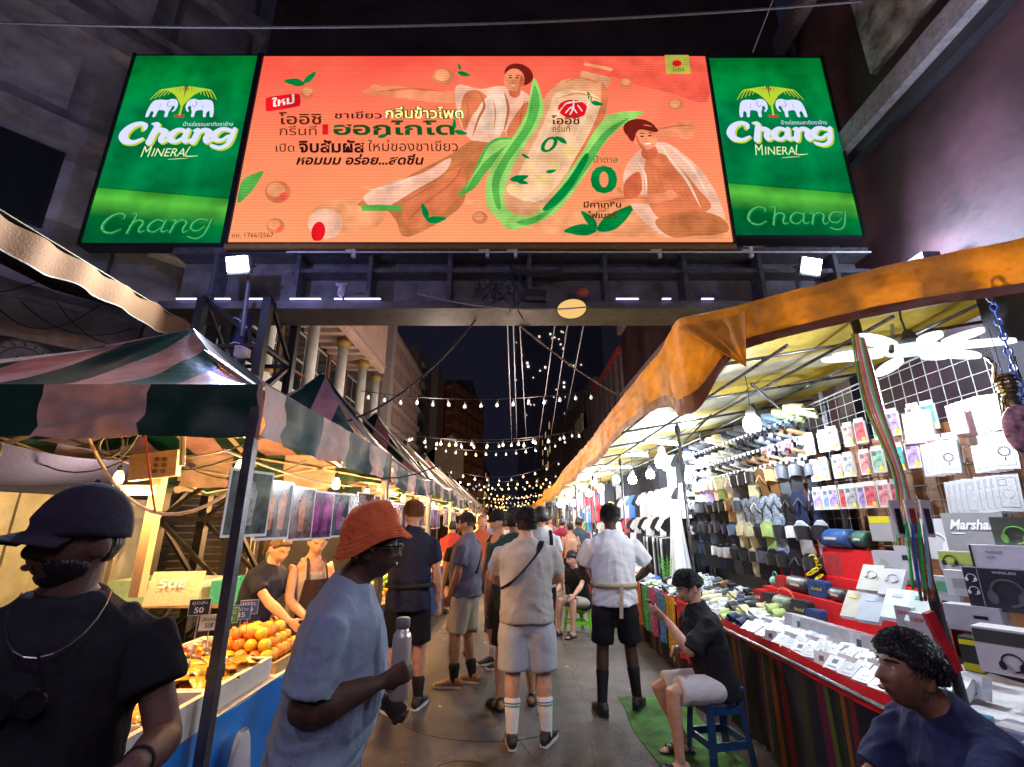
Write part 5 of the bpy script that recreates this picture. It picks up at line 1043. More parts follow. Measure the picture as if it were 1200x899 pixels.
# tables
REDC = cloth('red_cloth', (.62, .015, .02)); 
def stripe_mat():
    m = cloth('striped_skirt', (.05, .04, .04)); nt = m.node_tree; N = nt.nodes; L = nt.links; b = N['Principled BSDF']
    tc = N.new('ShaderNodeTexCoord'); sp = N.new('ShaderNodeSeparateXYZ'); L.new(tc.outputs['Object'], sp.inputs[0]); v = N.new('ShaderNodeMath'); v.operation = 'MULTIPLY'; v.inputs[1].default_value = 1.35; L.new(sp.outputs[1], v.inputs[0]); f = N.new('ShaderNodeMath'); f.operation = 'FRACT'; L.new(v.outputs[0], f.inputs[0])
    cols = [(.012, .012, .02), (.012, .012, .02), (.10, .012, .012), (.02, .015, .015), (.16, .05, .006), (.012, .02, .012), (.012, .012, .012), (.06, .09, .015), (.08, .012, .03), (.012, .012, .02), (.03, .02, .01), (.012, .016, .012)]
    r = N.new('ShaderNodeValToRGB'); r.color_ramp.interpolation = 'CONSTANT'
    while len(r.color_ramp.elements) < len(cols): r.color_ramp.elements.new(.5)
    ws_ = [0, .12, .2, .27, .33, .40, .48, .55, .60, .68, .82, .90]
    for e, p_, c in zip(r.color_ramp.elements, ws_, cols): e.position = p_; e.color = (*c, 1)
    L.new(f.outputs[0], r.inputs[0]); L.new(r.outputs[0], b.inputs['Base Color']); return m
SKS = stripe_mat()
RX0, RX1, RZ = 1.87, 2.80, .80
WT = mat('white_sheet', (.68, .70, .74), var=.1)
table('gadget_table', 'long table of white gadget boxes with a red cloth edge and dark striped skirt', RX0, RX1, 1.3, 4.25, RZ, WT, SKS, -1)
table('sandal_table', 'table heaped with clogs and sandals between the steel pole and clothes racks', RX0, RX1, 4.27, 7.0, RZ, WT, SKS, -1)
table('clothes_table', 'table of folded clothes with bright towels on its front', RX0, RX1, 7.02, 10.2, RZ, WT, SKS, -1)
for k in range(3): table('goods_table', ['goods table under the fourth stretch of tarpaulin', 'goods table under the fifth stretch of tarpaulin', 'furthest goods table before the crowd'][k], RX0, RX1, 10.4 + 4 * k, 14.2 + 4 * k, RZ, WT, cloth('skirt_r%d' % k, ((.3, .05, .1), (.05, .1, .3), (.3, .3, .3))[k]), -1)
b = MB(); b.sheet(lambda u, v: (RX0 - .022 + .007 * sin(u * 60) - .012 * (1 - abs(2 * v - 1)), 1.3 + u * 5.2, RZ + .03 - .105 * v + .006 * sin(u * 33)), 110, 5, (.004, 0, 0)); b.build('red_edge_cloth', REDC, None, True, label='red cloth strip running along the front edge of the gadget table', cat='cloth')
b = MB(); b.cyl((RX0 - .045, 1.3, RZ - .03), (RX0 - .045, 6.6, RZ - .03), .014, 8); b.build('edge_rail', PST, None, True, label='steel rail along the front of the gadget table', cat='rail')
for k, (c, y) in enumerate((((.6, .03, .03), 5.5), ((.65, .4, .03), 5.9), ((.1, .3, .6), 6.25), ((.55, .1, .35), 6.6), ((.1, .45, .2), 6.95), ((.6, .2, .05), 7.4))):
    b = MB(); b.sheet(lambda u, v: (RX0 - .06 - .02 * sin(u * 9 + k) * v, y - .17 + u * .34, RZ + .02 - .55 * v), 10, 8, (.006, 0, 0)); b.build('towel', cloth('towel_%d' % k, c, ns=30, var=.5), None, True, label=['red', 'yellow', 'blue', 'magenta', 'green', 'orange'][k] + ' patterned towel hanging on the clothes table front', cat='towel', group='towels hanging on the clothes table')
# ================================================================== GOODS ON THE RIGHT STALLS
COOL = (.80, .90, 1)
coolglow = glow('lamp_cool', (.86, .94, 1.0), 16)
def bulb(px, py, y, lab, r=.055, pw=30, cordz=.35):
    p = atY(px, py, y); o = empty('hanging_bulb', p, lab, 'bulb', 'white bulbs under the tarpaulin')
    b = MB(); b.lathe([(.01, -r * 1.1), (r * .8, -r * .95), (r, -r * .3), (r * .9, r * .4), (r * .5, r * .9)], n=18); b.build('globe', coolglow, o, True)
    b = MB(); b.lathe([(r * .55, r * .9), (r * .5, r * 1.6), (r * .25, r * 2.0)], n=14); b.build('socket', mat('socket_grey', (.25, .27, .3), rough=.4), o, True); b = MB(); b.tube([(0, 0, r * 1.9), (.01, 0, r * 2 + cordz / 2), (0, .01, r * 2 + cordz)], .004, 4); b.build('cord', CB, o)
    if pw: lamp('POINT', (0, 0, -r * 1.9), pw, COOL, o, r=.02)
    return o
bulb(881, 496, 4.15, 'large white bulb hanging before the sandal shelves', .075, 32)
bulb(776, 540, 6.6, 'cylindrical white bulb nearest the hung black shirts', .10, 35)
bulb(741, 562, 8.3, 'round bulb over the middle of the clothes racks', .075, 0); bulb(762, 556, 8.0, 'round bulb just nearer the aisle over the clothes racks', .07, 35)
bulb(722, 562, 9.6, 'bulb beyond the clothes racks', .075, 0)
for k, (px, py, y) in enumerate(((704, 572, 11), (696, 565, 12), (690, 578, 13), (684, 572, 14.5), (679, 582, 16), (672, 590, 17.5), (668, 584, 19), (662, 588, 21), (657, 592, 24), (654, 590, 27))):
    bulb(px, py, y, f'white bulb in the {ORD[k]} place down the far stalls under the tarpaulin', .08 + .006 * k, 40 if k % 2 == 0 else 0)
for k, (px, py, y, L_, a) in enumerate(((800, 494, 6.2, .34, 1.1), (778, 520, 6.4, .62, .5), (742, 534, 8.6, .6, .3), (722, 548, 10, .7, .2))):
    tube_lamp(atY(px, py, y), L_, 'white LED tube above the ' + ['first pole by the shirts, standing steeply', 'row of hung black shirts', 'middle clothes rack', 'far clothes rack'][k], a, 16 if k < 3 else 0, COOL, coolglow)
p = V((2.26, 2.50, 2.58)); o = empty('petal_lamp', p, 'big white LED lamp shaped like a fan of glowing petals', 'lamp')
b = MB(); b.lathe([(.10, -.012), (.14, -.006), (.14, .012), (.05, .02)], n=26, sx=1, sy=.8); b.build('centre_disc', glow('petal_disc', (.80, .88, 1), .55), o, True)
for k, a in enumerate((.12, .5, 1.3, 2.5, 3.05, 3.5, 4.35, 5.25, 5.8)):
    R = Matrix.Rotation(a, 3, 'Z'); b = MB(); n = 14
    pr = [(.13 + (.15 if k not in (6, 7) else .09) * (1 + cos(t)) * 1.0, .046 * sin(t)) for t in [q * 2 * pi / 16 for q in range(16)]]
    b.prism(pr, lambda u, v, t: R @ V((u, v, t - .012 + (u - .13) * (.10 if k % 2 else -.06))), .02); b.build('petal', glow('petal_white', (.88, .94, 1), .95), o)
b = MB(); b.tube([(0, 0, .04), (0, .02, .2), (0, 0, .42)], .006, 5); b.lathe([(.03, .05), (.045, .06), (.02, .12)], n=12); b.build('cord', CB, o)
lamp('POINT', (0, 0, -.09), 34, (.86, .93, 1), o, r=.02)
# ---------------------------------------------------------------- wire grid with phone cases
GX = 2.76
o = empty('wire_grid', (GX, 3.7, 2.1), 'white wire grid panel holding phone cases behind the gadget table', 'wire rack')
wm = mat('grid_white', (.24, .25, .27), rough=.35)
for i in range(30):
    y = -1.5 + i * .1; b = MB(); b.cyl((0, y, -.62), (0, y, .60 - .03 * y), .0027, 5); b.build('wire', wm, o)
for i in range(13):
    z = -.62 + i * .1; b = MB(); b.cyl((-.007, -1.5, z + .015), (-.007, 1.4, z - .015 if z < .5 else z - .04), .0027, 5); b.build('wire', wm, o)
b = MB(); b.cyl((-.007, -1.5, .645), (-.007, 1.4, .56), .007, 6); b.build('top_wire', wm, o)
# cardboard backing and side cloths
b = MB(); b.box((2.95, 3.6, 1.55), (.03, 3.1, 1.5)); b.build('cardboard_backing', mat('cardboard', (.24, .11, .05), var=.25, ns=3), label='brown board behind the wire grid of phone cases', cat='board')
b = MB(); b.sheet(lambda u, v: (2.62 + .28 * u + .03 * sin(u * 14), 2.42 - .75 * u, 3.0 - 2.1 * v), 20, 10, (.006, .006, 0)); b.build('black_cloth', cloth('stall_black', (.022, .022, .03)), None, True, label='black cloth hanging at the near end of the stall behind the chain', cat='cloth')
def casemesh(c, k):
    b = MB(); b.box((0, 0, -.10), (.014, .085, .165)); b.mi = 1; b.box((-.0075, 0, -.095), (.003, .070, .140)); b.mi = 2; b.box((-.0095, .015, -.045), (.003, .026, .030)); b.mi = 0; b.box((0, 0, -.005), (.006, .07, .026)); b.mi = 3; b.box((-.0096, -.018, -.155), (.002, .026, .03))
    return b.mesh('phone_case_pack', [mat('pack_clear', (.62, .62, .64), rough=.12, var=.1, bump=0, coat=.5), mat('case_%s' % k, c, rough=.3, var=.5, ns=26, bump=0), mat('case_camera', (.12, .12, .14), var=0, bump=0), mat('tag_yellow', (.7, .55, .02), var=0, bump=0)])
CS = [('pink', (.75, .28, .32)), ('lilac', (.42, .34, .80)), ('rose', (.80, .42, .42)), ('red', (.72, .12, .16)), ('blue floral', (.28, .38, .62)), ('teal', (.08, .55, .55)), ('clear grey', (.40, .42, .45)), ('mint', (.25, .50, .40)), ('violet', (.40, .30, .70)), ('cherry', (.70, .10, .12))]
CM = {n: casemesh(c, n.replace(' ', '_')) for n, c in CS}
rows = [(2.40, 4.95, 3.05, (0, 1, 2, 3, 4, 2, 0, 6, 2, 3, 7, 1, 2)), (2.17, 4.80, 2.95, (5, 6, 7, 8, 6, 7, 2, 6, 0, 7, 5, 8, 3)), (1.93, 4.70, 3.45, (1, 6, 9, 9, 8, 1, 4, 8, 9, 6, 1, 3, 0))]
wr_ = ['top', 'middle', 'bottom']
for ri, (z, ya, yb, seq) in enumerate(rows):
    for j in range(13):
        y = ya + (yb - ya) * j / 12; n = CS[seq[j]][0]
        inst(CM[n], 'phone_case_pack', (GX - .10 - .02 * (j % 2), y, z), (0, 0, .35 + random.uniform(-.1, .1)), label=f'{n} phone case pack on the {wr_[ri]} hooks, {ORD[j]} from the sandal shelves', cat='phone case', group='phone case packs on the wire grid')
        if j % 2 == 0: inst(CM[CS[(seq[j] + 3) % 10][0]], 'phone_case_pack', (GX - .045, y - .05, z + .005), (0, 0, .35), label=f'phone case pack half hidden behind the {ORD[j]} pack on the {wr_[ri]} hooks', cat='phone case', group='phone case packs on the wire grid')
# white phone case boxes with printed outline
def pbox(ring, print_=True):
    b = MB(); b.box((0, 0, 0), (.022, .105, .20)); b.mi = 1
    if print_:
        def rr(w_, h, t, yc, zc, x):
            for (a, c, d, e) in ((0, h / 2, w_, t), (0, -h / 2, w_, t), (-w_ / 2, 0, t, h), (w_ / 2, 0, t, h)): b.box((x, yc + a, zc + c), (.0014, d, e))
        rr(.075, .155, .0028, 0, .0, -.0118); rr(.030, .030, .0022, .017, .052, -.0118); b.mi = 2
        for k in range(14):
            a = k * 2 * pi / 14; b.box((-.0119, .023 * cos(a), -.005 + .023 * sin(a)), (.0015, .007, .007), Matrix.Rotation(-a, 3, 'X'))
        b.box((-.0119, 0, -.045), (.0015, .004, .018))
    return b.mesh('phone_case_box', [mat('box_white', (.46, .48, .52), rough=.35, var=.06), mat('print_grey', (.32, .33, .36), var=0, bump=0), mat('ring_' + ring, dict(black=(.03, .03, .04), red=(.5, .08, .06), pink=(.7, .3, .35), grey=(.5, .5, .52))[ring], var=0, bump=0)])
PBM = {r: pbox(r) for r in ('black', 'red', 'grey')}
grp = [(1075, 500, 3, 'grey', 'upper stack nearer the sandals'), (1135, 488, 5, 'grey', 'upper stack by the black cloth'), (1098, 537, 4, 'black', 'middle stack with ring prints'), (1160, 530, 4, 'black', 'middle stack beside the black cloth'), (1128, 583, 4, 'grey', 'bottom stack above the headphone boxes'), (1165, 578, 4, 'grey', 'bottom stack beside the black cloth')]
for gi, (px, py, n, rg, wh_) in enumerate(grp):
    p = atX(px, py, GX - .12)
    for k in range(n):
        rg_ = 'red' if (gi == 2 and k == n - 1) else rg
        inst(PBM[rg_], 'phone_case_box', (p.x + .0 + .024 * (n - 1 - k) * .4, p.y - .028 * (n - 1 - k) + .03, p.z - .004 * k), (.06, .0, .42), label=f'white phone case box, {ORD[n - 1 - k]} from the front, {wh_}', cat='phone case', group='white boxed phone cases on the wire grid')
p = atX(1095, 495, GX - .10); b = MB(); b.box((0, 0, 0), (.016, .08, .17)); b.box((-.009, .02, .05), (.004, .03, .03)); ob = b.build('phone_case', mat('case_hotpink', (.85, .30, .40), rough=.3), label='plain pink phone case tucked beside the upper white boxes', cat='phone case'); ob.location = atX(1122, 492, GX - .2); ob.rotation_euler = (0, 0, .4)
# ---------------------------------------------------------------- chain, brass figure, pouch at the near end
o = empty('blue_chain', (1.98, 1.95, 2.5), 'bright blue plastic chain hanging from the tarpaulin edge', 'chain')
blu = mat('chain_blue', (.02, .12, .70), rough=.35)
A = atY(1162, 352, 2.0); B_ = atY(1204, 480, 1.95)
for k in range(15):
    c = A.lerp(B_, k / 14); R = (B_ - A).to_track_quat('Z', 'X').to_matrix() @ Matrix.Rotation(pi / 2 * (k % 2), 3, 'Z'); b = MB(); b.tube([c - V((1.98, 1.95, 2.5)) + R @ V((.012 * cos(a), 0, .022 * sin(a))) for a in [q * pi / 6 for q in range(13)]], .0035, 5); b.build('link', blu, o, True)
b = MB(); b.tube([A + V((.02 * cos(a), 0, .03 + .04 * sin(a))) for a in [q * pi / 6 for q in range(13)]], .006, 6); b.build('shackle', BLACKM, label='black shackle holding the blue chain', cat='shackle')
p = atY(1180, 455, 2.0); o = empty('brass_figure', p, 'small brass skeleton-like figure in a bag hanging before the black cloth', 'figurine'); br = mat('brass', (.42, .36, .20), rough=.3, metal=.9, var=.4, ns=40)
b = MB(); loft_pts = [((0, 0, .06), .030), ((0, 0, .0), .036), ((0, 0, -.04), .022), ((0, 0, -.09), .03)]
b.tube([q[0] for q in loft_pts], [q[1] for q in loft_pts], 10); b.ball((0, -.01, -.14), (.035, .03, .045), 14)
for sd in (-1, 1): b.tube([(sd * .02, 0, .05), (sd * .06, -.01, .02), (sd * .045, -.02, .10), (sd * .06, -.01, .14)], .008, 6); b.tube([(sd * .02, 0, -.04), (sd * .055, -.02, -.06), (sd * .04, 0, -.12)], .009, 6)
for k in range(5): b.tube([(.036 * cos(a), .036 * sin(a), .05 - k * .018) for a in [q * pi / 5 for q in range(11)]], .004, 4)
b.build('cast', br, o, True); b = MB(); b.tube([(0, 0, .06), (0, 0, .3)], .002, 4); b.build('string', CB, o)
p = atY(1200, 505, 1.95); b = MB(); b.ball((0, 0, 0), (.085, .03, .11), 22); ob = b.build('woven_pouch', None or mat('woven', (.55, .30, .36), rough=.5, var=.9, ns=26, bump=.6, bs=40), None, True, label='round red and white woven pouch hanging on the blue chain', cat='pouch'); ob.location = p
# coloured lanyards by the near pole
LC = [('green', (.05, .6, .1)), ('red', (.6, .03, .08)), ('yellow', (.6, .6, .05)), ('pink', (.8, .2, .35)), ('white', (.75, .8, .78))]
for k in range(7):
    n, c = LC[k % 5]; q = [atY(998 + k * 2, 392, 2.35), atY(1012 + k * 3, 470, 2.3), atY(1048 + k * 2, 560, 2.22), atY(1050 + k * 4, 640, 2.15)]
    b = MB(); b.tube(spline([tuple(a) for a in q], 6, False), .0045, 5); b.build('lanyard', mat('cord_' + n, c, rough=.4), label=f'{n} cord hanging down beside the near pole, {ORD[k]} of the bunch', cat='cord', group='cords hanging by the near pole')
for k, (n, c) in enumerate((('green', (.05, .55, .12)), ('blue', (.05, .15, .6)), ('green', (.03, .5, .08)), ('pale blue', (.3, .5, .7)))):
    b = MB(); q = [atY(1062 + k * 7, 612, 2.05), atY(1066 + k * 7, 655, 2.0), atY(1070 + k * 7, 690, 2.0), atY(1066 + k * 7, 655, 1.99), atY(1062 + k * 7, 615, 2.04)]; b.tube(spline([tuple(a) for a in q], 4, False), .006, 5)
    b.build('cable_pack', mat('cordp_' + n.replace(' ', '_'), c, rough=.3), label=f'{n} charging cable pack hanging below the earphones, {ORD[k]} from the aisle', cat='cable', group='charging cables hanging at the near pole')
for k in range(3):
    p = atY(1052 + k * 17, 608, 2.05); b = MB(); b.box((0, 0, 0), (.04, .010, .15), Matrix.Rotation(.08 * (k - 1), 3, 'Y')); b.mi = 1; b.box((0, -.007, -.01), (.022, .004, .10)); ob = b.build('earphone_pack', [MC['pack_clear'], mat('ear_%d' % k, ((.02, .02, .02), (.3, .06, .03), (.05, .05, .06))[k], rough=.3)], label=['glossy black', 'red-brown', 'grey-black'][k] + ' earphones in a clear pack at the near pole', cat='earphones', group='earphone packs at the near pole'); ob.location = p
for k in range(4):
    q = [atY(1062 + k * 6, 600, 2.15), atY(1072 + k * 6, 660, 2.1), atY(1080 + k * 5, 705, 2.1)]; b = MB(); b.tube(spline([tuple(a) for a in q], 8, False), [.0055 + .0015 * (i % 2) for i in range(17)], 6); b.build('braided_strap', mat('strap_brown', (.28, .10, .04), var=.5, ns=60), label=f'brown braided strap hanging on the near pole, {ORD[k]} from the aisle', cat='strap', group='braided straps on the near pole')
p = atY(1104, 752, 1.9); b = MB(); b.box((0, 0, 0), (.035, .02, .20), Matrix.Rotation(-.28, 3, 'Y')); ob = b.build('red_box', mat('gloss_red', (.55, .02, .03), rough=.3), label='slim red box strapped to the near pole', cat='box'); ob.location = p
# ---------------------------------------------------------------- gadget boxes
def pbx(name, lab, px, py, x, w_, h, d, rz, col, pr=None, tilt=0., cat='box', group=None, roll=0.):
    """box whose printed face looks to -x (turned by rz); w_ along y"""
    p = atX(px, py, x); o = empty(name, p, lab, cat, group); o.rotation_euler = (roll, tilt, rz)
    key = 'bx_%02x%02x%02x' % tuple(int(c * 255) for c in col); b = MB(); b.box((d / 2, 0, 0), (d, w_, h)); b.build('carton', mat('carton_' + str(abs(hash(col)) % 9999), col, rough=.35, var=.06, bump=.05), o)
    if pr: pr(o, w_, h)
    return o
ink = lambda n, c: mat('ink_' + n, c, var=0, bump=0, rough=.4)
def F_(o, y, z, w_, h, m, n='print', x=-.0015, rot=0.):
    b = MB(); b.box((x, y, z), (.002, w_, h), Matrix.Rotation(rot, 3, 'X')); return b.build(n, m, o)
def txt(o, s, y0, y1, z0, z1, m, **k): return text(s, 'lettering', m, (V((-.0045, y0, z0)), V((-.0045, y1, z0)), V((-.0045, y0, z1))), o, **k)
def headph(o, cy_, cz, r, m=None):
    m = m or ink('black', (.02, .02, .025)); b = MB(); b.tube([(-.003, cy_ + r * cos(a), cz + r * sin(a)) for a in [q * pi / 12 - .3 for q in range(20)]], r * .10, 5)
    for sd in (-1, 1): b.lathe([(r * .01, 0), (r * .42, .001), (r * .40, .006)], (-.006, cy_ + sd * r * .92, cz - r * .38), 14, Matrix.Rotation(-pi / 2, 3, 'Y') @ Matrix.Rotation(sd * .2, 3, 'Z'), sx=1.25, sy=.8)
    b.build('printed_headphones', m, o)
W_ = (.50, .51, .56); GR_ = (.42, .43, .46); BK_ = (.035, .04, .055)
RZB = .55
pbx('headphone_box', 'light box printed with white headphones beside the grey box with script lettering', 1098, 632, 2.62, .20, .24, .07, RZB, (.62, .63, .66), lambda o, w_, h: (headph(o, .01, -.02, .055, ink('pale', (.85, .85, .86)))))
pbx('headphone_box', 'grey box reading Marshall in white script on the top tier', 1143, 628, 2.55, .26, .24, .08, RZB, (.30, .30, .32), lambda o, w_, h: (txt(o, 'Marshall', .10, -.10, .03, .085, ink('white', (.9, .9, .9)), shear=.35, bold=.03), F_(o, .07, .01, .06, .006, ink('white', (.9, .9, .9))), F_(o, -.10, -.04, .05, .20, ink('black', (.02, .02, .025)))))
pbx('earphone_box', 'white box with a grey earphone pair printed on it next to the blue speaker', 1042, 665, 2.50, .17, .20, .05, RZB, W_, lambda o, w_, h: (F_(o, .02, .03, .05, .03, ink('mid', (.4, .4, .42)), rot=.6), F_(o, -.02, -.005, .045, .012, ink('mid', (.4, .4, .42)), rot=.5), F_(o, .06, -.08, .03, .006, ink('red', (.6, .05, .1)))))
pbx('charger_box', 'yellow and smoke grey carton topped with a yellow band above the blue speaker', 1032, 620, 2.62, .13, .17, .05, RZB, (.42, .42, .43), lambda o, w_, h: (F_(o, 0, .06, .125, .045, ink('yellow', (.75, .65, .02))), F_(o, 0, -.03, .06, .05, ink('mid', (.4, .4, .42)))))
pbx('white_carton', 'white carton with a small black symbol behind the hanging cables', 1062, 660, 2.45, .10, .20, .05, RZB, W_, lambda o, w_, h: F_(o, 0, .03, .03, .03, ink('black', (.02, .02, .025))))
pbx('headphone_box', 'box with dark window showing green leaf print at the far right end', 1190, 628, 2.42, .16, .17, .06, RZB, (.10, .12, .10), lambda o, w_, h: (headph(o, 0, 0, .04, ink('lime', (.2, .5, .1)))))
pbx('camera_box', 'carton with yellow-green scenery print under the grey script box', 1122, 658, 2.42, .16, .10, .05, RZB, W_, lambda o, w_, h: (F_(o, 0, .015, .15, .06, ink('lime2', (.35, .42, .08))), headph(o, .03, .0, .028)))
pbx('massage_gun_box', 'pale lilac box reading MASSAGE GUN', 1170, 655, 2.35, .20, .12, .06, RZB, (.70, .69, .80), lambda o, w_, h: (txt(o, 'MASSAGE', .04, -.02, .020, .034, ink('navy', (.05, .05, .2))), txt(o, 'GUN', .04, .01, -.004, .010, ink('navy', (.05, .05, .2))), F_(o, .095, 0, .008, .118, ink('black', (.02, .02, .025)))))
pbx('white_carton', 'slim white carton with green print under the scenery carton', 1105, 690, 2.30, .12, .12, .05, RZB, W_, lambda o, w_, h: F_(o, 0, .01, .05, .05, ink('green', (.1, .35, .2))))
pbx('white_carton', 'white carton with round camera print beside the black headphone box', 1124, 684, 2.26, .11, .12, .05, RZB, (.7, .72, .74), lambda o, w_, h: F_(o, 0, 0, .05, .045, ink('mid', (.3, .3, .32))))
pbx('headphone_box', 'black box with two small headphone pictures on its side panel', 1168, 692, 2.20, .21, .18, .08, RZB, BK_, lambda o, w_, h: (headph(o, -.035, -.01, .055, ink('steel', (.12, .12, .14))), headph(o, .078, .045, .017, ink('white', (.9, .9, .9))), headph(o, .078, -.01, .017, ink('white', (.9, .9, .9))), F_(o, .052, 0, .003, .17, ink('mid', (.3, .3, .32))), txt(o, 'WIRELESS', -.0, -.08, .07, .08, ink('white', (.9, .9, .9)))))
pbx('white_carton', 'white open-slot carton under the black headphone box', 1140, 726, 2.12, .20, .11, .10, RZB, W_, lambda o, w_, h: F_(o, -.03, .01, .05, .014, ink('black', (.02, .02, .025))))
pbx('headphone_box', 'white box with big black headphones printed below a dark window, lowest of the stack', 1176, 765, 1.98, .17, .17, .12, RZB, (.66, .66, .68), lambda o, w_, h: (F_(o, 0, .052, .165, .05, ink('window', (.06, .07, .06))), headph(o, -.02, -.035, .032)))
pbx('yellow_carton', 'black and yellow carton behind the lowest headphone box', 1138, 768, 2.05, .07, .14, .10, RZB, (.05, .05, .05), lambda o, w_, h: (F_(o, 0, .05, .065, .02, ink('yellow', (.75, .65, .02))), F_(o, 0, -.05, .065, .03, ink('yellow', (.75, .65, .02)))))
# leaning cartons and packets in the middle
for k, (px, py, x, w_, h, c, t) in enumerate(((1020, 677, 2.36, .13, .20, (.45, .45, .42), 'olive-grey carton with a headphone print leaning on the red tiers'), (1045, 682, 2.32, .12, .19, W_, 'white carton with grey drawing leaning beside the olive one'), (1000, 708, 2.26, .12, .20, (.52, .52, .46), 'sand-grey carton with a yellow spot leaning in front'), (1020, 712, 2.20, .13, .19, (.45, .52, .62), 'plain pale blue carton leaning next to the sand one'), (1052, 708, 2.14, .14, .19, (.75, .80, .86), 'glossy white sleeve leaning beneath the hanging cables'), (1080, 712, 2.08, .12, .18, (.6, .72, .70), 'pale green printed sleeve near the pole'))):
    pbx('leaning_carton', t, px, py, x, w_, h, .03, .45, c, (lambda k: lambda o, w_, h: (headph(o, 0, .02, .03, ink('mid', (.3, .3, .32))) if k in (0, 1) else F_(o, .01, .05, .05, .02, ink(['a', 'b', 'ylw', 'd', 'e', 'f'][k], ((0, 0, 0), (0, 0, 0), (.7, .6, .1), (.5, .55, .65), (.5, .6, .7), (.1, .4, .3))[k]))))(k), tilt=.75)
for k, (px, py, t) in enumerate(((1078, 735, '120W'), (1096, 742, '120W'), (1060, 726, '20W'))):
    pbx('charger_box', f'white charger box marked {t}, ' + ['middle of three near the pole', 'closest to the pole', 'beside the leaning sleeves'][k], px, py, 1.98 + .02 * k, .085, .12, .04, .3, W_, (lambda t: lambda o, w_, h: (txt(o, t, .03, -.03, .02, .04, ink('red', (.6, .05, .08)), bold=.03), F_(o, 0, -.02, .03, .012, ink('mid', (.3, .3, .32)))))(t))
# tiers draped red, with speakers
ti = empty('red_tiers', (2.5, 4.1, .80), 'stepped display draped in red cloth carrying the speakers', 'display')
TR = [(2.36, .90), (2.52, 1.06), (2.68, 1.22)]
for k, (x, z) in enumerate(TR):
    b = MB(); b.box((x - 2.5, 0, (z - .80) / 2), (.158, 1.75 - .05 * k, z - .80)); b.build('step', REDC, ti)
def cyl_speaker(name, lab, y, tier, L_, r, col, band=None, strap=None, rz=0.):
    x, z = TR[tier]; o = empty(name, (x, y, z + r), lab, 'speaker', 'loudspeakers on the red tiers', rz=rz); b = MB()
    b.lathe([(r * .55, -L_ / 2), (r * .93, -L_ / 2 + .006), (r, -L_ / 2 + .025), (r, L_ / 2 - .025), (r * .93, L_ / 2 - .006), (r * .55, L_ / 2)], n=22, R=Matrix.Rotation(pi / 2, 3, 'X')); b.build('barrel', col, o, True)
    for sd in (-1, 1): b = MB(); b.lathe([(r * .6, 0), (r * .58, .004), (.005, .006)], (0, sd * (L_ / 2 - .002), 0), 18, Matrix.Rotation(-sd * pi / 2, 3, 'X')); b.build('end_cap', BLACKM, o, True)
    b = MB(); b.box((-r * .98, 0, 0), (.01, L_ * .45, r * .28)); b.build('badge', band or mat('badge_silver', (.6, .6, .6), metal=.6, var=0, bump=0), o)
    if strap: b = MB(); b.tube([(0, L_ / 2 * cos(a), r * .8 + r * 1.1 * sin(a)) for a in [q * pi / 12 for q in range(13)]], .006, 6); b.build('handle', strap, o, True)
    return o
def box_speaker(lab, y, tier, w_, h, d, col, lbl=None, lm=None):
    x, z = TR[tier]; o = empty('box_speaker', (x - .01, y, z + h / 2), lab, 'speaker', 'loudspeakers on the red tiers', rz=.25); b = MB(); pr = [(w_ / 2 * sgn * (1 - (i == 1) * .06), 0) for sgn in (1,) for i in (0,)]
    q = []; rr = min(w_, h) * .18
    for cx, cz, a0 in ((w_ / 2 - rr, h / 2 - rr, 0), (-w_ / 2 + rr, h / 2 - rr, pi / 2), (-w_ / 2 + rr, -h / 2 + rr, pi), (w_ / 2 - rr, -h / 2 + rr, 1.5 * pi)):
        q += [(cx + rr * cos(a0 + t * pi / 8), cz + rr * sin(a0 + t * pi / 8)) for t in range(5)]
    b.prism(q, lambda u, v, t: V((t - d / 2, u, v)), d); b.build('cabinet', col, o); b = MB(); b.prism([(a * .86, c * .84) for a, c in q], lambda u, v, t: V((-d / 2 - t, u, v)), .003); b.build('grille', mat(col.name + '_grille', tuple(v * .7 for v in col.node_tree.nodes['Principled BSDF'].inputs['Base Color'].default_value[:3]), rough=.7, bump=.6, bs=300), o)
    if lbl: text(lbl, 'lettering', lm, (V((-d / 2 - .0055, w_ * .3, -h * .08)), V((-d / 2 - .0055, -w_ * .3, -h * .08)), V((-d / 2 - .0055, w_ * .3, h * .12))), o, shear=.3, bold=.03)
    return o
SR, SB, SBL, SGN, SCA = mat('spk_red', (.60, .02, .025), rough=.4), mat('spk_black', (.03, .03, .038), rough=.4), mat('spk_blue', (.02, .08, .26), rough=.45), mat('spk_green', (.02, .12, .08), rough=.45), mat('spk_camo', (.10, .15, .10), rough=.5, var=.8, ns=22)
GOLD = mat('gold_print', (.75, .55, .2), metal=.5, rough=.3, var=0, bump=0); WHI = ink('white', (.9, .9, .9)); REDN = mat('red_knob', (.6, .05, .05), var=0, bump=0)
box_speaker('red cube speaker at the far end of the bottom tier', 4.82, 0, .12, .14, .08, SR, 'LIVE', WHI)
box_speaker('small black speaker with a gold line on the bottom tier', 4.66, 0, .11, .13, .08, SB)
cyl_speaker('camo_speaker', 'camouflage drum speaker with an orange strap on the bottom tier', 4.42, 0, .25, .068, SCA, None, mat('strap_orange', (.7, .2, .05)))
box_speaker('black guitar-amp speaker with gold script on the bottom tier', 4.16, 0, .17, .14, .07, SB, 'Marshall', GOLD)
box_speaker('short dark blue speaker at the near end of the bottom tier', 3.99, 0, .13, .10, .07, SBL)
cyl_speaker('mini_speaker', 'tiny teal clip speaker on the middle tier', 4.85, 1, .08, .045, mat('spk_teal', (.1, .5, .42), rough=.4), None, MC['spk_teal'])
box_speaker('red flat speaker at the far end of the middle tier', 4.70, 1, .12, .11, .07, SR)
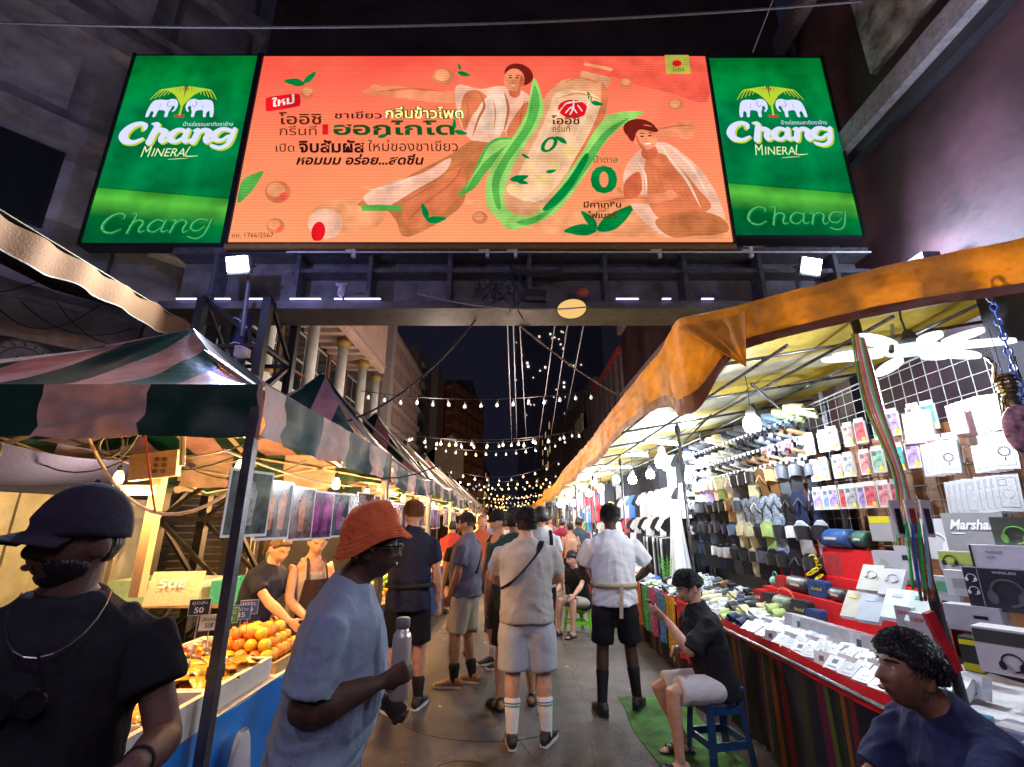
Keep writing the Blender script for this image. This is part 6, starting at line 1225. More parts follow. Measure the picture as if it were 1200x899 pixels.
cyl_speaker('drum_speaker', 'long charcoal drum speaker on the middle tier', 4.42, 1, .30, .066, SB)
box_speaker('navy guitar-amp speaker with gold script on the middle tier', 4.15, 1, .18, .13, .07, SBL, 'Marshall', GOLD)
cyl_speaker('drum_speaker', 'small black drum speaker at the near end of the middle tier', 3.92, 1, .18, .05, SB)
box_speaker('lower black amp speaker of the stacked pair on the top tier', 4.90, 2, .14, .10, .08, SB, 'Marshall', GOLD)
ob = box_speaker('upper black amp speaker of the stacked pair on the top tier', 4.90, 2, .14, .10, .08, SB, 'Marshall', GOLD); ob.location.z += .103
o = box_speaker('tall red speaker with a yellow oval ring on the top tier', 4.66, 2, .13, .25, .08, SR); b = MB(); b.tube([(-.046, .030 * cos(a), .085 * sin(a)) for a in [q * pi / 12 for q in range(25)]], .006, 5); b.build('ring', mat('ring_yellow', (.8, .6, .02), rough=.3), o, True); b = MB(); b.lathe([(.024, 0), (.024, .002)], (-.045, 0, 0), 16, Matrix.Rotation(-pi / 2, 3, 'Y'), sx=2.6, sy=1); b.build('driver', SB, o)
cyl_speaker('boombox', 'black boombox with a red carry loop on the top tier', 4.38, 2, .30, .08, SB, WHI, mat('strap_orange', (.7, .2, .05)))
o = cyl_speaker('drum_speaker', 'big black drum speaker with a handle behind the tall red speaker', 4.60, 2, .42, .095, SB, None, SB); o.location = (2.70, 4.62, 1.56)
o = cyl_speaker('drum_speaker', 'bright blue drum speaker highest on the display', 4.10, 2, .34, .075, SBL); o.location = (2.68, 4.06, 1.52)
o = cyl_speaker('drum_speaker', 'dark green drum speaker beside the bright blue one', 3.83, 2, .16, .06, SGN); o.location = (2.70, 3.80, 1.52)
b = MB(); b.box((2.72, 4.2, 1.33), (.14, 1.2, .22)); b.build('riser_box', REDC, label='red draped riser lifting the blue drum speaker', cat='riser')
o = box_speaker('flat red square speaker beside the boombox', 4.12, 2, .20, .19, .07, SR)
b = MB(); rr = random.Random(3)
for k in range(9):
    c = V((2.55 + rr.uniform(-.03, .03), 4.24 + rr.uniform(-.03, .03), 1.16 + .025 * k)); b.tube([c + V((.02 * cos(a), .03 * cos(a + k), .02 * sin(a + k * .7))) for a in [q * pi / 6 for q in range(13)]], .006, 5)
b.build('yellow_cord_bundle', mat('cord_bright_yellow', (.85, .70, .02), rough=.4), None, True, label='bundle of bright yellow cord in front of the boombox', cat='cord')
# small white boxes on the table
EB = MB(); EB.box((0, 0, 0), (.052, .095, .10)); EB.mi = 1; EB.box((-.0268, 0, .012), (.0018, .03, .03)); EB.box((-.0268, .0, -.03), (.0018, .05, .006))
EBM = [EB.mesh('earbud_box', [mat('box_w%d' % k, c, rough=.3, var=.05), ink('g%d' % k, c2)]) for k, (c, c2) in enumerate(((W_, (.55, .56, .6)), ((.72, .75, .80), (.12, .13, .16)), (W_, (.3, .5, .75)), ((.70, .66, .64), (.7, .3, .3))))]
EK = ['white', 'silvery', 'blue-printed', 'cream']
random.seed(14)
for i in range(14):
    for j in range(6):
        y = 2.66 + i * .118; x = 1.915 + j * .076; t = random.choice((0, 0, 1, 2, 0, 3, 1)); st = 0
        inst(EBM[t], 'earbud_box', (x, y + random.uniform(-.012, .012), RZ + .030 + .008 * j), (random.uniform(-.06, .06), 1.05 + random.uniform(-.08, .08) if (i + j) % 5 else .25, .25 + random.uniform(-.2, .2)),
             label=f'{EK[t]} earbud box in the {ORD[j]} row from the red edge, {ORD[i]} from the near end', cat='box', group='earbud boxes on the gadget table')
for i in range(12):
    y = 2.95 + i * .095; t = (0, 0, 3, 0, 1, 0, 0, 2, 0, 0, 1, 0)[i]; inst(EBM[t], 'earbud_box', (2.27 - .008 * i, y, RZ + .09), (0, .08, .25), scale=1.5, label=f'larger {EK[t]} upright box in the line before the tiers, {ORD[i]} from the near end', cat='box', group='upright boxes before the red tiers')
for k, (x, y, w_, d, c, c2, t) in enumerate(((1.98, 2.42, .20, .13, (.03, .35, .55), (.6, .8, .85), 'turquoise and white earphone carton lying at the table edge'), (2.12, 2.22, .22, .14, W_, (.3, .5, .7), 'white carton lying beyond the turquoise one'), (1.98, 2.12, .16, .12, (.10, .16, .35), (.7, .7, .8), 'dark blue carton end lying nearest the seated vendor'))):
    o = empty('flat_carton', (x, y, RZ + .02), t, 'box', rz=.5); b = MB(); b.box((0, 0, 0), (d, w_, .04)); b.build('carton', mat('flat_%d' % k, c, rough=.3, var=.1), o); b = MB(); b.box((0, -.02, .0212), (d * .6, w_ * .4, .002)); b.build('print', ink('fl%d' % k, c2), o)
# near end: trays, plastic wrapped rolls
b = MB(); b.box((2.25, 1.62, .66), (.75, .5, .24)); b.build('storage_case', mat('case_dark', (.03, .03, .035), rough=.4), label='dark storage case under the wrapped goods at the near end', cat='case')
for k in range(4):
    b = MB(); b.tube([(1.98 + .12 * k, 1.9 - .1 * k, RZ + .05), (2.15 + .12 * k, 1.72 - .1 * k, RZ + .05)], [.05, .045], 12); b.build('wrapped_roll', mat('wrap_plastic', (.45, .46, .52), rough=.15, var=.4, ns=9, coat=.5) if k else MC['spk_black'], None, True, label=['black', 'clear wrapped', 'lilac-grey wrapped', 'pale wrapped'][k] + ' roll lying at the near end of the table', cat='roll', group='rolls at the near end of the table')
p = atX(1070, 800, 1.84); b = MB(); b.ball((0, 0, 0), (.06, .05, .05), 14); ob = b.build('cap_lamp', MC['box_white'], None, True, label='white round gadget beside the seated vendor head', cat='gadget'); ob.location = (1.93, 1.95, RZ + .05)

# ---------------------------------------------------------------- sandals
def outline(L_, w_): return [(0, -L_ / 2), (.30 * w_, -L_ * .47), (.42 * w_, -L_ * .3), (.36 * w_, -L_ * .05), (.46 * w_, L_ * .2), (.44 * w_, L_ * .38), (.22 * w_, L_ * .49), (-.10 * w_, L_ * .49), (-.38 * w_, L_ * .36), (-.42 * w_, L_ * .15), (-.36 * w_, -L_ * .1), (-.40 * w_, -L_ * .32), (-.26 * w_, -L_ * .47)]
def sandalmesh(kind, m1, m2):
    """a pair lying flat, toes +y, soles in the xy plane"""
    b = MB()
    for sd in (-1, 1):
        X = sd * .052; out = [(X + sd * a, c) for a, c in outline(.25, .098)]
        b.mi = 0; b.prism(out if sd > 0 else out[::-1], lambda u, v, t: V((u, v, t)), .022)
        b.mi = 1
        if kind == 'slide': b.sheet(lambda u, v: V((X + .047 * cos(pi * u), .0 + .085 * v + .02 * sin(pi * u), .018 + .046 * sin(pi * u) * (1 - .25 * v))), 10, 3, (0, 0, .006))
        elif kind == 'flip':
            for s2 in (-1, 1): b.tube([(X + s2 * .044, -.015, .02), (X + s2 * .03, .03, .05), (X + .0, .075, .028)], .006, 5)
        elif kind == 'clog':
            def f(u, v):
                a = pi * u; return V((X + .050 * cos(a) * (1 - .25 * max(0, v - .6) / .4), -.01 + .135 * v, .02 + .058 * sin(a) * (1 - .55 * v ** 2)))
            b.sheet(f, 12, 6, (0, 0, .005)); b.mi = 1; b.tube([(X + .046, -.01, .03), (X + .035, -.10, .05), (X - .035, -.10, .05), (X - .046, -.01, .03)], .006, 5)
            b.mi = 2
            for q in range(5): b.ball((X + (-.024 + .012 * q), .06 + .012 * (q % 2), .075 - .010 * abs(q - 2)), .0045, 6)
        elif kind == 'two': 
            for yy in (-.01, .055): b.sheet(lambda u, v: V((X + .047 * cos(pi * u), yy + .03 * v, .018 + .042 * sin(pi * u))), 10, 2, (0, 0, .005))
    return b.mesh('sandal_pair', [m1, m2, BLACKM], False)
sm_ = lambda n, c, **k: mat('rubber_' + n, c, **dict(dict(rough=.5, var=.12, ns=20), **k))
SC = {'black': (.02, .02, .025), 'white': (.68, .70, .72), 'cream': (.72, .68, .42), 'lime': (.42, .58, .18), 'grey': (.085, .095, .115), 'navy': (.02, .03, .08), 'brown': (.22, .11, .04), 'tan': (.50, .34, .16), 'lilac': (.45, .40, .70), 'peach': (.75, .50, .40), 'steel blue': (.12, .19, .30), 'marbled': (.35, .40, .50)}
sk = {}
def sp_(kind, a, c=None):
    key = (kind, a, c)
    if key not in sk: sk[key] = sandalmesh(kind, sm_(a, SC[a], **(dict(var=.95, ns=45) if a == 'marbled' else {})), sm_(c or a, SC[c or a]))
    return sk[key]
SXW = 2.68
rk = empty('sandal_rack', (SXW + .08, 5.6, 0), 'black wire rack with white shelves full of sandals and clogs', 'rack')
b = MB(); b.box((.10, 0, 1.5), (.02, 2.9, 2.3)); b.build('back_cloth', mat('rack_back', (.03, .028, .03)), rk)
for y in (-1.45, -.0, 1.45): b = MB(); b.cyl((.06, y, 0), (.06, y, 2.78), .022, 8); b.build('post', PST, rk)
SHZ = [2.60, 2.40, 2.22]
for z in SHZ:
    for j in range(2): b = MB(); b.cyl((-.12 + .14 * j, -1.4, z - .005), (-.12 + .14 * j, 1.4, z - .005), .005, 5); b.build('shelf_wire', wm, rk)
    for i in range(28): b = MB(); b.box((-.125, -1.35 + i * .1, z - .018), (.006, .05, .035)); b.build('shelf_lip', wm, rk)
top_seq = [[('clog', 'cream'), ('clog', 'lime'), ('clog', 'steel blue'), ('clog', 'steel blue'), ('clog', 'navy'), ('clog', 'grey'), ('clog', 'grey'), ('clog', 'navy'), ('clog', 'cream'), ('clog', 'cream'), ('clog', 'black'), ('clog', 'black'), ('clog', 'grey'), ('clog', 'navy')],
           [('two', 'brown', 'black'), ('two', 'grey', 'brown'), ('two', 'navy', 'white'), ('two', 'steel blue', 'white'), ('two', 'black'), ('two', 'black'), ('two', 'grey'), ('two', 'white'), ('two', 'white', 'cream'), ('two', 'white', 'peach'), ('two', 'white', 'peach'), ('two', 'cream', 'peach'), ('two', 'white', 'peach'), ('two', 'white')],
           [('two', 'brown', 'black'), ('two', 'black'), ('two', 'tan', 'black'), ('two', 'brown'), ('two', 'brown', 'tan'), ('two', 'grey', 'brown'), ('two', 'white'), ('two', 'white', 'grey'), ('two', 'white', 'black'), ('two', 'black'), ('two', 'cream', 'white'), ('two', 'white', 'cream'), ('two', 'black', 'white'), ('two', 'cream')]]
sn = {'clog': 'clogs', 'two': 'two-strap sandals', 'slide': 'slides', 'flip': 'flip-flops'}
for ri, z in enumerate(SHZ):
    for i in range(14):
        q = top_seq[ri][i]; y = 4.28 + i * .205
        inst(sp_(*q), 'sandal_pair', (SXW + .0, y, z + .01), (radians(20), 0, .95 + random.uniform(-.08, .08)), scale=1.1, label=f'{q[1]} {sn[q[0]]} on the {wr_[ri]} white shelf, {ORD[i]} from the phone cases', cat='sandals', group='footwear on the sandal rack')
hang = [(2.03, [('slide', 'black', 'grey'), ('slide', 'grey'), ('slide', 'brown', 'tan'), ('flip', 'brown', 'tan'), ('slide', 'cream', 'black'), ('slide', 'black'), ('slide', 'grey', 'black'), ('flip', 'white'), ('slide', 'lime', 'cream'), ('slide', 'peach', 'white'), ('slide', 'lilac', 'peach'), ('slide', 'lilac'), ('slide', 'cream', 'lime'), ('slide', 'black')]),
        (1.76, [('flip', 'navy', 'black'), ('flip', 'black'), ('flip', 'marbled', 'grey'), ('flip', 'marbled', 'grey'), ('flip', 'marbled', 'white'), ('flip', 'marbled', 'grey'), ('slide', 'white', 'grey'), ('slide', 'tan', 'brown'), ('slide', 'black'), ('slide', 'black'), ('slide', 'grey', 'black'), ('slide', 'black'), ('slide', 'black', 'grey'), ('slide', 'black')]),
        (1.50, [('slide', 'white', 'black'), ('slide', 'black', 'white'), ('slide', 'marbled', 'black'), ('slide', 'lime'), ('slide', 'grey', 'black'), ('slide', 'cream'), ('slide', 'cream'), ('slide', 'navy', 'steel blue'), ('slide', 'black', 'navy'), ('slide', 'black'), ('slide', 'steel blue', 'black'), ('slide', 'black'), ('slide', 'grey', 'black'), ('slide', 'black')]),
        (1.24, [('slide', 'black'), ('flip', 'black'), ('slide', 'navy', 'black'), ('slide', 'black'), ('slide', 'black', 'grey'), ('slide', 'cream', 'black'), ('slide', 'black'), ('slide', 'grey', 'black'), ('slide', 'black', 'white'), ('slide', 'navy', 'white'), ('slide', 'black', 'white'), ('slide', 'black'), ('slide', 'navy'), ('slide', 'black')])]
for ri, (z, seq) in enumerate(hang):
    b = MB(); b.cyl((-.10, -1.4, z + .15), (-.10, 1.4, z + .15), .006, 5); b.build('rail', PST, rk)
    for i, q in enumerate(seq):
        y = 4.30 + i * .195
        inst(sp_(*q), 'sandal_pair', (SXW - .05, y, z), (radians(-82), random.uniform(-.1, .1), radians(-52) + random.uniform(-.12, .12)) if False else Euler((radians(100) + random.uniform(-.12, .12), random.uniform(-.06, .06), radians(-52) + random.uniform(-.3, .3))), scale=1.28 + random.uniform(-.12, .1), label=f'{q[1]} {sn[q[0]]} hanging on the {ORD[ri]} hanging rail, {ORD[i]} from the phone cases', cat='sandals', group='footwear hanging on the sandal rack')
random.seed(77)
kk = list(SC); hp_n = 0
for i in range(13):
    for j in range(4):
        y = 4.42 + i * .2 + random.uniform(-.02, .02); x = 1.96 + j * .175; cA = random.choice(['black', 'white', 'grey', 'cream', 'lime', 'navy', 'black', 'white', 'marbled', 'brown']); kd = random.choice(['clog', 'slide', 'flip', 'slide'])
        inst(sp_(kd, cA), 'sandal_pair', (x, y, RZ + .03 + .03 * j), (random.uniform(-.1, .1), -.30, pi / 2 + random.uniform(-.5, .5)), scale=.9, label=f'{cA} {sn[kd]} on the sandal table, {ORD[j]} row inward, {ORD[i]} past the pole', cat='sandals', group='footwear laid on the sandal table')
# ---------------------------------------------------------------- clothes
def shirtmesh(m, L_=.66, tr=False):
    if tr: o_ = [(-.19, 0), (.19, 0), (.23, -.85), (.04, -.85), (.0, -.25), (-.04, -.85), (-.23, -.85)]
    else: o_ = [(-.08, .02), (.08, .02), (.22, -.05), (.33, -.20), (.25, -.27), (.21, -.20), (.22, -L_), (-.22, -L_), (-.21, -.20), (-.25, -.27), (-.33, -.20), (-.22, -.05)]
    b = MB(); n = len(o_)
    f = lambda u, v, t: V((t * 1.0 + .02 * sin(v * 30 + u * 8) - .02 * cos(u * 12), u, v)); b.prism(o_, f, .022); b.mi = 1
    if not tr: b.tube([(.01, -.2, -.04), (.01, 0, .03), (.01, .2, -.04)], .004, 4); b.tube([(.01, 0, .03), (.01, .02, .08), (.01, 0, .10)], .003, 4)
    return b.mesh('hanging_garment', [m, PST])
GC_ = {'black': (.02, .02, .025), 'white': (.72, .74, .78), 'grey': (.3, .31, .34), 'beige': (.55, .45, .33), 'red': (.55, .04, .06), 'blue': (.06, .15, .45), 'pink': (.7, .22, .35), 'yellow': (.7, .5, .05), 'teal': (.06, .35, .35)}
GM = {n: shirtmesh(cloth('garment_' + n, c)) for n, c in GC_.items()}; TM = {n: shirtmesh(cloth('garment_' + n, GC_[n]), tr=True) for n in ('black', 'white', 'grey', 'beige', 'blue')}
rws = [(2.72, ('black', 'black', 'white', 'black', 'black', 'black', 'black', 'black', 'black', 'black', 'black', 'grey'), 0), (2.20, ('white', 'black', 'pink', 'white', 'white', 'white', 'white', 'black', 'blue', 'white', 'grey', 'black'), 0), (1.72, ('black', 'black', 'black', 'white', 'black', 'white', 'black', 'white', 'black', 'red', 'black', 'blue'), 0), (1.42, ('black', 'black', 'white', 'black', 'black', 'white', 'black', 'black', 'white', 'black', 'beige', 'black'), 1)]
cr = empty('clothes_rack', (2.78, 9.6, 0), 'tall steel clothes rack along the back of the clothes stall', 'rack')
for (z, _, _) in rws: b = MB(); b.cyl((0, -2.7, z + .11), (0, 2.9, z + .11), .012, 8); b.build('rail', PST, cr)
for y in (-2.7, 0, 2.9): b = MB(); b.cyl((0, y, 0), (0, y, 2.9), .016, 8); b.build('upright', PST, cr)
for ri, (z, seq, tr) in enumerate(rws):
    for i, n in enumerate(seq):
        y = 7.15 + i * .44; me = (TM if tr else GM)[n if not tr or n in TM else 'black']
        inst(me, 'hanging_garment', (2.72 - .03 * ri, y, z), (0, 0, .55 + random.uniform(-.2, .2)), scale=.86 if not tr else .8, label=f'{n if not tr or n in TM else "black"} ' + ('trousers' if tr else 'T-shirt') + f' on the {["top", "second", "third", "lowest"][ri]} rail of the tall rack, {ORD[i]} along', cat='garment', group='garments on the clothes rack')
for ri, i in ((2, 1), (2, 2), (1, 2)):
    y = 7.15 + i * .44; z = rws[ri][0]; o = None
PRT = [('rainbow', ((.7, .05, .05), (.8, .5, .02), (.7, .7, .05), (.05, .5, .1)))]
for k, (y, z) in enumerate(((7.22, 1.40), (7.60, 1.42))):
    o = empty('printed_shirt', (2.50, y, z + .3), ['black shirt with a rainbow print nearest the sandals', 'black shirt with an orange and yellow print next to the rainbow one'][k], 'garment', rz=.65); inst(GM['black'], 'garment', (0, 0, 0), parent=o, scale=.8)
    for q, c in enumerate(PRT[0][1]): b = MB(); b.prism([(-.07 + q * .035, -.42), (-.04 + q * .035, -.42), (-.03 + q * .03, -.18 - .03 * q), (-.055 + q * .03, -.20)], lambda u, v, t: V((-.045 - t, u, v)), .003); b.build('print', cloth('print_%d' % q, c), o)
# white long dress and pale tops between sandals and shirts
for k, (x, y, z, c, lab, L_) in enumerate(((2.35, 7.02, 1.95, (.74, .76, .80), 'long white dress hanging beside the sandal rack', 1.1), (2.62, 6.98, 2.50, (.60, .72, .72), 'pale mint blouse hung above the white dress', .5), (2.55, 7.15, 2.2, (.70, .68, .62), 'cream blouse beside the white dress', .5))):
    def f(u, v):
        a = 2 * pi * u; r = (.12 + .16 * v ** 1.3) * (1 + .14 * sin(a * 7) * v + .03 * sin(a * 11)); r2 = r * .5; return (x + r2 * cos(a), y + r * sin(a) * .8, z - L_ * v)
    b = MB(); b.sheet(f, 60, 14, (0, 0, -.002)); b.build('dress', cloth('dress_%d' % k, c, bump=.2), None, True, label=lab, cat='dress')
for k in range(7):
    y = 6.95 + k * .05; n = ('white', 'black')[k % 2]
    b = MB(); b.sheet(lambda u, v: (2.45 + .18 * u + .02 * sin(v * 9), 6.78 + .01 * k + .02 * sin(u * 20), 2.62 - .08 * k - .12 * v - .18 * (k // 2)), 10, 5, (0, .012, 0)); b.build('patterned_top', mat('polka_%d' % (k % 2), ((.60, .68, .66), (.05, .05, .06))[k % 2], var=.9, ns=38, rough=.8), None, True, label=f'small patterned top pegged beside the sandal shelves, {ORD[k]} from above', cat='garment', group='small tops pegged beside the sandal shelves')
# low rail of trousers
o = empty('low_rail', (2.35, 7.9, 0), 'low chrome rail of black and white trousers on the clothes table', 'rail')
b = MB(); b.cyl((0, -.7, 1.42), (0, .75, 1.42), .012, 8); b.cyl((0, -.7, RZ), (0, -.7, 1.42), .012, 8); b.cyl((0, .75, RZ), (0, .75, 1.42), .012, 8); b.build('frame', PST, o)
for i in range(12):
    n = ('black', 'black', 'white', 'black', 'grey', 'black', 'white')[i % 7]
    b = MB(); b.sheet(lambda u, v: (-.12 + .22 * u, .012 * sin(u * 20 + i), -.56 * v), 8, 6, (0, .03, 0)); me = b.mesh('folded_trousers', cloth('garment_' + n, GC_[n]), True)
    inst(me, 'folded_trousers', (2.35, 7.28 + i * .11, 1.41), (0, 0, .5), label=f'{n} trousers folded over the low chrome rail, {ORD[i]} from the sandals', cat='garment', group='trousers on the low rail')
for k in range(26):
    x = 1.98 + (k % 4) * .19; y = 7.15 + (k // 4) * .42; n = random.choice(['white', 'grey', 'blue', 'black', 'white', 'white']); b = MB(); b.grid(lambda u, v: ((u - .5) * .19, (v - .5) * .30, .03 + .03 * noise.noise(V((u * 5, v * 5, k))) + .035 * sin(pi * u) * sin(pi * v)), 8, 8); b.box((0, 0, .012), (.17, .27, .024))
    inst(b.mesh('folded_cloth', cloth('fold_' + n, GC_[n], var=.5, ns=30), True), 'folded_cloth', (x, y, RZ), (0, 0, random.uniform(-.4, .4)), label=f'folded {n} garment on the clothes table, {ORD[k % 4]} row inward, {ORD[k // 4]} along', cat='garment', group='folded garments on the clothes table')
# fern leaf and small yellow card on the clothes table
o = empty('fern_plant', (2.1, 6.85, RZ), 'bright green fern sprig standing at the end of the clothes table', 'plant'); lm_ = mat('fern', (.10, .45, .03), var=.3)
for k in range(4):
    b = MB(); a = k * .6 - .9; st = [V((sin(a) * t * .12, cos(a) * t * .05, t * .42 - .05 * t * t)) for t in [q / 8 for q in range(9)]]; b.tube(st, .004, 4)
    for q in range(1, 9):
        for sd in (-1, 1): p0 = st[q]; d_ = V((sd * .07 * (1 - q / 10), 0, .05)); b.add([p0, p0 + d_ * .5 + V((0, .002, -.012)), p0 + d_, p0 + d_ * .5 + V((0, -.002, .012))], [(0, 1, 2, 3)])
    b.build('frond', lm_, o)
# ---------------------------------------------------------------- far stalls: hung goods in clear colours
random.seed(5)
cn = list(GC_)
for i in range(64):
    y = 13.2 + (i // 4) * .78; r_ = i % 4; n = random.choice(['red', 'blue', 'white', 'pink', 'black', 'teal', 'white', 'blue', 'yellow'] if y < 18 else ['white', 'white', 'blue', 'grey', 'black', 'pink'])
    inst(GM[n], 'hanging_garment', (2.66 - (r_ == 3) * .35, y + random.uniform(-.1, .1), (2.65, 2.15, 1.65, 1.35)[r_]), (0, 0, .6 + random.uniform(-.4, .4)), scale=.8, label=f'{n} top in the {["top", "second", "third", "lowest"][r_]} row of the far stalls, {ORD[i // 4]} column', cat='garment', group='tops hung along the far stalls')
for i in range(16):
    y = 12.6 + i * 1.0; b = MB(); b.cyl((0, 0, 0), (0, 0, 2.6), .018, 8); ob = b.build('stall_post', PST, label=f'thin steel post of the far stalls, {ORD[i]} beyond the clothes rack', cat='post', group='posts of the far stalls'); ob.location = (2.05, y, 0)
for k, (y, x, c) in enumerate(((9.4, 1.98, (.68, .66, .55)), (10.2, 1.95, (.7, .7, .72)))):
    def f(u, v):
        a = 2 * pi * u; r = (.10 + .14 * v) * (1 + .1 * sin(a * 6) * v); return (x + r * cos(a), y + r * sin(a), 1.65 - .9 * v)
    b = MB(); b.sheet(f, 40, 10, (0, 0, -.002)); o = b.build('dress', cloth('flower_dress_%d' % k, c), None, True, label=['cream dress with two sunflower discs beside the white T-shirt man', 'plain white dress behind the sunflower dress'][k], cat='dress')
    if k == 0:
        for z in (1.35, 1.12): b = MB(); b.lathe([(.055, 0), (.055, .004)], (x - .14 - (1.65 - z) * .13, y - .06, z), 14, Matrix.Rotation(-pi / 2, 3, 'Y')); fl = b.build('sunflower', mat('petal_gold', (.55, .25, .02)), o)
# garment rail by the seated shopkeeper
o = empty('trolley_rail', (1.42, 8.9, 0), 'low rail of hanging bags and scarves by the seated shopkeeper', 'rail')
b = MB(); b.cyl((-.25, 0, 1.25), (.3, .1, 1.25), .01, 8); b.cyl((-.25, 0, 0), (-.25, 0, 1.25), .01, 8); b.cyl((.3, .1, 0), (.3, .1, 1.25), .01, 8); b.build('frame', PST, o)
for k in range(6): b = MB(); b.sheet(lambda u, v: (-.2 + k * .085 + .02 * sin(v * 7), -.02 + .1 * u + .01 * k, 1.24 - .5 * v), 5, 6, (.02, 0, 0)); inst(b.mesh('hanging_bag', cloth('bagc_%d' % k, ((.02, .02, .03), (.45, .30, .15), (.05, .05, .06), (.5, .4, .3), (.06, .25, .25), (.02, .02, .02))[k])), 'hanging_bag', (1.42, 8.9, 0), label=f'{["black", "tan", "charcoal", "cream", "teal", "dull black"][k]} bag hanging on the low rail by the seated shopkeeper', cat='bag', group='bags on the low rail')
# ---------------------------------------------------------------- stools, crate
def stool(lab, x, y, h, m, rz, w_=.30):
    o = empty('plastic_stool', (x, y, 0), lab, 'stool', rz=rz); b = MB(); b.box((0, 0, h - .015), (w_, w_, .03)); b.box((0, 0, h - .042), (w_ * .94, w_ * .94, .025)); b.build('seat', m, o)
    b = MB()
    for i in range(4): b.box(((i - 1.5) * w_ * .2, 0, h + .001), (w_ * .04, w_ * .6, .003))
    b.build('grip_slots', BLACKM, o)
    t = w_ * .40; f = w_ * .52
    for sx in (-1, 1):
        for sy in (-1, 1):
            b = MB(); b.beam((sx * t, sy * t, h - .05), (sx * f, sy * f, .0), .05, .03); b.build('leg', m, o)
    for (a, c) in (((-1, -1), (1, -1)), ((1, -1), (1, 1)), ((1, 1), (-1, 1)), ((-1, 1), (-1, -1))):
        for hh in (.30, .72):
            q = t + (f - t) * (1 - hh); b = MB(); b.beam((a[0] * q, a[1] * q, h * hh), (c[0] * q, c[1] * q, h * hh), .014, .05); b.build('rail', m, o)
    return o
stool('tall dark blue plastic stool under the man with a phone', 1.50, 4.0, .50, mat('stool_blue', (.012, .05, .15), rough=.35), .2, .30)
stool('low bright green plastic stool under the seated shopkeeper', 1.04, 8.2, .44, mat('stool_green', (.18, .62, .03), rough=.35), .3, .30)
cr_ = empty('black_crate', (.93, 1.98, 0), 'black plastic crate with a white handle before the crouching vendor', 'crate', rz=.35); CRM = mat('crate_black', (.02, .022, .028), rough=.35)
for (x, y, a, c) in ((0, -.21, .58, .02), (0, .21, .58, .02), (-.28, 0, .02, .40), (.28, 0, .02, .40)): b = MB(); b.box((x, y, .33), (a, c, .58)); b.build('side', CRM, cr_)
b = MB(); b.box((0, 0, .05), (.54, .38, .02)); b.build('base', CRM, cr_)
for (x, y, a, c) in ((0, -.225, .64, .035), (0, .225, .64, .035), (-.30, 0, .035, .415), (.30, 0, .035, .415)): b = MB(); b.box((x, y, .635), (a, c, .03)); b.build('rim', CRM, cr_)
b = MB(); b.tube([(-.16, -.235, .60), (-.16, -.255, .52), (.05, -.255, .50), (.05, -.235, .58)], .010, 6); b.build('handle', mat('handle_white', (.7, .68, .62)), cr_, True)
for k in range(4): b = MB(); b.box((-.12 + .09 * k, .02 * k, .56), (.08, .2, .05), Matrix.Rotation(.3 * k, 3, 'Z')); inst(b.mesh('gadget_carton', mat('cart_%d' % k, ((.1, .2, .4), (.6, .6, .6), (.05, .05, .05), (.4, .4, .42))[k])), 'gadget_carton', (.93, 1.98, .0), label=['blue', 'white', 'black', 'grey'][k] + ' small carton inside the black crate', cat='box', group='cartons in the black crate')
b = MB(); b.ball((0, 0, .1), (.10, .09, .11), 16)
for i, v_ in enumerate(b.v): b.v[i] = tuple(V(v_) * (1 + .25 * noise.noise(V(v_) * 14)))
ob = b.build('straw_bag', mat('straw', (.34, .26, .16), var=.4, ns=40, bump=.8), None, True, label='tan straw bundle on the ground between the blue stool and the black crate', cat='bag'); ob.location = (1.28, 2.5, 0)
# ================================================================== PEOPLE
def skinmat(n, c): return mat(n, c, rough=.52, var=.16, ns=26, bump=.22, bs=260, sss=.05, spec=.35)
SK = dict(fair=skinmat('skin_fair', (.60, .34, .24)), tan=skinmat('skin_tan', (.46, .25, .15)), brown=skinmat('skin_brown', (.24, .115, .065)), dark=skinmat('skin_dark', (.085, .042, .03)), deep=skinmat('skin_deep', (.13, .065, .048)))
def hairmat(n, c): return mat(n, c, rough=.38, var=.4, ns=60, bump=.6, bs=150, stretch=(1, 1, .18))
HR = dict(black=hairmat('hair_black', (.014, .012, .014)), brown=hairmat('hair_brown', (.10, .05, .025)), grey=hairmat('hair_greying', (.09, .08, .075)), ginger=hairmat('hair_ginger', (.30, .14, .06)))
EYEW = mat('eye_white', (.75, .72, .68), rough=.2, var=0, bump=0); EYEB = mat('eye_dark', (.02, .012, .01), rough=.1, var=0, bump=0)
def rotm(*a):
    R = Matrix.Identity(3)
    for ax, an in a: R = R @ Matrix.Rotation(an, 3, ax)
    return R
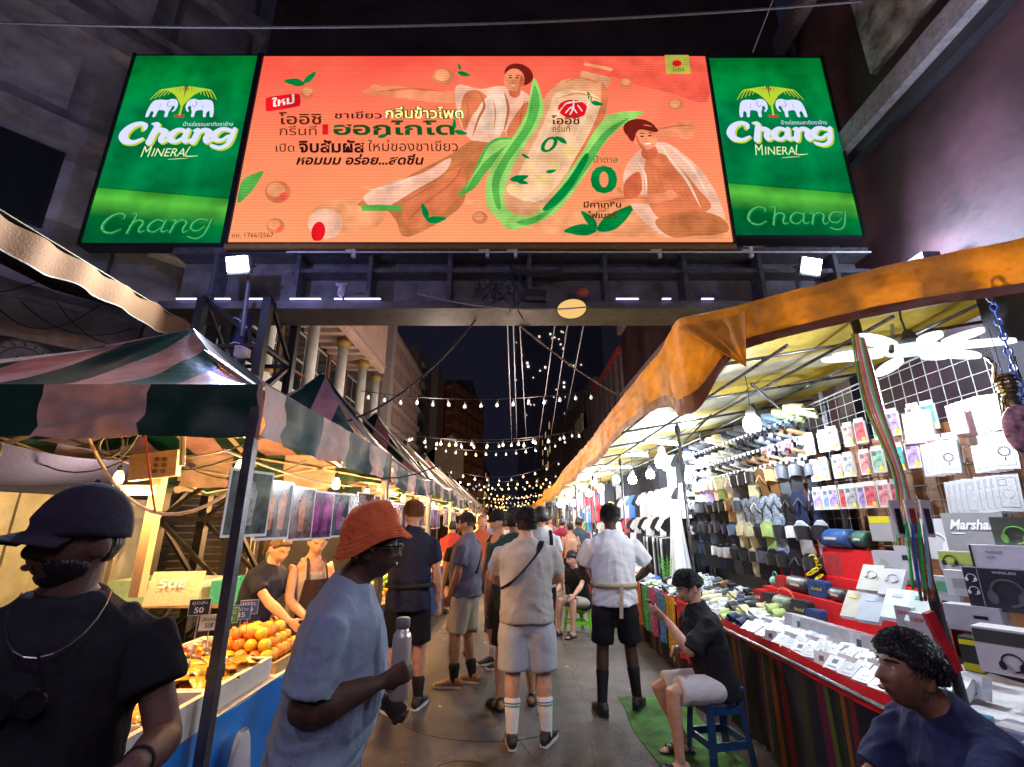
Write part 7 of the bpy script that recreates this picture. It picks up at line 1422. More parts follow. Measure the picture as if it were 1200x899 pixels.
def loft(mb, pts, rad, xref=V((1, 0, 0)), n=14, flat=(False, False)):
    """closed tube with elliptical rings; rad entries r or (rx, ry); ends rounded unless flat"""
    P = [V(p) for p in pts]; R = [(r, r) if isinstance(r, (int, float)) else tuple(r) for r in rad]
    def endcap(p, t, r, sgn):
        k = min(r) * .55; return [(p + t * sgn * k, (r[0] * .72, r[1] * .72)), (p + t * sgn * k * 1.5, (r[0] * .3, r[1] * .3))]
    t0 = (P[1] - P[0]).normalized(); t1 = (P[-1] - P[-2]).normalized()
    if not flat[0]: e = endcap(P[0], t0, R[0], -1); P = [e[1][0], e[0][0]] + P; R = [e[1][1], e[0][1]] + R
    if not flat[1]: e = endcap(P[-1], t1, R[-1], 1); P = P + [e[0][0], e[1][0]]; R = R + [e[0][1], e[1][1]]
    N = len(P); vs = []
    for i in range(N):
        t = (P[min(i + 1, N - 1)] - P[max(i - 1, 0)]).normalized(); x = xref - t * xref.dot(t)
        if x.length < .05: x = V((0, 1, 0)) - t * t.y
        x.normalize(); y = t.cross(x)
        vs += [P[i] + x * (R[i][0] * cos(2 * pi * k / n)) + y * (R[i][1] * sin(2 * pi * k / n)) for k in range(n)]
    fs = [(i * n + k, i * n + (k + 1) % n, (i + 1) * n + (k + 1) % n, (i + 1) * n + k) for i in range(N - 1) for k in range(n)]
    fs += [tuple(range(n - 1, -1, -1)), tuple((N - 1) * n + k for k in range(n))]
    mb.add(vs, fs)
def G(x, c, s): return exp(-((x - c) / s) ** 2)
def headpt(dx, dy, dz, jaw=1., nose=1.):
    a, b_, c = .076, .098, .118
    x, y, z = a * dx, b_ * dy, c * dz
    if z < 0:
        q = -z / c; x *= 1 - .30 * q ** 1.6 / jaw; 
        if y < 0: y *= 1 - .52 * q
        else: y = y * (1 + .10 * q); z = z * (1 - .03 * q)
    else: x *= 1 + .05 * (z / c); y = y - .006 * (z / c)
    if dy > 0:
        f = dy; ax = abs(x)
        y *= .95
        y += f * (.006 * G(z, .034, .010) * G(x, 0, .045))
        y -= f * .011 * G(ax, .031, .015) * G(z, .012, .013)
        y += f * .004 * G(ax, .042, .016) * G(z, -.022, .018)
        nz = max(0, min(1, (.022 - z) / .052)) if z > -.032 else max(0, 1 - (-.032 - z) / .008)
        w_ = .008 + .008 * nz; y += f * nose * .029 * nz * G(x, 0, w_) + f * .007 * nose * G(ax, .015, .007) * G(z, -.028, .009)
        y += f * .008 * G(x, 0, .022) * (G(z, -.053, .0055) + G(z, -.066, .007)) - f * .004 * G(x, 0, .026) * G(z, -.0595, .003)
        y += f * .008 * G(x, 0, .024) * G(z, -.098, .014) - f * .004 * G(x, 0, .03) * G(z, -.080, .008)
    return V((x, y, z))
def sph(n, m):
    for i in range(m + 1):
        th = pi * (i + .01) / (m + .02)
        for k in range(n):
            yield sin(th) * cos(2 * pi * k / n), sin(th) * sin(2 * pi * k / n), -cos(th)
def sphf(n, m):
    fs = [(i * n + k, i * n + (k + 1) % n, (i + 1) * n + (k + 1) % n, (i + 1) * n + k) for i in range(m) for k in range(n)]
    return fs + [tuple(range(n - 1, -1, -1)), tuple(m * n + k for k in range(n))]
def hand(mb, w_, d, nrm, side, curl=.35, spread=.0, thumb=.6, s=1., hi=True):
    """w_ wrist, d direction of the palm, nrm direction the palm faces, side +1 if the thumb lies towards d x nrm"""
    d = d.normalized(); nrm = (nrm - d * nrm.dot(d)).normalized(); lat = d.cross(nrm) * side
    P = lambda a, b_, c: w_ + d * a * s + lat * b_ * s + nrm * c * s
    loft(mb, [P(-.02, 0, 0), P(.02, .0, 0), P(.055, .0, .002), P(.088, -.002, .002)], [(.024 * s, .019 * s), (.032 * s, .017 * s), (.040 * s, .0145 * s), (.040 * s, .011 * s)], xref=lat, n=12)
    L_ = [.066, .078, .074, .058]; cs = [curl * .85, curl, curl * 1.05, curl * 1.12]
    for i in range(4):
        b0 = P(.085 - (.004 if i in (0, 3) else 0) - (.006 if i == 3 else 0), .031 - i * .0205, .0)
        a = .0; p = [b0 - d * .012 * s, b0]; q = b0; sp = (1.5 - i) * spread
        for j, fr in enumerate((.44, .31, .25)):
            a += cs[i] * (.75 if j == 0 else 1.); dr = d * cos(a) + nrm * sin(a) + lat * sp; q = q + dr.normalized() * L_[i] * fr * s; p.append(q)
        r = .0088 * s * (.9 if i == 3 else 1); loft(mb, p, [r * 1.05, r * 1.05, r * 1.02, r * .95, r * .82], xref=lat, n=8)
    t0 = P(.02, .026, .004); dr = (d * .62 + lat * .72 + nrm * thumb * .6).normalized(); dr2 = (d * .85 + lat * (.35 - .3 * thumb) + nrm * thumb * .9).normalized()
    loft(mb, [t0, t0 + dr * .034 * s, t0 + dr * .034 * s + dr2 * .03 * s, t0 + dr * .034 * s + dr2 * .052 * s], [.0145 * s, .0115 * s, .0105 * s, .008 * s], xref=nrm, n=8)
def ik(a, c, l1, l2, pole):
    d = c - a; L = min(d.length, (l1 + l2) * .995); dn = d.normalized(); x = (l1 * l1 - l2 * l2 + L * L) / (2 * L); h = sqrt(max(0, l1 * l1 - x * x))
    p = pole - dn * pole.dot(dn); p = p.normalized() if p.length > 1e-4 else V((0, 0, 1)); return a + dn * x + p * h, a + dn * L
def fold_noise(amp, sc1=9., seed=0., st=(1, 1, .55)):
    def f(c):
        d = c.x * (1 if c.x > 0 else -1)
        n1 = noise.noise(V((c.x * 9 + c.z * 3.5 * (1 if c.x > 0 else -1) + seed, c.y * 9, c.z * 2.6))); n2 = noise.noise(V((c.x * 4 + seed, c.y * 4, c.z * 17 + d * 9))); n3 = noise.noise(V((c.x * 26, c.y * 26 + seed, c.z * 9 + d * 14)))
        wz = exp(-((c.z - .98) / .13) ** 2) + .35
        return amp * ((.5 - abs(n1) * 2.4) * .8 + (.45 - abs(n2) * 2.2) * .75 * wz + (.4 - abs(n3) * 2) * .22)
    return f
def person(label, loc, yaw, H=1.72, skin='tan', hair='black', build=1., belly=0., lean=0., tilt=0., twist=0., seat=None, pelvis=(0, 0), head=(0, 0, 0), hands=None, feet=None, feetdir=(0, 0),
           shirt=None, sleeve=.55, hem=.84, loose=1., tank=False, collar=False, shorts=None, leg=.52, legw=1., shoe=None, sock=None, sockh=.18, sandal=False, hairstyle='short', vox=.0135, group=None,
           gripL=None, gripR=None, elb=(None, None), kneep=None, cropz=-9, name='person', apron=None, big=1., armk=1., beard=0., cat='person', neckfwd=0.):
    s = H / 1.75; root = empty(name, loc, label, cat, group, rz=yaw); root.scale = (s, s, s)
    B = build; pz = .95 if seat is None else seat / s
    pel = V((pelvis[0], pelvis[1], pz)); R = rotm(('Z', twist), ('Y', tilt), ('X', -lean))
    T = lambda x, y, z: pel + R @ V((x, y, z - .95))
    RX = R @ V((1, 0, 0))
    J = {}
    sh = [T(-.178 * (1 + (B - 1) * .55), 0, 1.405), T(.178 * (1 + (B - 1) * .55), 0, 1.405)]
    hip = [pel + rotm(('Z', twist * .5)) @ V((i * .095 * (1 + (B - 1) * .6), 0, -.02)) for i in (-1, 1)]
    nb = T(0, .0, 1.50); hc = nb + R @ V((0, .022 + neckfwd, .135)); HRm = rotm(('Z', twist + head[0]), ('X', -lean * .35 + head[1]), ('Y', head[2])); hp = lambda v: hc + HRm @ V(v)
    fh = (.10 if seat is None else .10)
    ft = feet or [(-.10, .02), (.10, -.02)]
    ank = [V((p[0], p[1], .085 + (p[2] if len(p) > 2 else 0))) for p in ft]
    knee = []
    kp = kneep or V((0, 1, .1 if seat is None else .9))
    for i in (0, 1):
        k, a = ik(hip[i], ank[i], .43, .42, kp if not isinstance(kp, (list, tuple)) else V(kp[i])); knee.append(k); ank[i] = a
    hd = hands or (None, None); elbow = []; wrist = []; hdirs = []
    for i in (0, 1):
        sd = -1 if i == 0 else 1
        tgt = hd[i]
        tgt = T(sd * (.27 + (B - 1) * .15), .06, .87) if tgt is None else V(tgt)
        po = elb[i] if elb[i] is not None else (R @ V((sd * .5, -1, -.3)))
        e, w_ = ik(sh[i], tgt, .285, .255, V(po)); elbow.append(e); wrist.append(w_)
    mb = MB(); tw = vox > .011; nn = 12 if tw else 16
    bf = 1 + (B - 1) * .8; cv = .66 if (shirt is not None and not tank) else 1.
    tz = [(.88, .13, .095, 0), (.95, .155, .11, 0), (1.08, .135, .095 + belly * .5, belly * .6), (1.22, .145, .10 + belly * .4, belly * .4), (1.35, .155, .105, 0), (1.43, .14 * (.8 + .2 * (cv == 1)), .085 * (.85 + .15 * (cv == 1)), 0), (1.485, .085, .062, 0)]
    loft(mb, [T(0, o_, z) for z, a, b_, o_ in tz], [(a * bf, b_ * bf) for z, a, b_, o_ in tz], xref=RX, n=nn)
    loft(mb, [T(0, -.01, 1.46), nb + R @ V((0, .005, .02)), hc + HRm @ V((0, -.02, -.05))], [(.068 * bf, .062 * bf), (.056 * bf, .056 * bf), (.053, .056)], xref=RX, n=nn)
    for i in (0, 1):
        sd = -1 if i == 0 else 1
        af = 1 + (B - 1) * .5; loft(mb, [T(sd * .08, 0, 1.40), sh[i], sh[i].lerp(elbow[i], .35), elbow[i]], [.056 * af * cv, .052 * af * cv, .048 * af * armk * (1 - (1 - cv) * .4), .038 * af * armk], n=nn)
        loft(mb, [elbow[i].lerp(sh[i], .1), elbow[i].lerp(wrist[i], .1), elbow[i].lerp(wrist[i], .35), wrist[i].lerp(elbow[i], .12), wrist[i]], [.039 * bf * armk, .041 * bf * armk, .043 * bf * armk, .028 * bf, (.027, .023)], n=nn)
        g = (gripL, gripR)[i] or {}
        d = V(g['d']) if 'd' in g else (wrist[i] - elbow[i]).normalized()
        nr = V(g['n']) if 'n' in g else R @ V((-sd, .25, 0))
        hand(mb, wrist[i] + d.normalized() * .015, d, nr, g.get('side', 1 if d.cross(nr).dot(R @ V((0, 1, 0))) > 0 else -1), g.get('curl', .32), g.get('spread', 0.), g.get('thumb', .5), 1.0)
    if cropz < 0:
        for i in (0, 1):
            k = knee[i]; loft(mb, [hip[i] + V((0, 0, .0)), hip[i].lerp(k, .3), k.lerp(hip[i], .12), k, k.lerp(ank[i], .30), ank[i].lerp(k, .2), ank[i]], [.083 * bf, .083 * bf, .057 * bf, .053 * bf, .055 * bf, .036, .034], n=nn)
            fd = rotm(('Z', feetdir[i])) @ V((0, 1, 0)); a = ank[i]
            loft(mb, [a + V((0, 0, -.045)) - fd * .045, a + V((0, 0, -.045)) + fd * .03, a + fd * .12 + V((0, 0, -.058)), a + fd * .165 + V((0, 0, -.066))], [(.03, .035), (.035, .036), (.042, .022), (.036, .014)], xref=fd.cross(V((0, 0, 1))), n=nn)
    hn, hm_ = (28, 22) if tw else (56, 44)
    mb.add([hp(headpt(*d)) for d in sph(hn, hm_)], sphf(hn, hm_))
    for sd in (-1, 1): mb.ball(hp((sd * .081, -.012, -.008)), (.011, .023, .034), 10, HRm @ Matrix.Rotation(sd * .35, 3, 'Z'))
    body = remesh(mb, 'body', SK[skin], vox, root, 1 if not tw else 1)
    for i in (0, 1):
        J['s%d' % i] = sh[i]; J['e%d' % i] = elbow[i]; J['w%d' % i] = wrist[i]; J['k%d' % i] = knee[i]; J['a%d' % i] = ank[i]
    # eyes, brows
    if vox < .0132:
        for sd in (-1, 1):
            b = MB(); b.ball(hp((sd * .031, .0672, .012)), .0106, 12); e = b.build('eye', EYEW, root, True)
            b = MB(); b.ball(hp((sd * .031, .0755, .011)), (.0056, .0030, .0056), 10, HRm); b.build('iris', EYEB, e, True)
            b = MB(); b.tube([hp((sd * (.014 + .012 * q), .0925 - .0035 * q * q, .034 + .003 * (1.5 - abs(q - 1.5)))) for q in range(4)], .0036, 5); b.build('eyebrow', HR[hair], root, True)
        b = MB(); b.ball(hp((0, .0945, -.0600)), (.021, .005, .0085), 14, HRm); b.build('lips', mat('lips_' + skin, tuple(c * q for c, q in zip(SK[skin].node_tree.nodes['Principled BSDF'].inputs['Base Color'].default_value[:3], (.85, .6, .6))), rough=.4, var=0, bump=0), root, True)
    # hair
    if hairstyle:
        hs = hairstyle; rnd = random.Random(label)
        th = {'short': .016, 'crop': .008, 'thick': .028, 'long': .020, 'pony': .016, 'fade': .012, 'floppy': .030, 'tuft': .022}[hs]
        def hp_(dx, dy, dz):
            p = headpt(dx, dy, dz); nz = noise.noise(V((dx, dy, dz)) * 5 + V((th * 99, 0, 0)))
            front = .62 - (.18 if hs in ('floppy', 'thick', 'tuft') else 0)
            low = (-.10 if hs in ('floppy', 'tuft') else -.38) if hs not in ('long', 'fade') else (-.95 if hs == 'long' else -.22)
            line = dz - (front - (1 - max(0, min(1, (dy + .25) / .9))) * (front - low)) + nz * .05
            if abs(dx) > .72 and dy > -.42 and dz < .16: line -= .5
            m_ = max(0, min(1, line / .10 + .5))
            k = -.006 + (th + .006) * m_; top = max(0, dz)
            if hs in ('fade', 'tuft'): k *= (.45 + .9 * top)
            k += m_ * th * (.20 * noise.noise(V((dx * 9, dy * 9, dz * 4))) + .12 * noise.noise(V((dx * 24, dy * 24, dz * 9))))
            d = V((dx, dy, dz)).normalized(); q = p + d * k
            if hs == 'long' and dy < .2 and dz < 0: q.z -= .05 * (-dz); q.y -= .012
            return q
        n_, m_ = (40, 30) if tw else (84, 60)
        b = MB(); b.add([hp(hp_(*d)) for d in sph(n_, m_)], sphf(n_, m_)); ho = b.build('hair', HR[hair], root, True)
        if hs == 'pony':
            b = MB(); loft(b, [hp((0, -.10, .04)), hp((0, -.15, .03)), hp((0, -.17, -.05)), hp((.01, -.15, -.15))], [.02, .032, .03, .012]); b.build('ponytail', HR[hair], ho, True)
        if (not tw and hs != 'crop') or (hs in ('floppy', 'thick', 'tuft') and vox < .013):
            b = MB(); cnt = 3600 if not tw else 500
            for q in range(cnt):
                a = rnd.uniform(0, 2 * pi); el = rnd.uniform(-.1, 1.5); d = V((cos(a) * cos(el), sin(a) * cos(el), sin(el)))
                if (d.y > .35 and d.z < .55) or d.z < .12: continue
                p = hp_(d.x, d.y, d.z); t = V((d.x * .7 + rnd.uniform(-.25, .25), d.y * .5 + .55 + rnd.uniform(-.25, .25), -.75 + rnd.uniform(-.2, .2))); t = (t - d * t.dot(d)).normalized(); L_ = rnd.uniform(.014, .030) * ((1.4 if hs in ('floppy', 'tuft') else 1.) if d.y < .3 else .55)
                w_ = t.cross(d) * (.0013 if not tw else .002); p0 = p - d * .004; p1 = p + t * L_ * .6 + d * .0025; p2 = p + t * L_ + d * (-.002 if d.z < .6 else .001)
                b.add([hp(p0 + w_), hp(p0 - w_), hp(p1 - w_ * .8), hp(p1 + w_ * .8), hp(p2), hp(p0 + d * .006), hp(p1 + d * .003)], [(0, 1, 2, 3), (3, 2, 4), (0, 5, 1), (1, 5, 6, 2), (0, 3, 6, 5), (3, 4, 6), (2, 6, 4)])
            b.build('hair_locks', HR[hair], ho, True)
    if beard:
        def bp_(dx, dy, dz):
            p = headpt(dx, dy, dz); m_ = max(0, min(1, (-.28 - dz - max(0, .2 - dy) * .3) / .12)) if dy > -.15 else 0
            if abs(p.x) < .027 and -.078 < p.z < -.046: m_ = 0
            if abs(p.x) < .03 and -.046 < p.z < -.036: m_ = 1
            return hp(p + V((dx, dy, dz)).normalized() * (-.006 + (.006 + beard) * m_ + beard * .25 * m_ * noise.noise(V((dx, dy, dz)) * 30)))
        b = MB(); b.add([bp_(*d) for d in sph(84, 60)], sphf(84, 60)); b.build('beard', HR[hair], root, True)
    # shirt
    if shirt is not None:
        mb = MB(); lo = .022 * loose; hz = hem; bl = belly
        if tank:
            rows = [(hz, .165, .125, 0), (1.0, .16, .12 + bl * .3, 0), (1.15, .16, .12 + bl * .5, bl * .5), (1.30, .172, .124, 0), (1.38, .14, .112, 0)]
            loft(mb, [T(0, o_, z) for z, a, b_, o_ in rows], [(a * bf + lo * .4, b_ * bf + lo * .4) for z, a, b_, o_ in rows], xref=RX, n=22, flat=(True, True))
            for sd in (-1, 1): loft(mb, [T(sd * .085, .09, 1.33), T(sd * .09, .05, 1.47), T(sd * .09, -.03, 1.475), T(sd * .085, -.09, 1.34)], [(.025, .016)] * 4, xref=RX)
        else:
            rows = [(hz, .172, .128, 0), (hz + .06, .170, .126, 0), (1.05, .160, .118 + bl * .45, bl * .5), (1.18, .165, .118 + bl * .5, bl * .5), (1.32, .178, .120 + bl * .1, bl * .1), (1.40, .172, .105, 0), (1.445, .145, .088, 0), (1.495, .086, .072, .0), (1.515, .070, .062, .004)]
            loft(mb, [T(0, o_, z) for z, a, b_, o_ in rows], [(a * bf + lo * (1 if z < 1.41 else .4), b_ * bf + lo * (1 if z < 1.41 else .4)) for z, a, b_, o_ in rows], xref=RX, n=24, flat=(True, True))
            for i in (0, 1):
                sd = -1 if i == 0 else 1; e_ = sh[i].lerp(elbow[i], min(1, sleeve * 1.15)); af = 1 + (B - 1) * .5; q = [T(sd * .07, 0, 1.385), sh[i] + R @ V((-sd * .035, 0, -.002)), sh[i].lerp(elbow[i], .07), sh[i].lerp(elbow[i], .30), e_]; r = [.080 * af, .070 * af + lo * .1, .067 * af + lo * .2, .064 * af * armk ** .5 + lo * .4, .056 * af * armk + lo * .75]
                if sleeve > 1: q[-1] = elbow[i]; q += [elbow[i].lerp(wrist[i], sleeve - 1)]; r[-1] = .055 * bf + lo * .5; r += [.045 * bf + lo * .5]
                loft(mb, q, r, n=18, flat=(False, True))
            if collar: loft(mb, [T(0, -.01, 1.475), T(0, .0, 1.535)], [(.085, .078), (.072, .068)], xref=RX, n=20, flat=(True, True))
        so = remesh(mb, 'shirt', shirt, min(.02, vox * 1.4), root, 3 if not tw else 2, fold_noise(.012 if not tw else .009, 7, len(label) * 1.7, (1, 1, .45)))
    if shorts is not None and cropz < 0:
        mb = MB(); loft(mb, [pel + V((0, 0, .09)), pel + V((0, 0, 0)), pel + V((0, 0, -.10))], [(.155 * bf, .115 * bf + belly * .3), (.168 * bf, .128 * bf), (.16 * bf, .12 * bf)], xref=rotm(('Z', twist * .5)) @ V((1, 0, 0)), n=22, flat=(True, False))
        for i in (0, 1):
            h_, k, a = hip[i], knee[i], ank[i]; L1 = leg / .52
            if leg <= .52: q = [h_ + V((0, 0, -.0)), h_.lerp(k, .35 * L1), h_.lerp(k, .7 * L1), h_.lerp(k, .98 * L1)]; r = [.092 * bf, .092 * bf * legw, .088 * bf * legw, .090 * bf * legw]
            else:
                f = min(1, (leg - .52) / .40); q = [h_, h_.lerp(k, .4), k, k.lerp(a, .5 * f + .01), k.lerp(a, f)]; r = [.092 * bf, .088 * bf * legw, .070 * bf * legw, .066 * bf * legw, .062 * bf * legw]
            loft(mb, q, r, n=18, flat=(False, True))
        remesh(mb, 'shorts' if leg < .7 else 'trousers', shorts, min(.02, vox * 1.7), root, 2, fold_noise(.006, 9, 3.3))
    if cropz < 0:
        for i in (0, 1):
            a = ank[i]; fd = rotm(('Z', feetdir[i])) @ V((0, 1, 0)); lat = fd.cross(V((0, 0, 1))); Zp = V((0, 0, 1))
            if sock is not None:
                b = MB(); up = (knee[i] - a).normalized(); loft(b, [a - Zp * .03, a, a + up * sockh * .6, a + up * sockh], [.043, .042, .047 * bf, .056 * bf], n=14); so_ = b.build('sock', sock, root, True)
                if sockh > .19 and sock is SOCKW:
                    for q_, c_ in ((.82, 'green'), (.90, 'blue')):
                        b = MB(); p = a + up * sockh * q_; loft(b, [p, p + up * .008], [.0560 * bf, .0565 * bf], n=14, flat=(True, True)); b.build('stripe', cloth('stripe_' + c_, (.1, .35, .15) if c_ == 'green' else (.1, .15, .5)), so_)
            base = V((a.x, a.y, a.z - .085))
            if shoe is not None and not sandal:
                b = MB(); F_ = lambda f, z: base + fd * f + Zp * z
                loft(b, [F_(-.065, .045), F_(-.02, .052), F_(.05, .050), (F_(.12, .036)), F_(.19, .028)], [(.036, .042), (.042, .05), (.046, .042), (.05, .028), (.038, .018)], xref=lat, n=14); loft(b, [F_(-.03, .05), F_(-.025, .098)], [.044, .040], xref=lat, n=14, flat=(True, True))
                so2 = b.build('shoe', shoe[0], root, True)
                out = [(-.085, .0), (-.075, .03), (.0, .038), (.09, .05), (.16, .046), (.215, .022), (.225, 0), (.215, -.022), (.16, -.045), (.09, -.048), (.0, -.036), (-.075, -.03)]
                b = MB(); b.prism(out, lambda u, v, t: base + fd * u + lat * v + Zp * (t + .003), .024); b.build('sole', shoe[1], so2)
                b = MB()
                for q in range(4): b.tube([F_(.04 + q * .022, .088 - q * .012) + lat * .022, F_(.045 + q * .022, .096 - q * .012), F_(.04 + q * .022, .088 - q * .012) - lat * .022], .004, 4)
                b.build('lace', shoe[2] if len(shoe) > 2 else shoe[1], so2)
            if sandal:
                out = [(-.075, .0), (-.065, .03), (.0, .036), (.09, .046), (.16, .044), (.20, .02), (.20, -.02), (.16, -.043), (.09, -.046), (.0, -.036), (-.065, -.03)]
                b = MB(); b.prism(out, lambda u, v, t: base + fd * u + lat * v + Zp * (t - .001), .022); sl = b.build('sandal', mat('sandal_black', (.02, .02, .022), rough=.6), root)
                for f, hgt in ((.085, .048), (.125, .036)) + (((-.03, .085),) if sandal == 2 else ()):
                    b = MB(); b.sheet(lambda u, v: base + fd * (f - .018 + .036 * v) + lat * (cos(pi * u) * .048) + Zp * (.018 + sin(pi * u) * hgt), 10, 2, Zp * .006); b.build('strap', MC['sandal_black'], sl)
    return root, dict(T=T, hp=hp, J=J, R=R, HR=HRm, pel=pel, s=s, nb=nb)
def gl(p, *a): return None
# ---------- fabrics
C_ = lambda n, c, **k: cloth('cloth_' + n, c, **k)
NAVY = C_('navy', (.018, .022, .05)); BLK = C_('black', (.013, .013, .018)); BLUEGREY = C_('bluegrey', (.24, .31, .42)); GREYT = C_('grey', (.40, .38, .37)); WHT_T = C_('white', (.72, .73, .78)); KHAKI = C_('khaki', (.50, .44, .33)); LGREY = C_('lightgrey', (.45, .48, .56)); POLO = C_('polo_grey', (.16, .16, .22)); ORG = C_('orange_polo', (.50, .12, .06)); OLIVE = C_('olive', (.07, .065, .05)); DGRN = C_('dark_green', (.03, .06, .045)); MAR = C_('maroon', (.22, .02, .045)); SH_W = C_('white_shorts', (.62, .62, .66)); DEN = C_('denim', (.06, .07, .12)); HATC = C_('hat_orange', (.62, .13, .045), bump=.6, bs=40)
SHB = (mat('shoe_black', (.018, .018, .02)), mat('sole_black', (.03, .03, .03)), mat('lace_dark', (.05, .05, .05))); SHW = (MC['shoe_black'], mat('sole_white', (.7, .7, .7)), mat('sole_white', (.7, .7, .7))); SHBR = (mat('shoe_brown', (.22, .12, .055)), mat('sole_tan', (.5, .42, .3)), mat('lace_dark', (.05, .05, .05)))
SOCKW = C_('sock_white', (.75, .75, .75)); SOCKB = C_('sock_black', (.02, .02, .02))
def place(px, py, y): p = atY(px, py, y); return (p.x, y, 0)
def strap_on(root, pts, r, m, name='strap', par=None):
    b = MB(); q = spline(pts, 5, False); loft(b, q, [r] * len(q), xref=V((0, 0, 1)), n=8); return b.build(name, m, par or root, True)
def cap(root, D, m, brim='front', name='cap', lift=0., brimlen=.07):
    hp = D['hp']; b = MB(); n, mm = 40, 16; vs = []
    for i in range(mm + 1):
        el = -.02 + (pi / 2) * i / mm * 1.0
        for k in range(n):
            a = 2 * pi * k / n; d = V((cos(a) * cos(el), sin(a) * cos(el), sin(el))); p = headpt(*d) + d * (.020 + .004 * sin(el)) + V((0, 0, .022 + lift)) ; vs.append(hp(p))
    b.add(vs, [(i * n + k, i * n + (k + 1) % n, (i + 1) * n + (k + 1) % n, (i + 1) * n + k) for i in range(mm) for k in range(n)] + [tuple(range(n - 1, -1, -1))])
    o = b.build(name, m, root, True)
    sd = 1 if brim == 'front' else -1
    def bf_(u, v):
        a = -1.05 + 2.1 * u; x = sin(a) * .086 * (1 + .05 * v); y = sd * (cos(a) * .100 + brimlen * v * (cos(a * 1.1) * .9 + .1)); return hp((x, y, .036 + lift - .30 * v * brimlen - .22 * x * x / .09 ))
    b = MB(); b.sheet(bf_, 16, 6, D['HR'] @ V((0, 0, -.004))); b.build('brim', m, o, True); b = MB(); b.ball(hp((0, -.006, .165 + lift)), .008, 8); b.build('button', m, o, True)
    return o

# ---------- 1 dark man in a flat cap, close at the left edge
y = 1.32; loc = place(92, 640, y)
r, D = person('man in dark cap and black T-shirt with sunglasses on a chain, by the tent pole', loc, pi + .58, H=1.71, skin='deep', build=1.06, shirt=BLK, loose=1.0, sleeve=.50, shorts=DEN, leg=.9, shoe=SHB, hairstyle='crop', head=(-.92, .05, 0), beard=.004, vox=.0068, belly=.02,
              hands=((-.22, .35, 1.19), (.12, .34, 1.10)), elb=((-.5, -.4, -1), (1, -.4, -.6)), gripL=dict(d=(.8, .25, -.3), n=(0, -.3, -1), curl=.3), gripR=dict(d=(-.8, .3, 0), n=(0, -.2, -1), curl=.3))
CAPM = C_('cap_black', (.02, .016, .03)); cap(r, D, CAPM, brimlen=.085, lift=-.004)
CHN = mat('silver', (.7, .7, .72), rough=.2, metal=1, var=0, bump=0); T = D['T']
b = MB(); b.tube([T(.095 * cos(a), .02 + .150 * abs(sin(a)) if sin(a) > 0 else .02 - .06, 1.51 - (.12 * sin(a) if sin(a) > 0 else 0)) for a in [q * pi / 12 for q in range(13)]], .0025, 5); b.build('neck_chain', CHN, r)
b = MB()
for sd in (-1, 1):
    b.tube([T(.018 + sd * .028 + .024 * cos(a), .182, 1.30 + .026 * sin(a)) for a in [q * pi / 8 for q in range(17)]], .004, 5); b.lathe([(.022, 0), (.022, .002)], T(.018 + sd * .028, .180, 1.30), 14, D['R'] @ Matrix.Rotation(pi / 2, 3, 'X'))
b.tube([T(-.03, .182, 1.32), T(-.01, .178, 1.37), T(0, .172, 1.40)], .003, 5); b.build('sunglasses', mat('lens_black', (.01, .01, .015), rough=.08, var=0, bump=0), r)
b = MB(); w_ = D['J']['w0']; e_ = D['J']['e0']; dd = (e_ - w_).normalized(); loft(b, [w_ + dd * .03, w_ + dd * .045], [.033, .033], flat=(True, True)); b.build('wristband', BLK, r, True)

# ---------- 2 man in an orange bucket hat with a bottle
y = 1.95; loc = place(418, 640, y)
r, D = person('man in orange bucket hat and blue-grey T-shirt striding past with a steel bottle', (loc[0] - .08, y, 0), -pi / 2 + .10, H=1.67, skin='dark', build=1.22, belly=.045, lean=.14, armk=1.28, shirt=BLUEGREY, loose=.9, sleeve=.72, hem=.84, shorts=DEN, leg=.9, shoe=SHB, hairstyle='crop', head=(.0, .06, 0), vox=.0068, neckfwd=.035,
              hands=((-.20, .20, 1.02), (.13, .23, 1.17)), elb=((-.6, -1, -.5), (.35, -.75, -1)), gripR=dict(d=(-.30, 1, .30), n=(-1, -.25, .1), curl=1.05, thumb=1.0), gripL=dict(curl=.8), feet=[(-.10, .22), (.11, -.16)])
hp = D['hp']
def bucket(u, v):
    a = 2 * pi * u; wr = 1 + .025 * sin(a * 5 + v * 4) + .09 * noise.noise(V((cos(a) * 2.2, sin(a) * 2.2, v * 4))) + .03 * noise.noise(V((cos(a) * 6, sin(a) * 6, v * 11)))
    if v < .55: q = v / .55; el = (1 - q) * pi / 2; rr = .108 * cos(el) ** .75; z = .048 + .126 * sin(el) ** .9; tl = 1.
    else: q = (v - .55) / .45; rr = .108 + .036 * q; z = .048 - .062 * q + .012 * sin(a * 3) * q; tl = 1.
    c_, s_ = cos(.30), sin(.30); yy = (rr * 1.10 * sin(a)) * wr; z += .012
    return hp((rr * .93 * cos(a) * wr, yy * c_ - z * s_ * .6 - .004, yy * s_ + z * c_ + .012))
b = MB(); b.sheet(bucket, 64, 26, (0, 0, -.003)); ho = b.build('bucket_hat', HATC, r, True)
b = MB()
for vv in (.56, .7, .8, .9, .985): b.tube([bucket(k / 64, vv) + V((0, 0, .0015)) for k in range(65)], .0011, 4)
b.build('stitching', C_('hat_thread', (.40, .08, .03)), ho)
b = MB(); b.tube([hp((.080, -.02, .018)), hp((.082, .05, .014)), hp((.066, .098, .012))], .003, 5); b.tube([hp((.066, .102, .012)), hp((.012, .118, .012)), hp((-.012, .118, .012)), hp((-.066, .102, .012))], .003, 5)
for sd in (-1, 1): b.box(hp((sd * .036, .108, .006)), (.05, .003, .03), D['HR'])
b.build('glasses', MC['lens_black'], r)
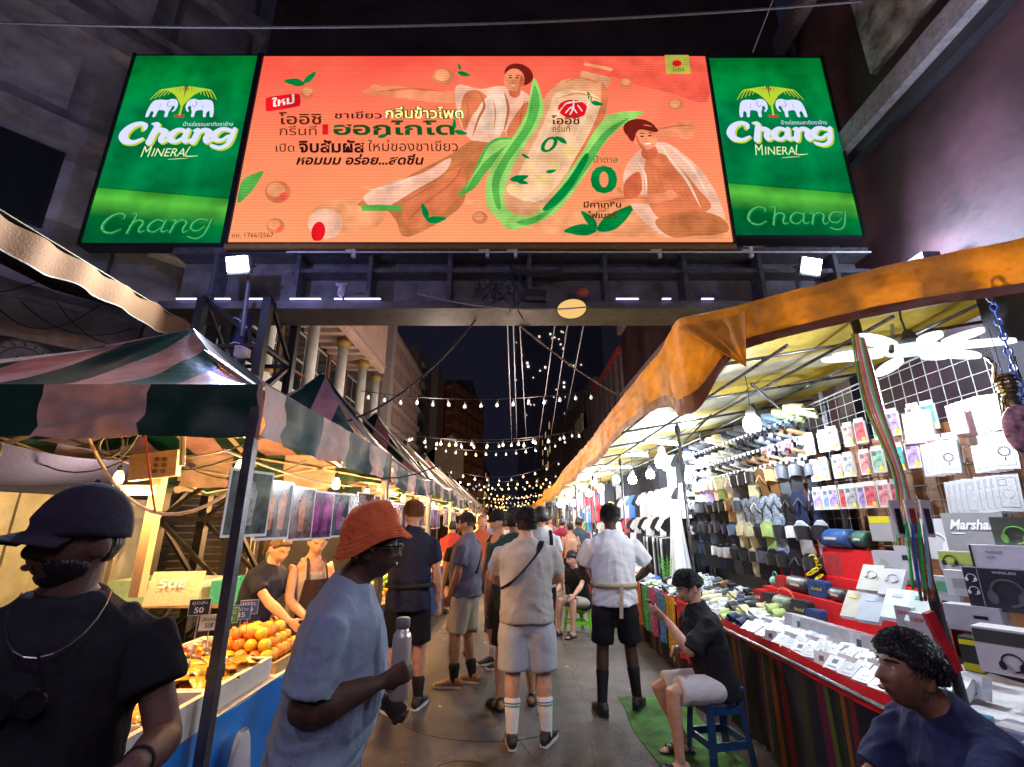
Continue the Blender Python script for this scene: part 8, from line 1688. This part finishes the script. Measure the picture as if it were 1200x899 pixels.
# bottle: its own thing, in the right hand
wp = D['J']['w1'] + V((-.30, 1, .30)).normalized() * .085 + V((-.036, -.012, 0)); M_ = Matrix.Translation(r.location) @ Matrix.Rotation(r.rotation_euler[2], 4, 'Z') @ Matrix.Scale(D['s'], 4); bp_ = M_ @ wp
o = empty('water_bottle', bp_, 'brushed steel water bottle gripped upright in front of the bucket hat man', 'bottle')
b = MB(); b.lathe([(.030, -.09), (.034, -.085), (.034, .10), (.030, .118), (.022, .13), (.022, .14)], n=24); b.build('flask', mat('bottle_steel', (.62, .57, .52), rough=.35, metal=.5, var=.08), o, True)
b = MB(); b.lathe([(.025, .138), (.026, .142), (.026, .168), (.022, .172)], n=20); b.build('cap', mat('bottle_cap', (.14, .14, .14), rough=.4), o, True)

# ---------- 3,4 vendors behind the fruit table
y = 4.15; loc = place(303, 645, y)
person('woman vendor in navy T-shirt with tied-back hair reaching over the drink cups', (loc[0], y, 0), -pi / 2 - .35, H=1.58, skin='fair', hair='brown', shirt=NAVY, hairstyle='pony', lean=.34, head=(-.15, -.45, 0), shorts=DEN, leg=.9, shoe=SHB, vox=.012, build=1.02,
       hands=((-.22, .46, 1.00), (.12, .60, 1.02)), elb=((-.3, -.6, -1), (.5, -.4, -1)))
y = 4.45; loc = place(362, 640, y)
r, D = person('woman vendor in pale grey tank top and dark apron behind the fruit', (loc[0], y, 0), pi + .9, H=1.60, skin='fair', hair='black', shirt=C_('pale_tank', (.45, .42, .40)), tank=True, hairstyle='pony', lean=.20, head=(-.35, -.40, 0), shorts=DEN, leg=.9, shoe=SHB, vox=.012, hands=((-.16, .36, 1.02), (.16, .38, 1.0)))
T = D['T']; b = MB(); b.sheet(lambda u, v: T((u - .5) * (.24 + .10 * v), .150 + .012 * cos((u - .5) * 6), 1.33 - .62 * v), 8, 10, D['R'] @ V((0, .006, 0))); ap = b.build('apron', C_('apron', (.05, .03, .035)), r, True)
for sd in (-1, 1): strap_on(r, [T(sd * .10, .15, 1.32), T(sd * .085, .08, 1.46), T(sd * .04, -.06, 1.51)], (.006, .012), C_('apron', (.05, .03, .035)), 'apron_strap', ap)
# third helper, orange top, between the hanging menus
y = 5.3; loc = place(432, 640, y)
person('stall helper in orange top bending behind the green mango pile', (loc[0] - .15, y, 0), -pi / 2, H=1.55, skin='fair', hair='black', shirt=C_('coral', (.55, .16, .08)), hairstyle='pony', lean=.2, shorts=DEN, leg=.9, shoe=SHB, vox=.016, head=(0, -.4, 0))

# ---------- 5 navy shirt, back view, reaching to the table
r, D = person('tall man in navy shirt and black shorts, reaching to the fruit stall', (-1.0, 4.94, 0), .12, H=1.83, skin='fair', hair='ginger', build=1.08, shirt=NAVY, loose=1.2, sleeve=.62, collar=True, hem=.80, shorts=BLK, leg=.50, legw=1.12, shoe=SHW, sock=SOCKB, sockh=.14, hairstyle='tuft', head=(.55, .0, 0), vox=.0105,
              hands=((-.42, .22, 1.02), None), elb=((-1, -.6, -.3), None), feet=[(-.12, -.04), (.13, .05)], feetdir=(.55, -.3))
T = D['T']; b = MB(); loft(b, [T(0, 0, 1.00), T(0, 0, 1.035)], [(.222, .172), (.222, .172)], xref=V((1, 0, 0)), n=28, flat=(True, True)); b.build('belt_bag', mat('belt_black', (.012, .012, .012), rough=.85), r, True)
# ---------- 6 grey polo, khaki shorts
r, D = person('greying man in slate polo shirt and khaki shorts, facing the food stall', (-.50, 5.62, 0), pi / 2 - .25, H=1.74, skin='tan', hair='grey', build=1.14, belly=.045, shirt=POLO, loose=1.1, sleeve=.62, collar=True, hem=.88, shorts=KHAKI, leg=.50, legw=1.15, shoe=SHBR, sock=SOCKB, sockh=.12, hairstyle='fade', head=(-.1, -.12, 0), vox=.0105,
              hands=((-.20, .12, .90), (.22, .08, .90)), elb=((-1, -1, 0), (.6, -1, 0)), gripL=dict(curl=.6), feet=[(-.10, .08), (.11, -.05)], feetdir=(.1, -.1))
T = D['T']; strap_on(r, [T(.10, .14, 1.30), T(.12, .06, 1.475), T(.10, -.06, 1.47), T(.02, -.145, 1.33), T(-.10, -.14, 1.12)], (.005, .02), BLK, 'bag_strap')
# ---------- 7 red-orange polo facing camera
person('pink-faced man in rust red polo shirt facing this way behind the slate polo', (-.50, 8.3, 0), pi + .1, H=1.76, skin='fair', hair='ginger', shirt=ORG, collar=True, loose=1.1, shorts=NAVY, leg=.50, shoe=SHB, hairstyle='fade', vox=.0135)
# dark-trousered walker behind the slate polo
person('walker in dark trousers mostly hidden behind the slate polo man', (-.66, 6.75, 0), .2, H=1.62, skin='tan', shirt=BLK, shorts=NAVY, leg=.9, shoe=SHB, hairstyle='short', vox=.016)
# ---------- 8 tank top and cap
r, D = person('young man in olive tank top and black cap looking toward the food stall', (-.17, 6.35, 0), pi - .75, H=1.76, skin='fair', shirt=OLIVE, tank=True, shorts=C_('charcoal', (.06, .06, .065)), leg=.62, legw=1.1, shoe=SHW, sock=SOCKW, sockh=.1, hairstyle='short', head=(-.35, 0, 0), vox=.012, feetdir=(-.3, -.3))
cap(r, D, BLK, lift=.004)
strap_on(r, [D['T'](.10, .10, 1.40), D['T'](.10, .0, 1.48), D['T'](.10, -.10, 1.40)], (.006, .02), BLK, 'bag_strap')
# ---------- 9 dark green tee beside the grey-shirted man
person('man in dark green T-shirt and black shorts half hidden by the grey T-shirt man', (.03, 5.05, 0), .1, H=1.77, skin='tan', build=1.12, shirt=DGRN, loose=1.3, sleeve=.7, hem=.82, shorts=BLK, leg=.52, legw=1.05, sandal=2, hairstyle='thick', vox=.012, hands=((-.28, .06, .84), None), feet=[(-.16, -.08), (.16, .03)], feetdir=(.45, -.3))
# ---------- 10 pale shirt with backpack strap
r, D = person('dark-haired man in pale T-shirt with a black backpack strap beyond the grey T-shirt man', (.36, 6.3, 0), .05, H=1.82, skin='fair', shirt=C_('pale', (.55, .57, .60)), shorts=BLK, leg=.9, shoe=SHB, hairstyle='thick', vox=.0135, head=(.4, 0, 0))
T = D['T']; strap_on(r, [T(.11, .12, 1.36), T(.12, 0, 1.485), T(.12, -.11, 1.40), T(.12, -.145, 1.2), T(.12, -.14, 1.05)], (.006, .022), BLK, 'backpack_strap')
# ---------- 11 the grey T-shirt man in the middle
r, D = person('man in grey T-shirt and pale shorts with a black sling strap across his back', (.12, 4.28, 0), -.04, H=1.75, skin='fair', build=1.20, shirt=GREYT, loose=1.3, sleeve=.62, hem=.86, shorts=LGREY, leg=.52, legw=1.22, shoe=(MC['shoe_black'], MC['sole_white'], SOCKW), sock=SOCKW, sockh=.22, hairstyle='thick', head=(.25, .02, 0), vox=.0105, belly=.02,
              hands=((-.12, .32, 1.10), (.12, .34, 1.12)), elb=((-1, -.1, -.6), (1, -.1, -.6)), feet=[(-.12, -.06), (.15, .0)], feetdir=(.1, -.35))
T = D['T']; strap_on(r, [T(.135, .06, 1.475), T(.13, -.05, 1.485), T(.10, -.135, 1.41), T(.0, -.170, 1.29), (T(-.12, -.165, 1.18)), T(-.205, -.06, 1.12)], (.006, .026), BLK, 'sling_strap')
# ---------- 12.. far walkers
person('man in maroon T-shirt and khaki shorts walking away down the aisle', (1.30, 12.9, 0), .1, H=1.72, skin='tan', shirt=MAR, shorts=KHAKI, leg=.52, shoe=SHB, hairstyle='short', vox=.016, feet=[(-.1, .15), (.1, -.1)])
r, D = person('woman in peach vest and long black trousers standing by the seated shopkeeper', (1.30, 11.0, 0), .3, H=1.63, skin='fair', shirt=C_('peach', (.62, .34, .24)), tank=True, shorts=BLK, leg=.92, shoe=SHW, hairstyle='short', vox=.015)
person('man in black check shirt behind the peach vest', (1.62, 11.9, 0), -.5, H=1.74, skin='brown', shirt=C_('check', (.05, .07, .09)), shorts=NAVY, leg=.9, shoe=SHB, hairstyle='thick', vox=.016)
# ---------- 13 seated shopkeeper on the green stool
r, D = person('young shopkeeper in black shirt sitting on the green stool', (1.06, 8.15, 0), pi - .7, H=1.68, skin='fair', shirt=BLK, shorts=C_('beige', (.4, .36, .3)), leg=.5, seat=.44, sandal=1, hairstyle='floppy', vox=.012, lean=.28,
              hands=((-.25, .52, .62), (.10, .48, .66)), feet=[(-.14, .42), (.14, .40)], kneep=V((0, .4, 1)), pelvis=(0, -.06))
# ---------- 14 white T-shirt and apron belt
r, D = person('man in white T-shirt with a beige webbing belt and black shorts', (.98, 4.90, 0), -.10, H=1.81, skin='dark', build=1.05, shirt=WHT_T, loose=1.4, sleeve=.70, hem=.86, shorts=BLK, leg=.48, legw=1.15, shoe=SHB, sock=SOCKB, sockh=.24, hairstyle='fade', head=(-.35, .02, 0), vox=.0105,
              hands=((-.20, .30, 1.02), (.24, .26, 1.05)), elb=((-1, -.45, -.4), (1, -.45, -.4)), feet=[(-.16, -.06), (.16, .10)], feetdir=(.25, -.35))
T = D['T']; BELT = C_('webbing', (.45, .36, .26)); b = MB(); loft(b, [T(0, 0, 1.02), T(0, 0, 1.06)], [(.216, .176), (.216, .176)], xref=V((1, 0, 0)), n=30, flat=(True, True)); bl_ = b.build('belt', BELT, r, True)
b = MB(); b.sheet(lambda u, v: T(.035 + .032 * u - .02 * v, -.182 - .01 * v, 1.05 - .27 * v), 3, 8, (0, -.004, 0)); b.build('belt_tail', BELT, bl_)
# ---------- 15 seated man with a phone
r, D = person('young man in black shirt and white shorts looking at a phone', (1.52, 4.02, 0), pi / 2 + .12, H=1.70, skin='fair', build=.98, shirt=BLK, loose=1.3, sleeve=.95, hem=.86, collar=True, shorts=SH_W, leg=.47, legw=1.1, seat=.50, sandal=1, hairstyle='floppy', head=(-.05, -.34, 0), vox=.0095, lean=.20,
              hands=((-.12, .40, .98), (.10, .24, .72)), elb=((-.5, -.5, -1), (.8, -.5, -1)), gripL=dict(d=(.2, .75, .55), n=(.6, -.35, .5), curl=.55), feet=[(-.16, .40), (.14, .22)], kneep=V((0, .5, 1)), feetdir=(.05, -.1), pelvis=(0, -.02))
J_ = D['J']['w0'] + V((.2, .75, .55)).normalized() * .09 + V((.035, -.01, .03))
M_ = Matrix.Translation(r.location) @ Matrix.Rotation(r.rotation_euler[2], 4, 'Z') @ Matrix.Scale(D['s'], 4); pp = M_ @ J_
o = empty('phone', pp, 'dark smartphone in the hand of the man sitting on the blue stool', 'phone', rz=r.rotation_euler[2])
Rp = rotm(('X', radians(-48)), ('Z', .1)); b = MB(); b.box((0, 0, 0), (.072, .008, .150), Rp); b.build('case', mat('phone_case', (.10, .015, .02), rough=.3), o); b = MB(); b.box(Rp @ V((0, -.0055, 0)), (.066, .002, .142), Rp); b.build('screen', glow('phone_screen', (.35, .45, .6), .25), o)
# ---------- 16 vendor low at the right front
y = 1.84; loc = place(1072, 775, y)
r, D = person('dark-haired vendor in navy T-shirt perched beside the black crate', (loc[0] + .0, y - .05, 0), pi / 2 + .05, H=1.60, skin='brown', hair='black', build=1.1, shirt=C_('vendor_navy', (.018, .024, .075)), loose=1.5, sleeve=.75, hem=.86, shorts=DEN, leg=.9, shoe=SHB, seat=.60, hairstyle='floppy', head=(-.10, .30, 0), vox=.0068, lean=.42, pelvis=(0, -.22),
              hands=((-.30, .46, .74), (.15, .50, .56)), elb=((-1, .1, .15), (.6, -.2, -1)), feet=[(-.14, .30), (.16, .24)], kneep=V((0, .5, 1)))
hp = D['hp']; b = MB(); b.tube([hp((-.084, -.004 + .008 * cos(a), -.048 + .008 * sin(a))) for a in [q * pi / 6 for q in range(13)]], .0018, 5); b.build('earring', CHN, r)
# ---------- crowd far down the street
random.seed(31); k = 0
cl = {'red': (.4, .05, .05), 'white': (.6, .6, .6), 'black': (.02, .02, .02), 'blue': (.06, .1, .3), 'pink': (.6, .25, .3), 'green': (.05, .2, .1), 'tan': (.45, .35, .2), 'grey': (.25, .25, .26)}
keys = list(cl)
spots = [(-1.15, 9.6), (-.1, 9.9), (.45, 11.2), (-.75, 12.4), (.15, 14.5), (.75, 15.2), (1.75, 14.6), (-1.1, 15.8), (-.4, 17.5), (1.2, 18), (.5, 19.5), (-.9, 20), (1.6, 20.5), (.1, 22.5), (-.5, 24.5), (.9, 25), (1.5, 27), (-1.1, 28), (.3, 30), (-.3, 33), (1.0, 34), (.6, 38)]
where = ['near the left row of stalls', 'in the middle of the aisle', 'by the clothes racks']
for (x, yy) in spots:
    a = keys[k % 8]; w3 = where[0] if x < -.6 else (where[2] if x > 1.1 else where[1])
    person(f'{ORD[k]} distant shopper along the aisle, in {a} top, {w3}', (x, yy, 0), random.choice([0, .2, pi + .2, pi, pi - .4, .6, pi + .3]), H=random.uniform(1.55, 1.78), skin=random.choice(['tan', 'fair', 'brown']), shirt=C_('crowd_' + a, cl[a]), shorts=random.choice([BLK, DEN, KHAKI]), leg=random.choice([.5, .9]), shoe=SHB, hairstyle='short', vox=.022, group='shoppers further down the aisle', feet=[(-.1, random.uniform(0, .2)), (.1, random.uniform(-.2, 0))]); k += 1
bpy.data.scenes.remove(BK)
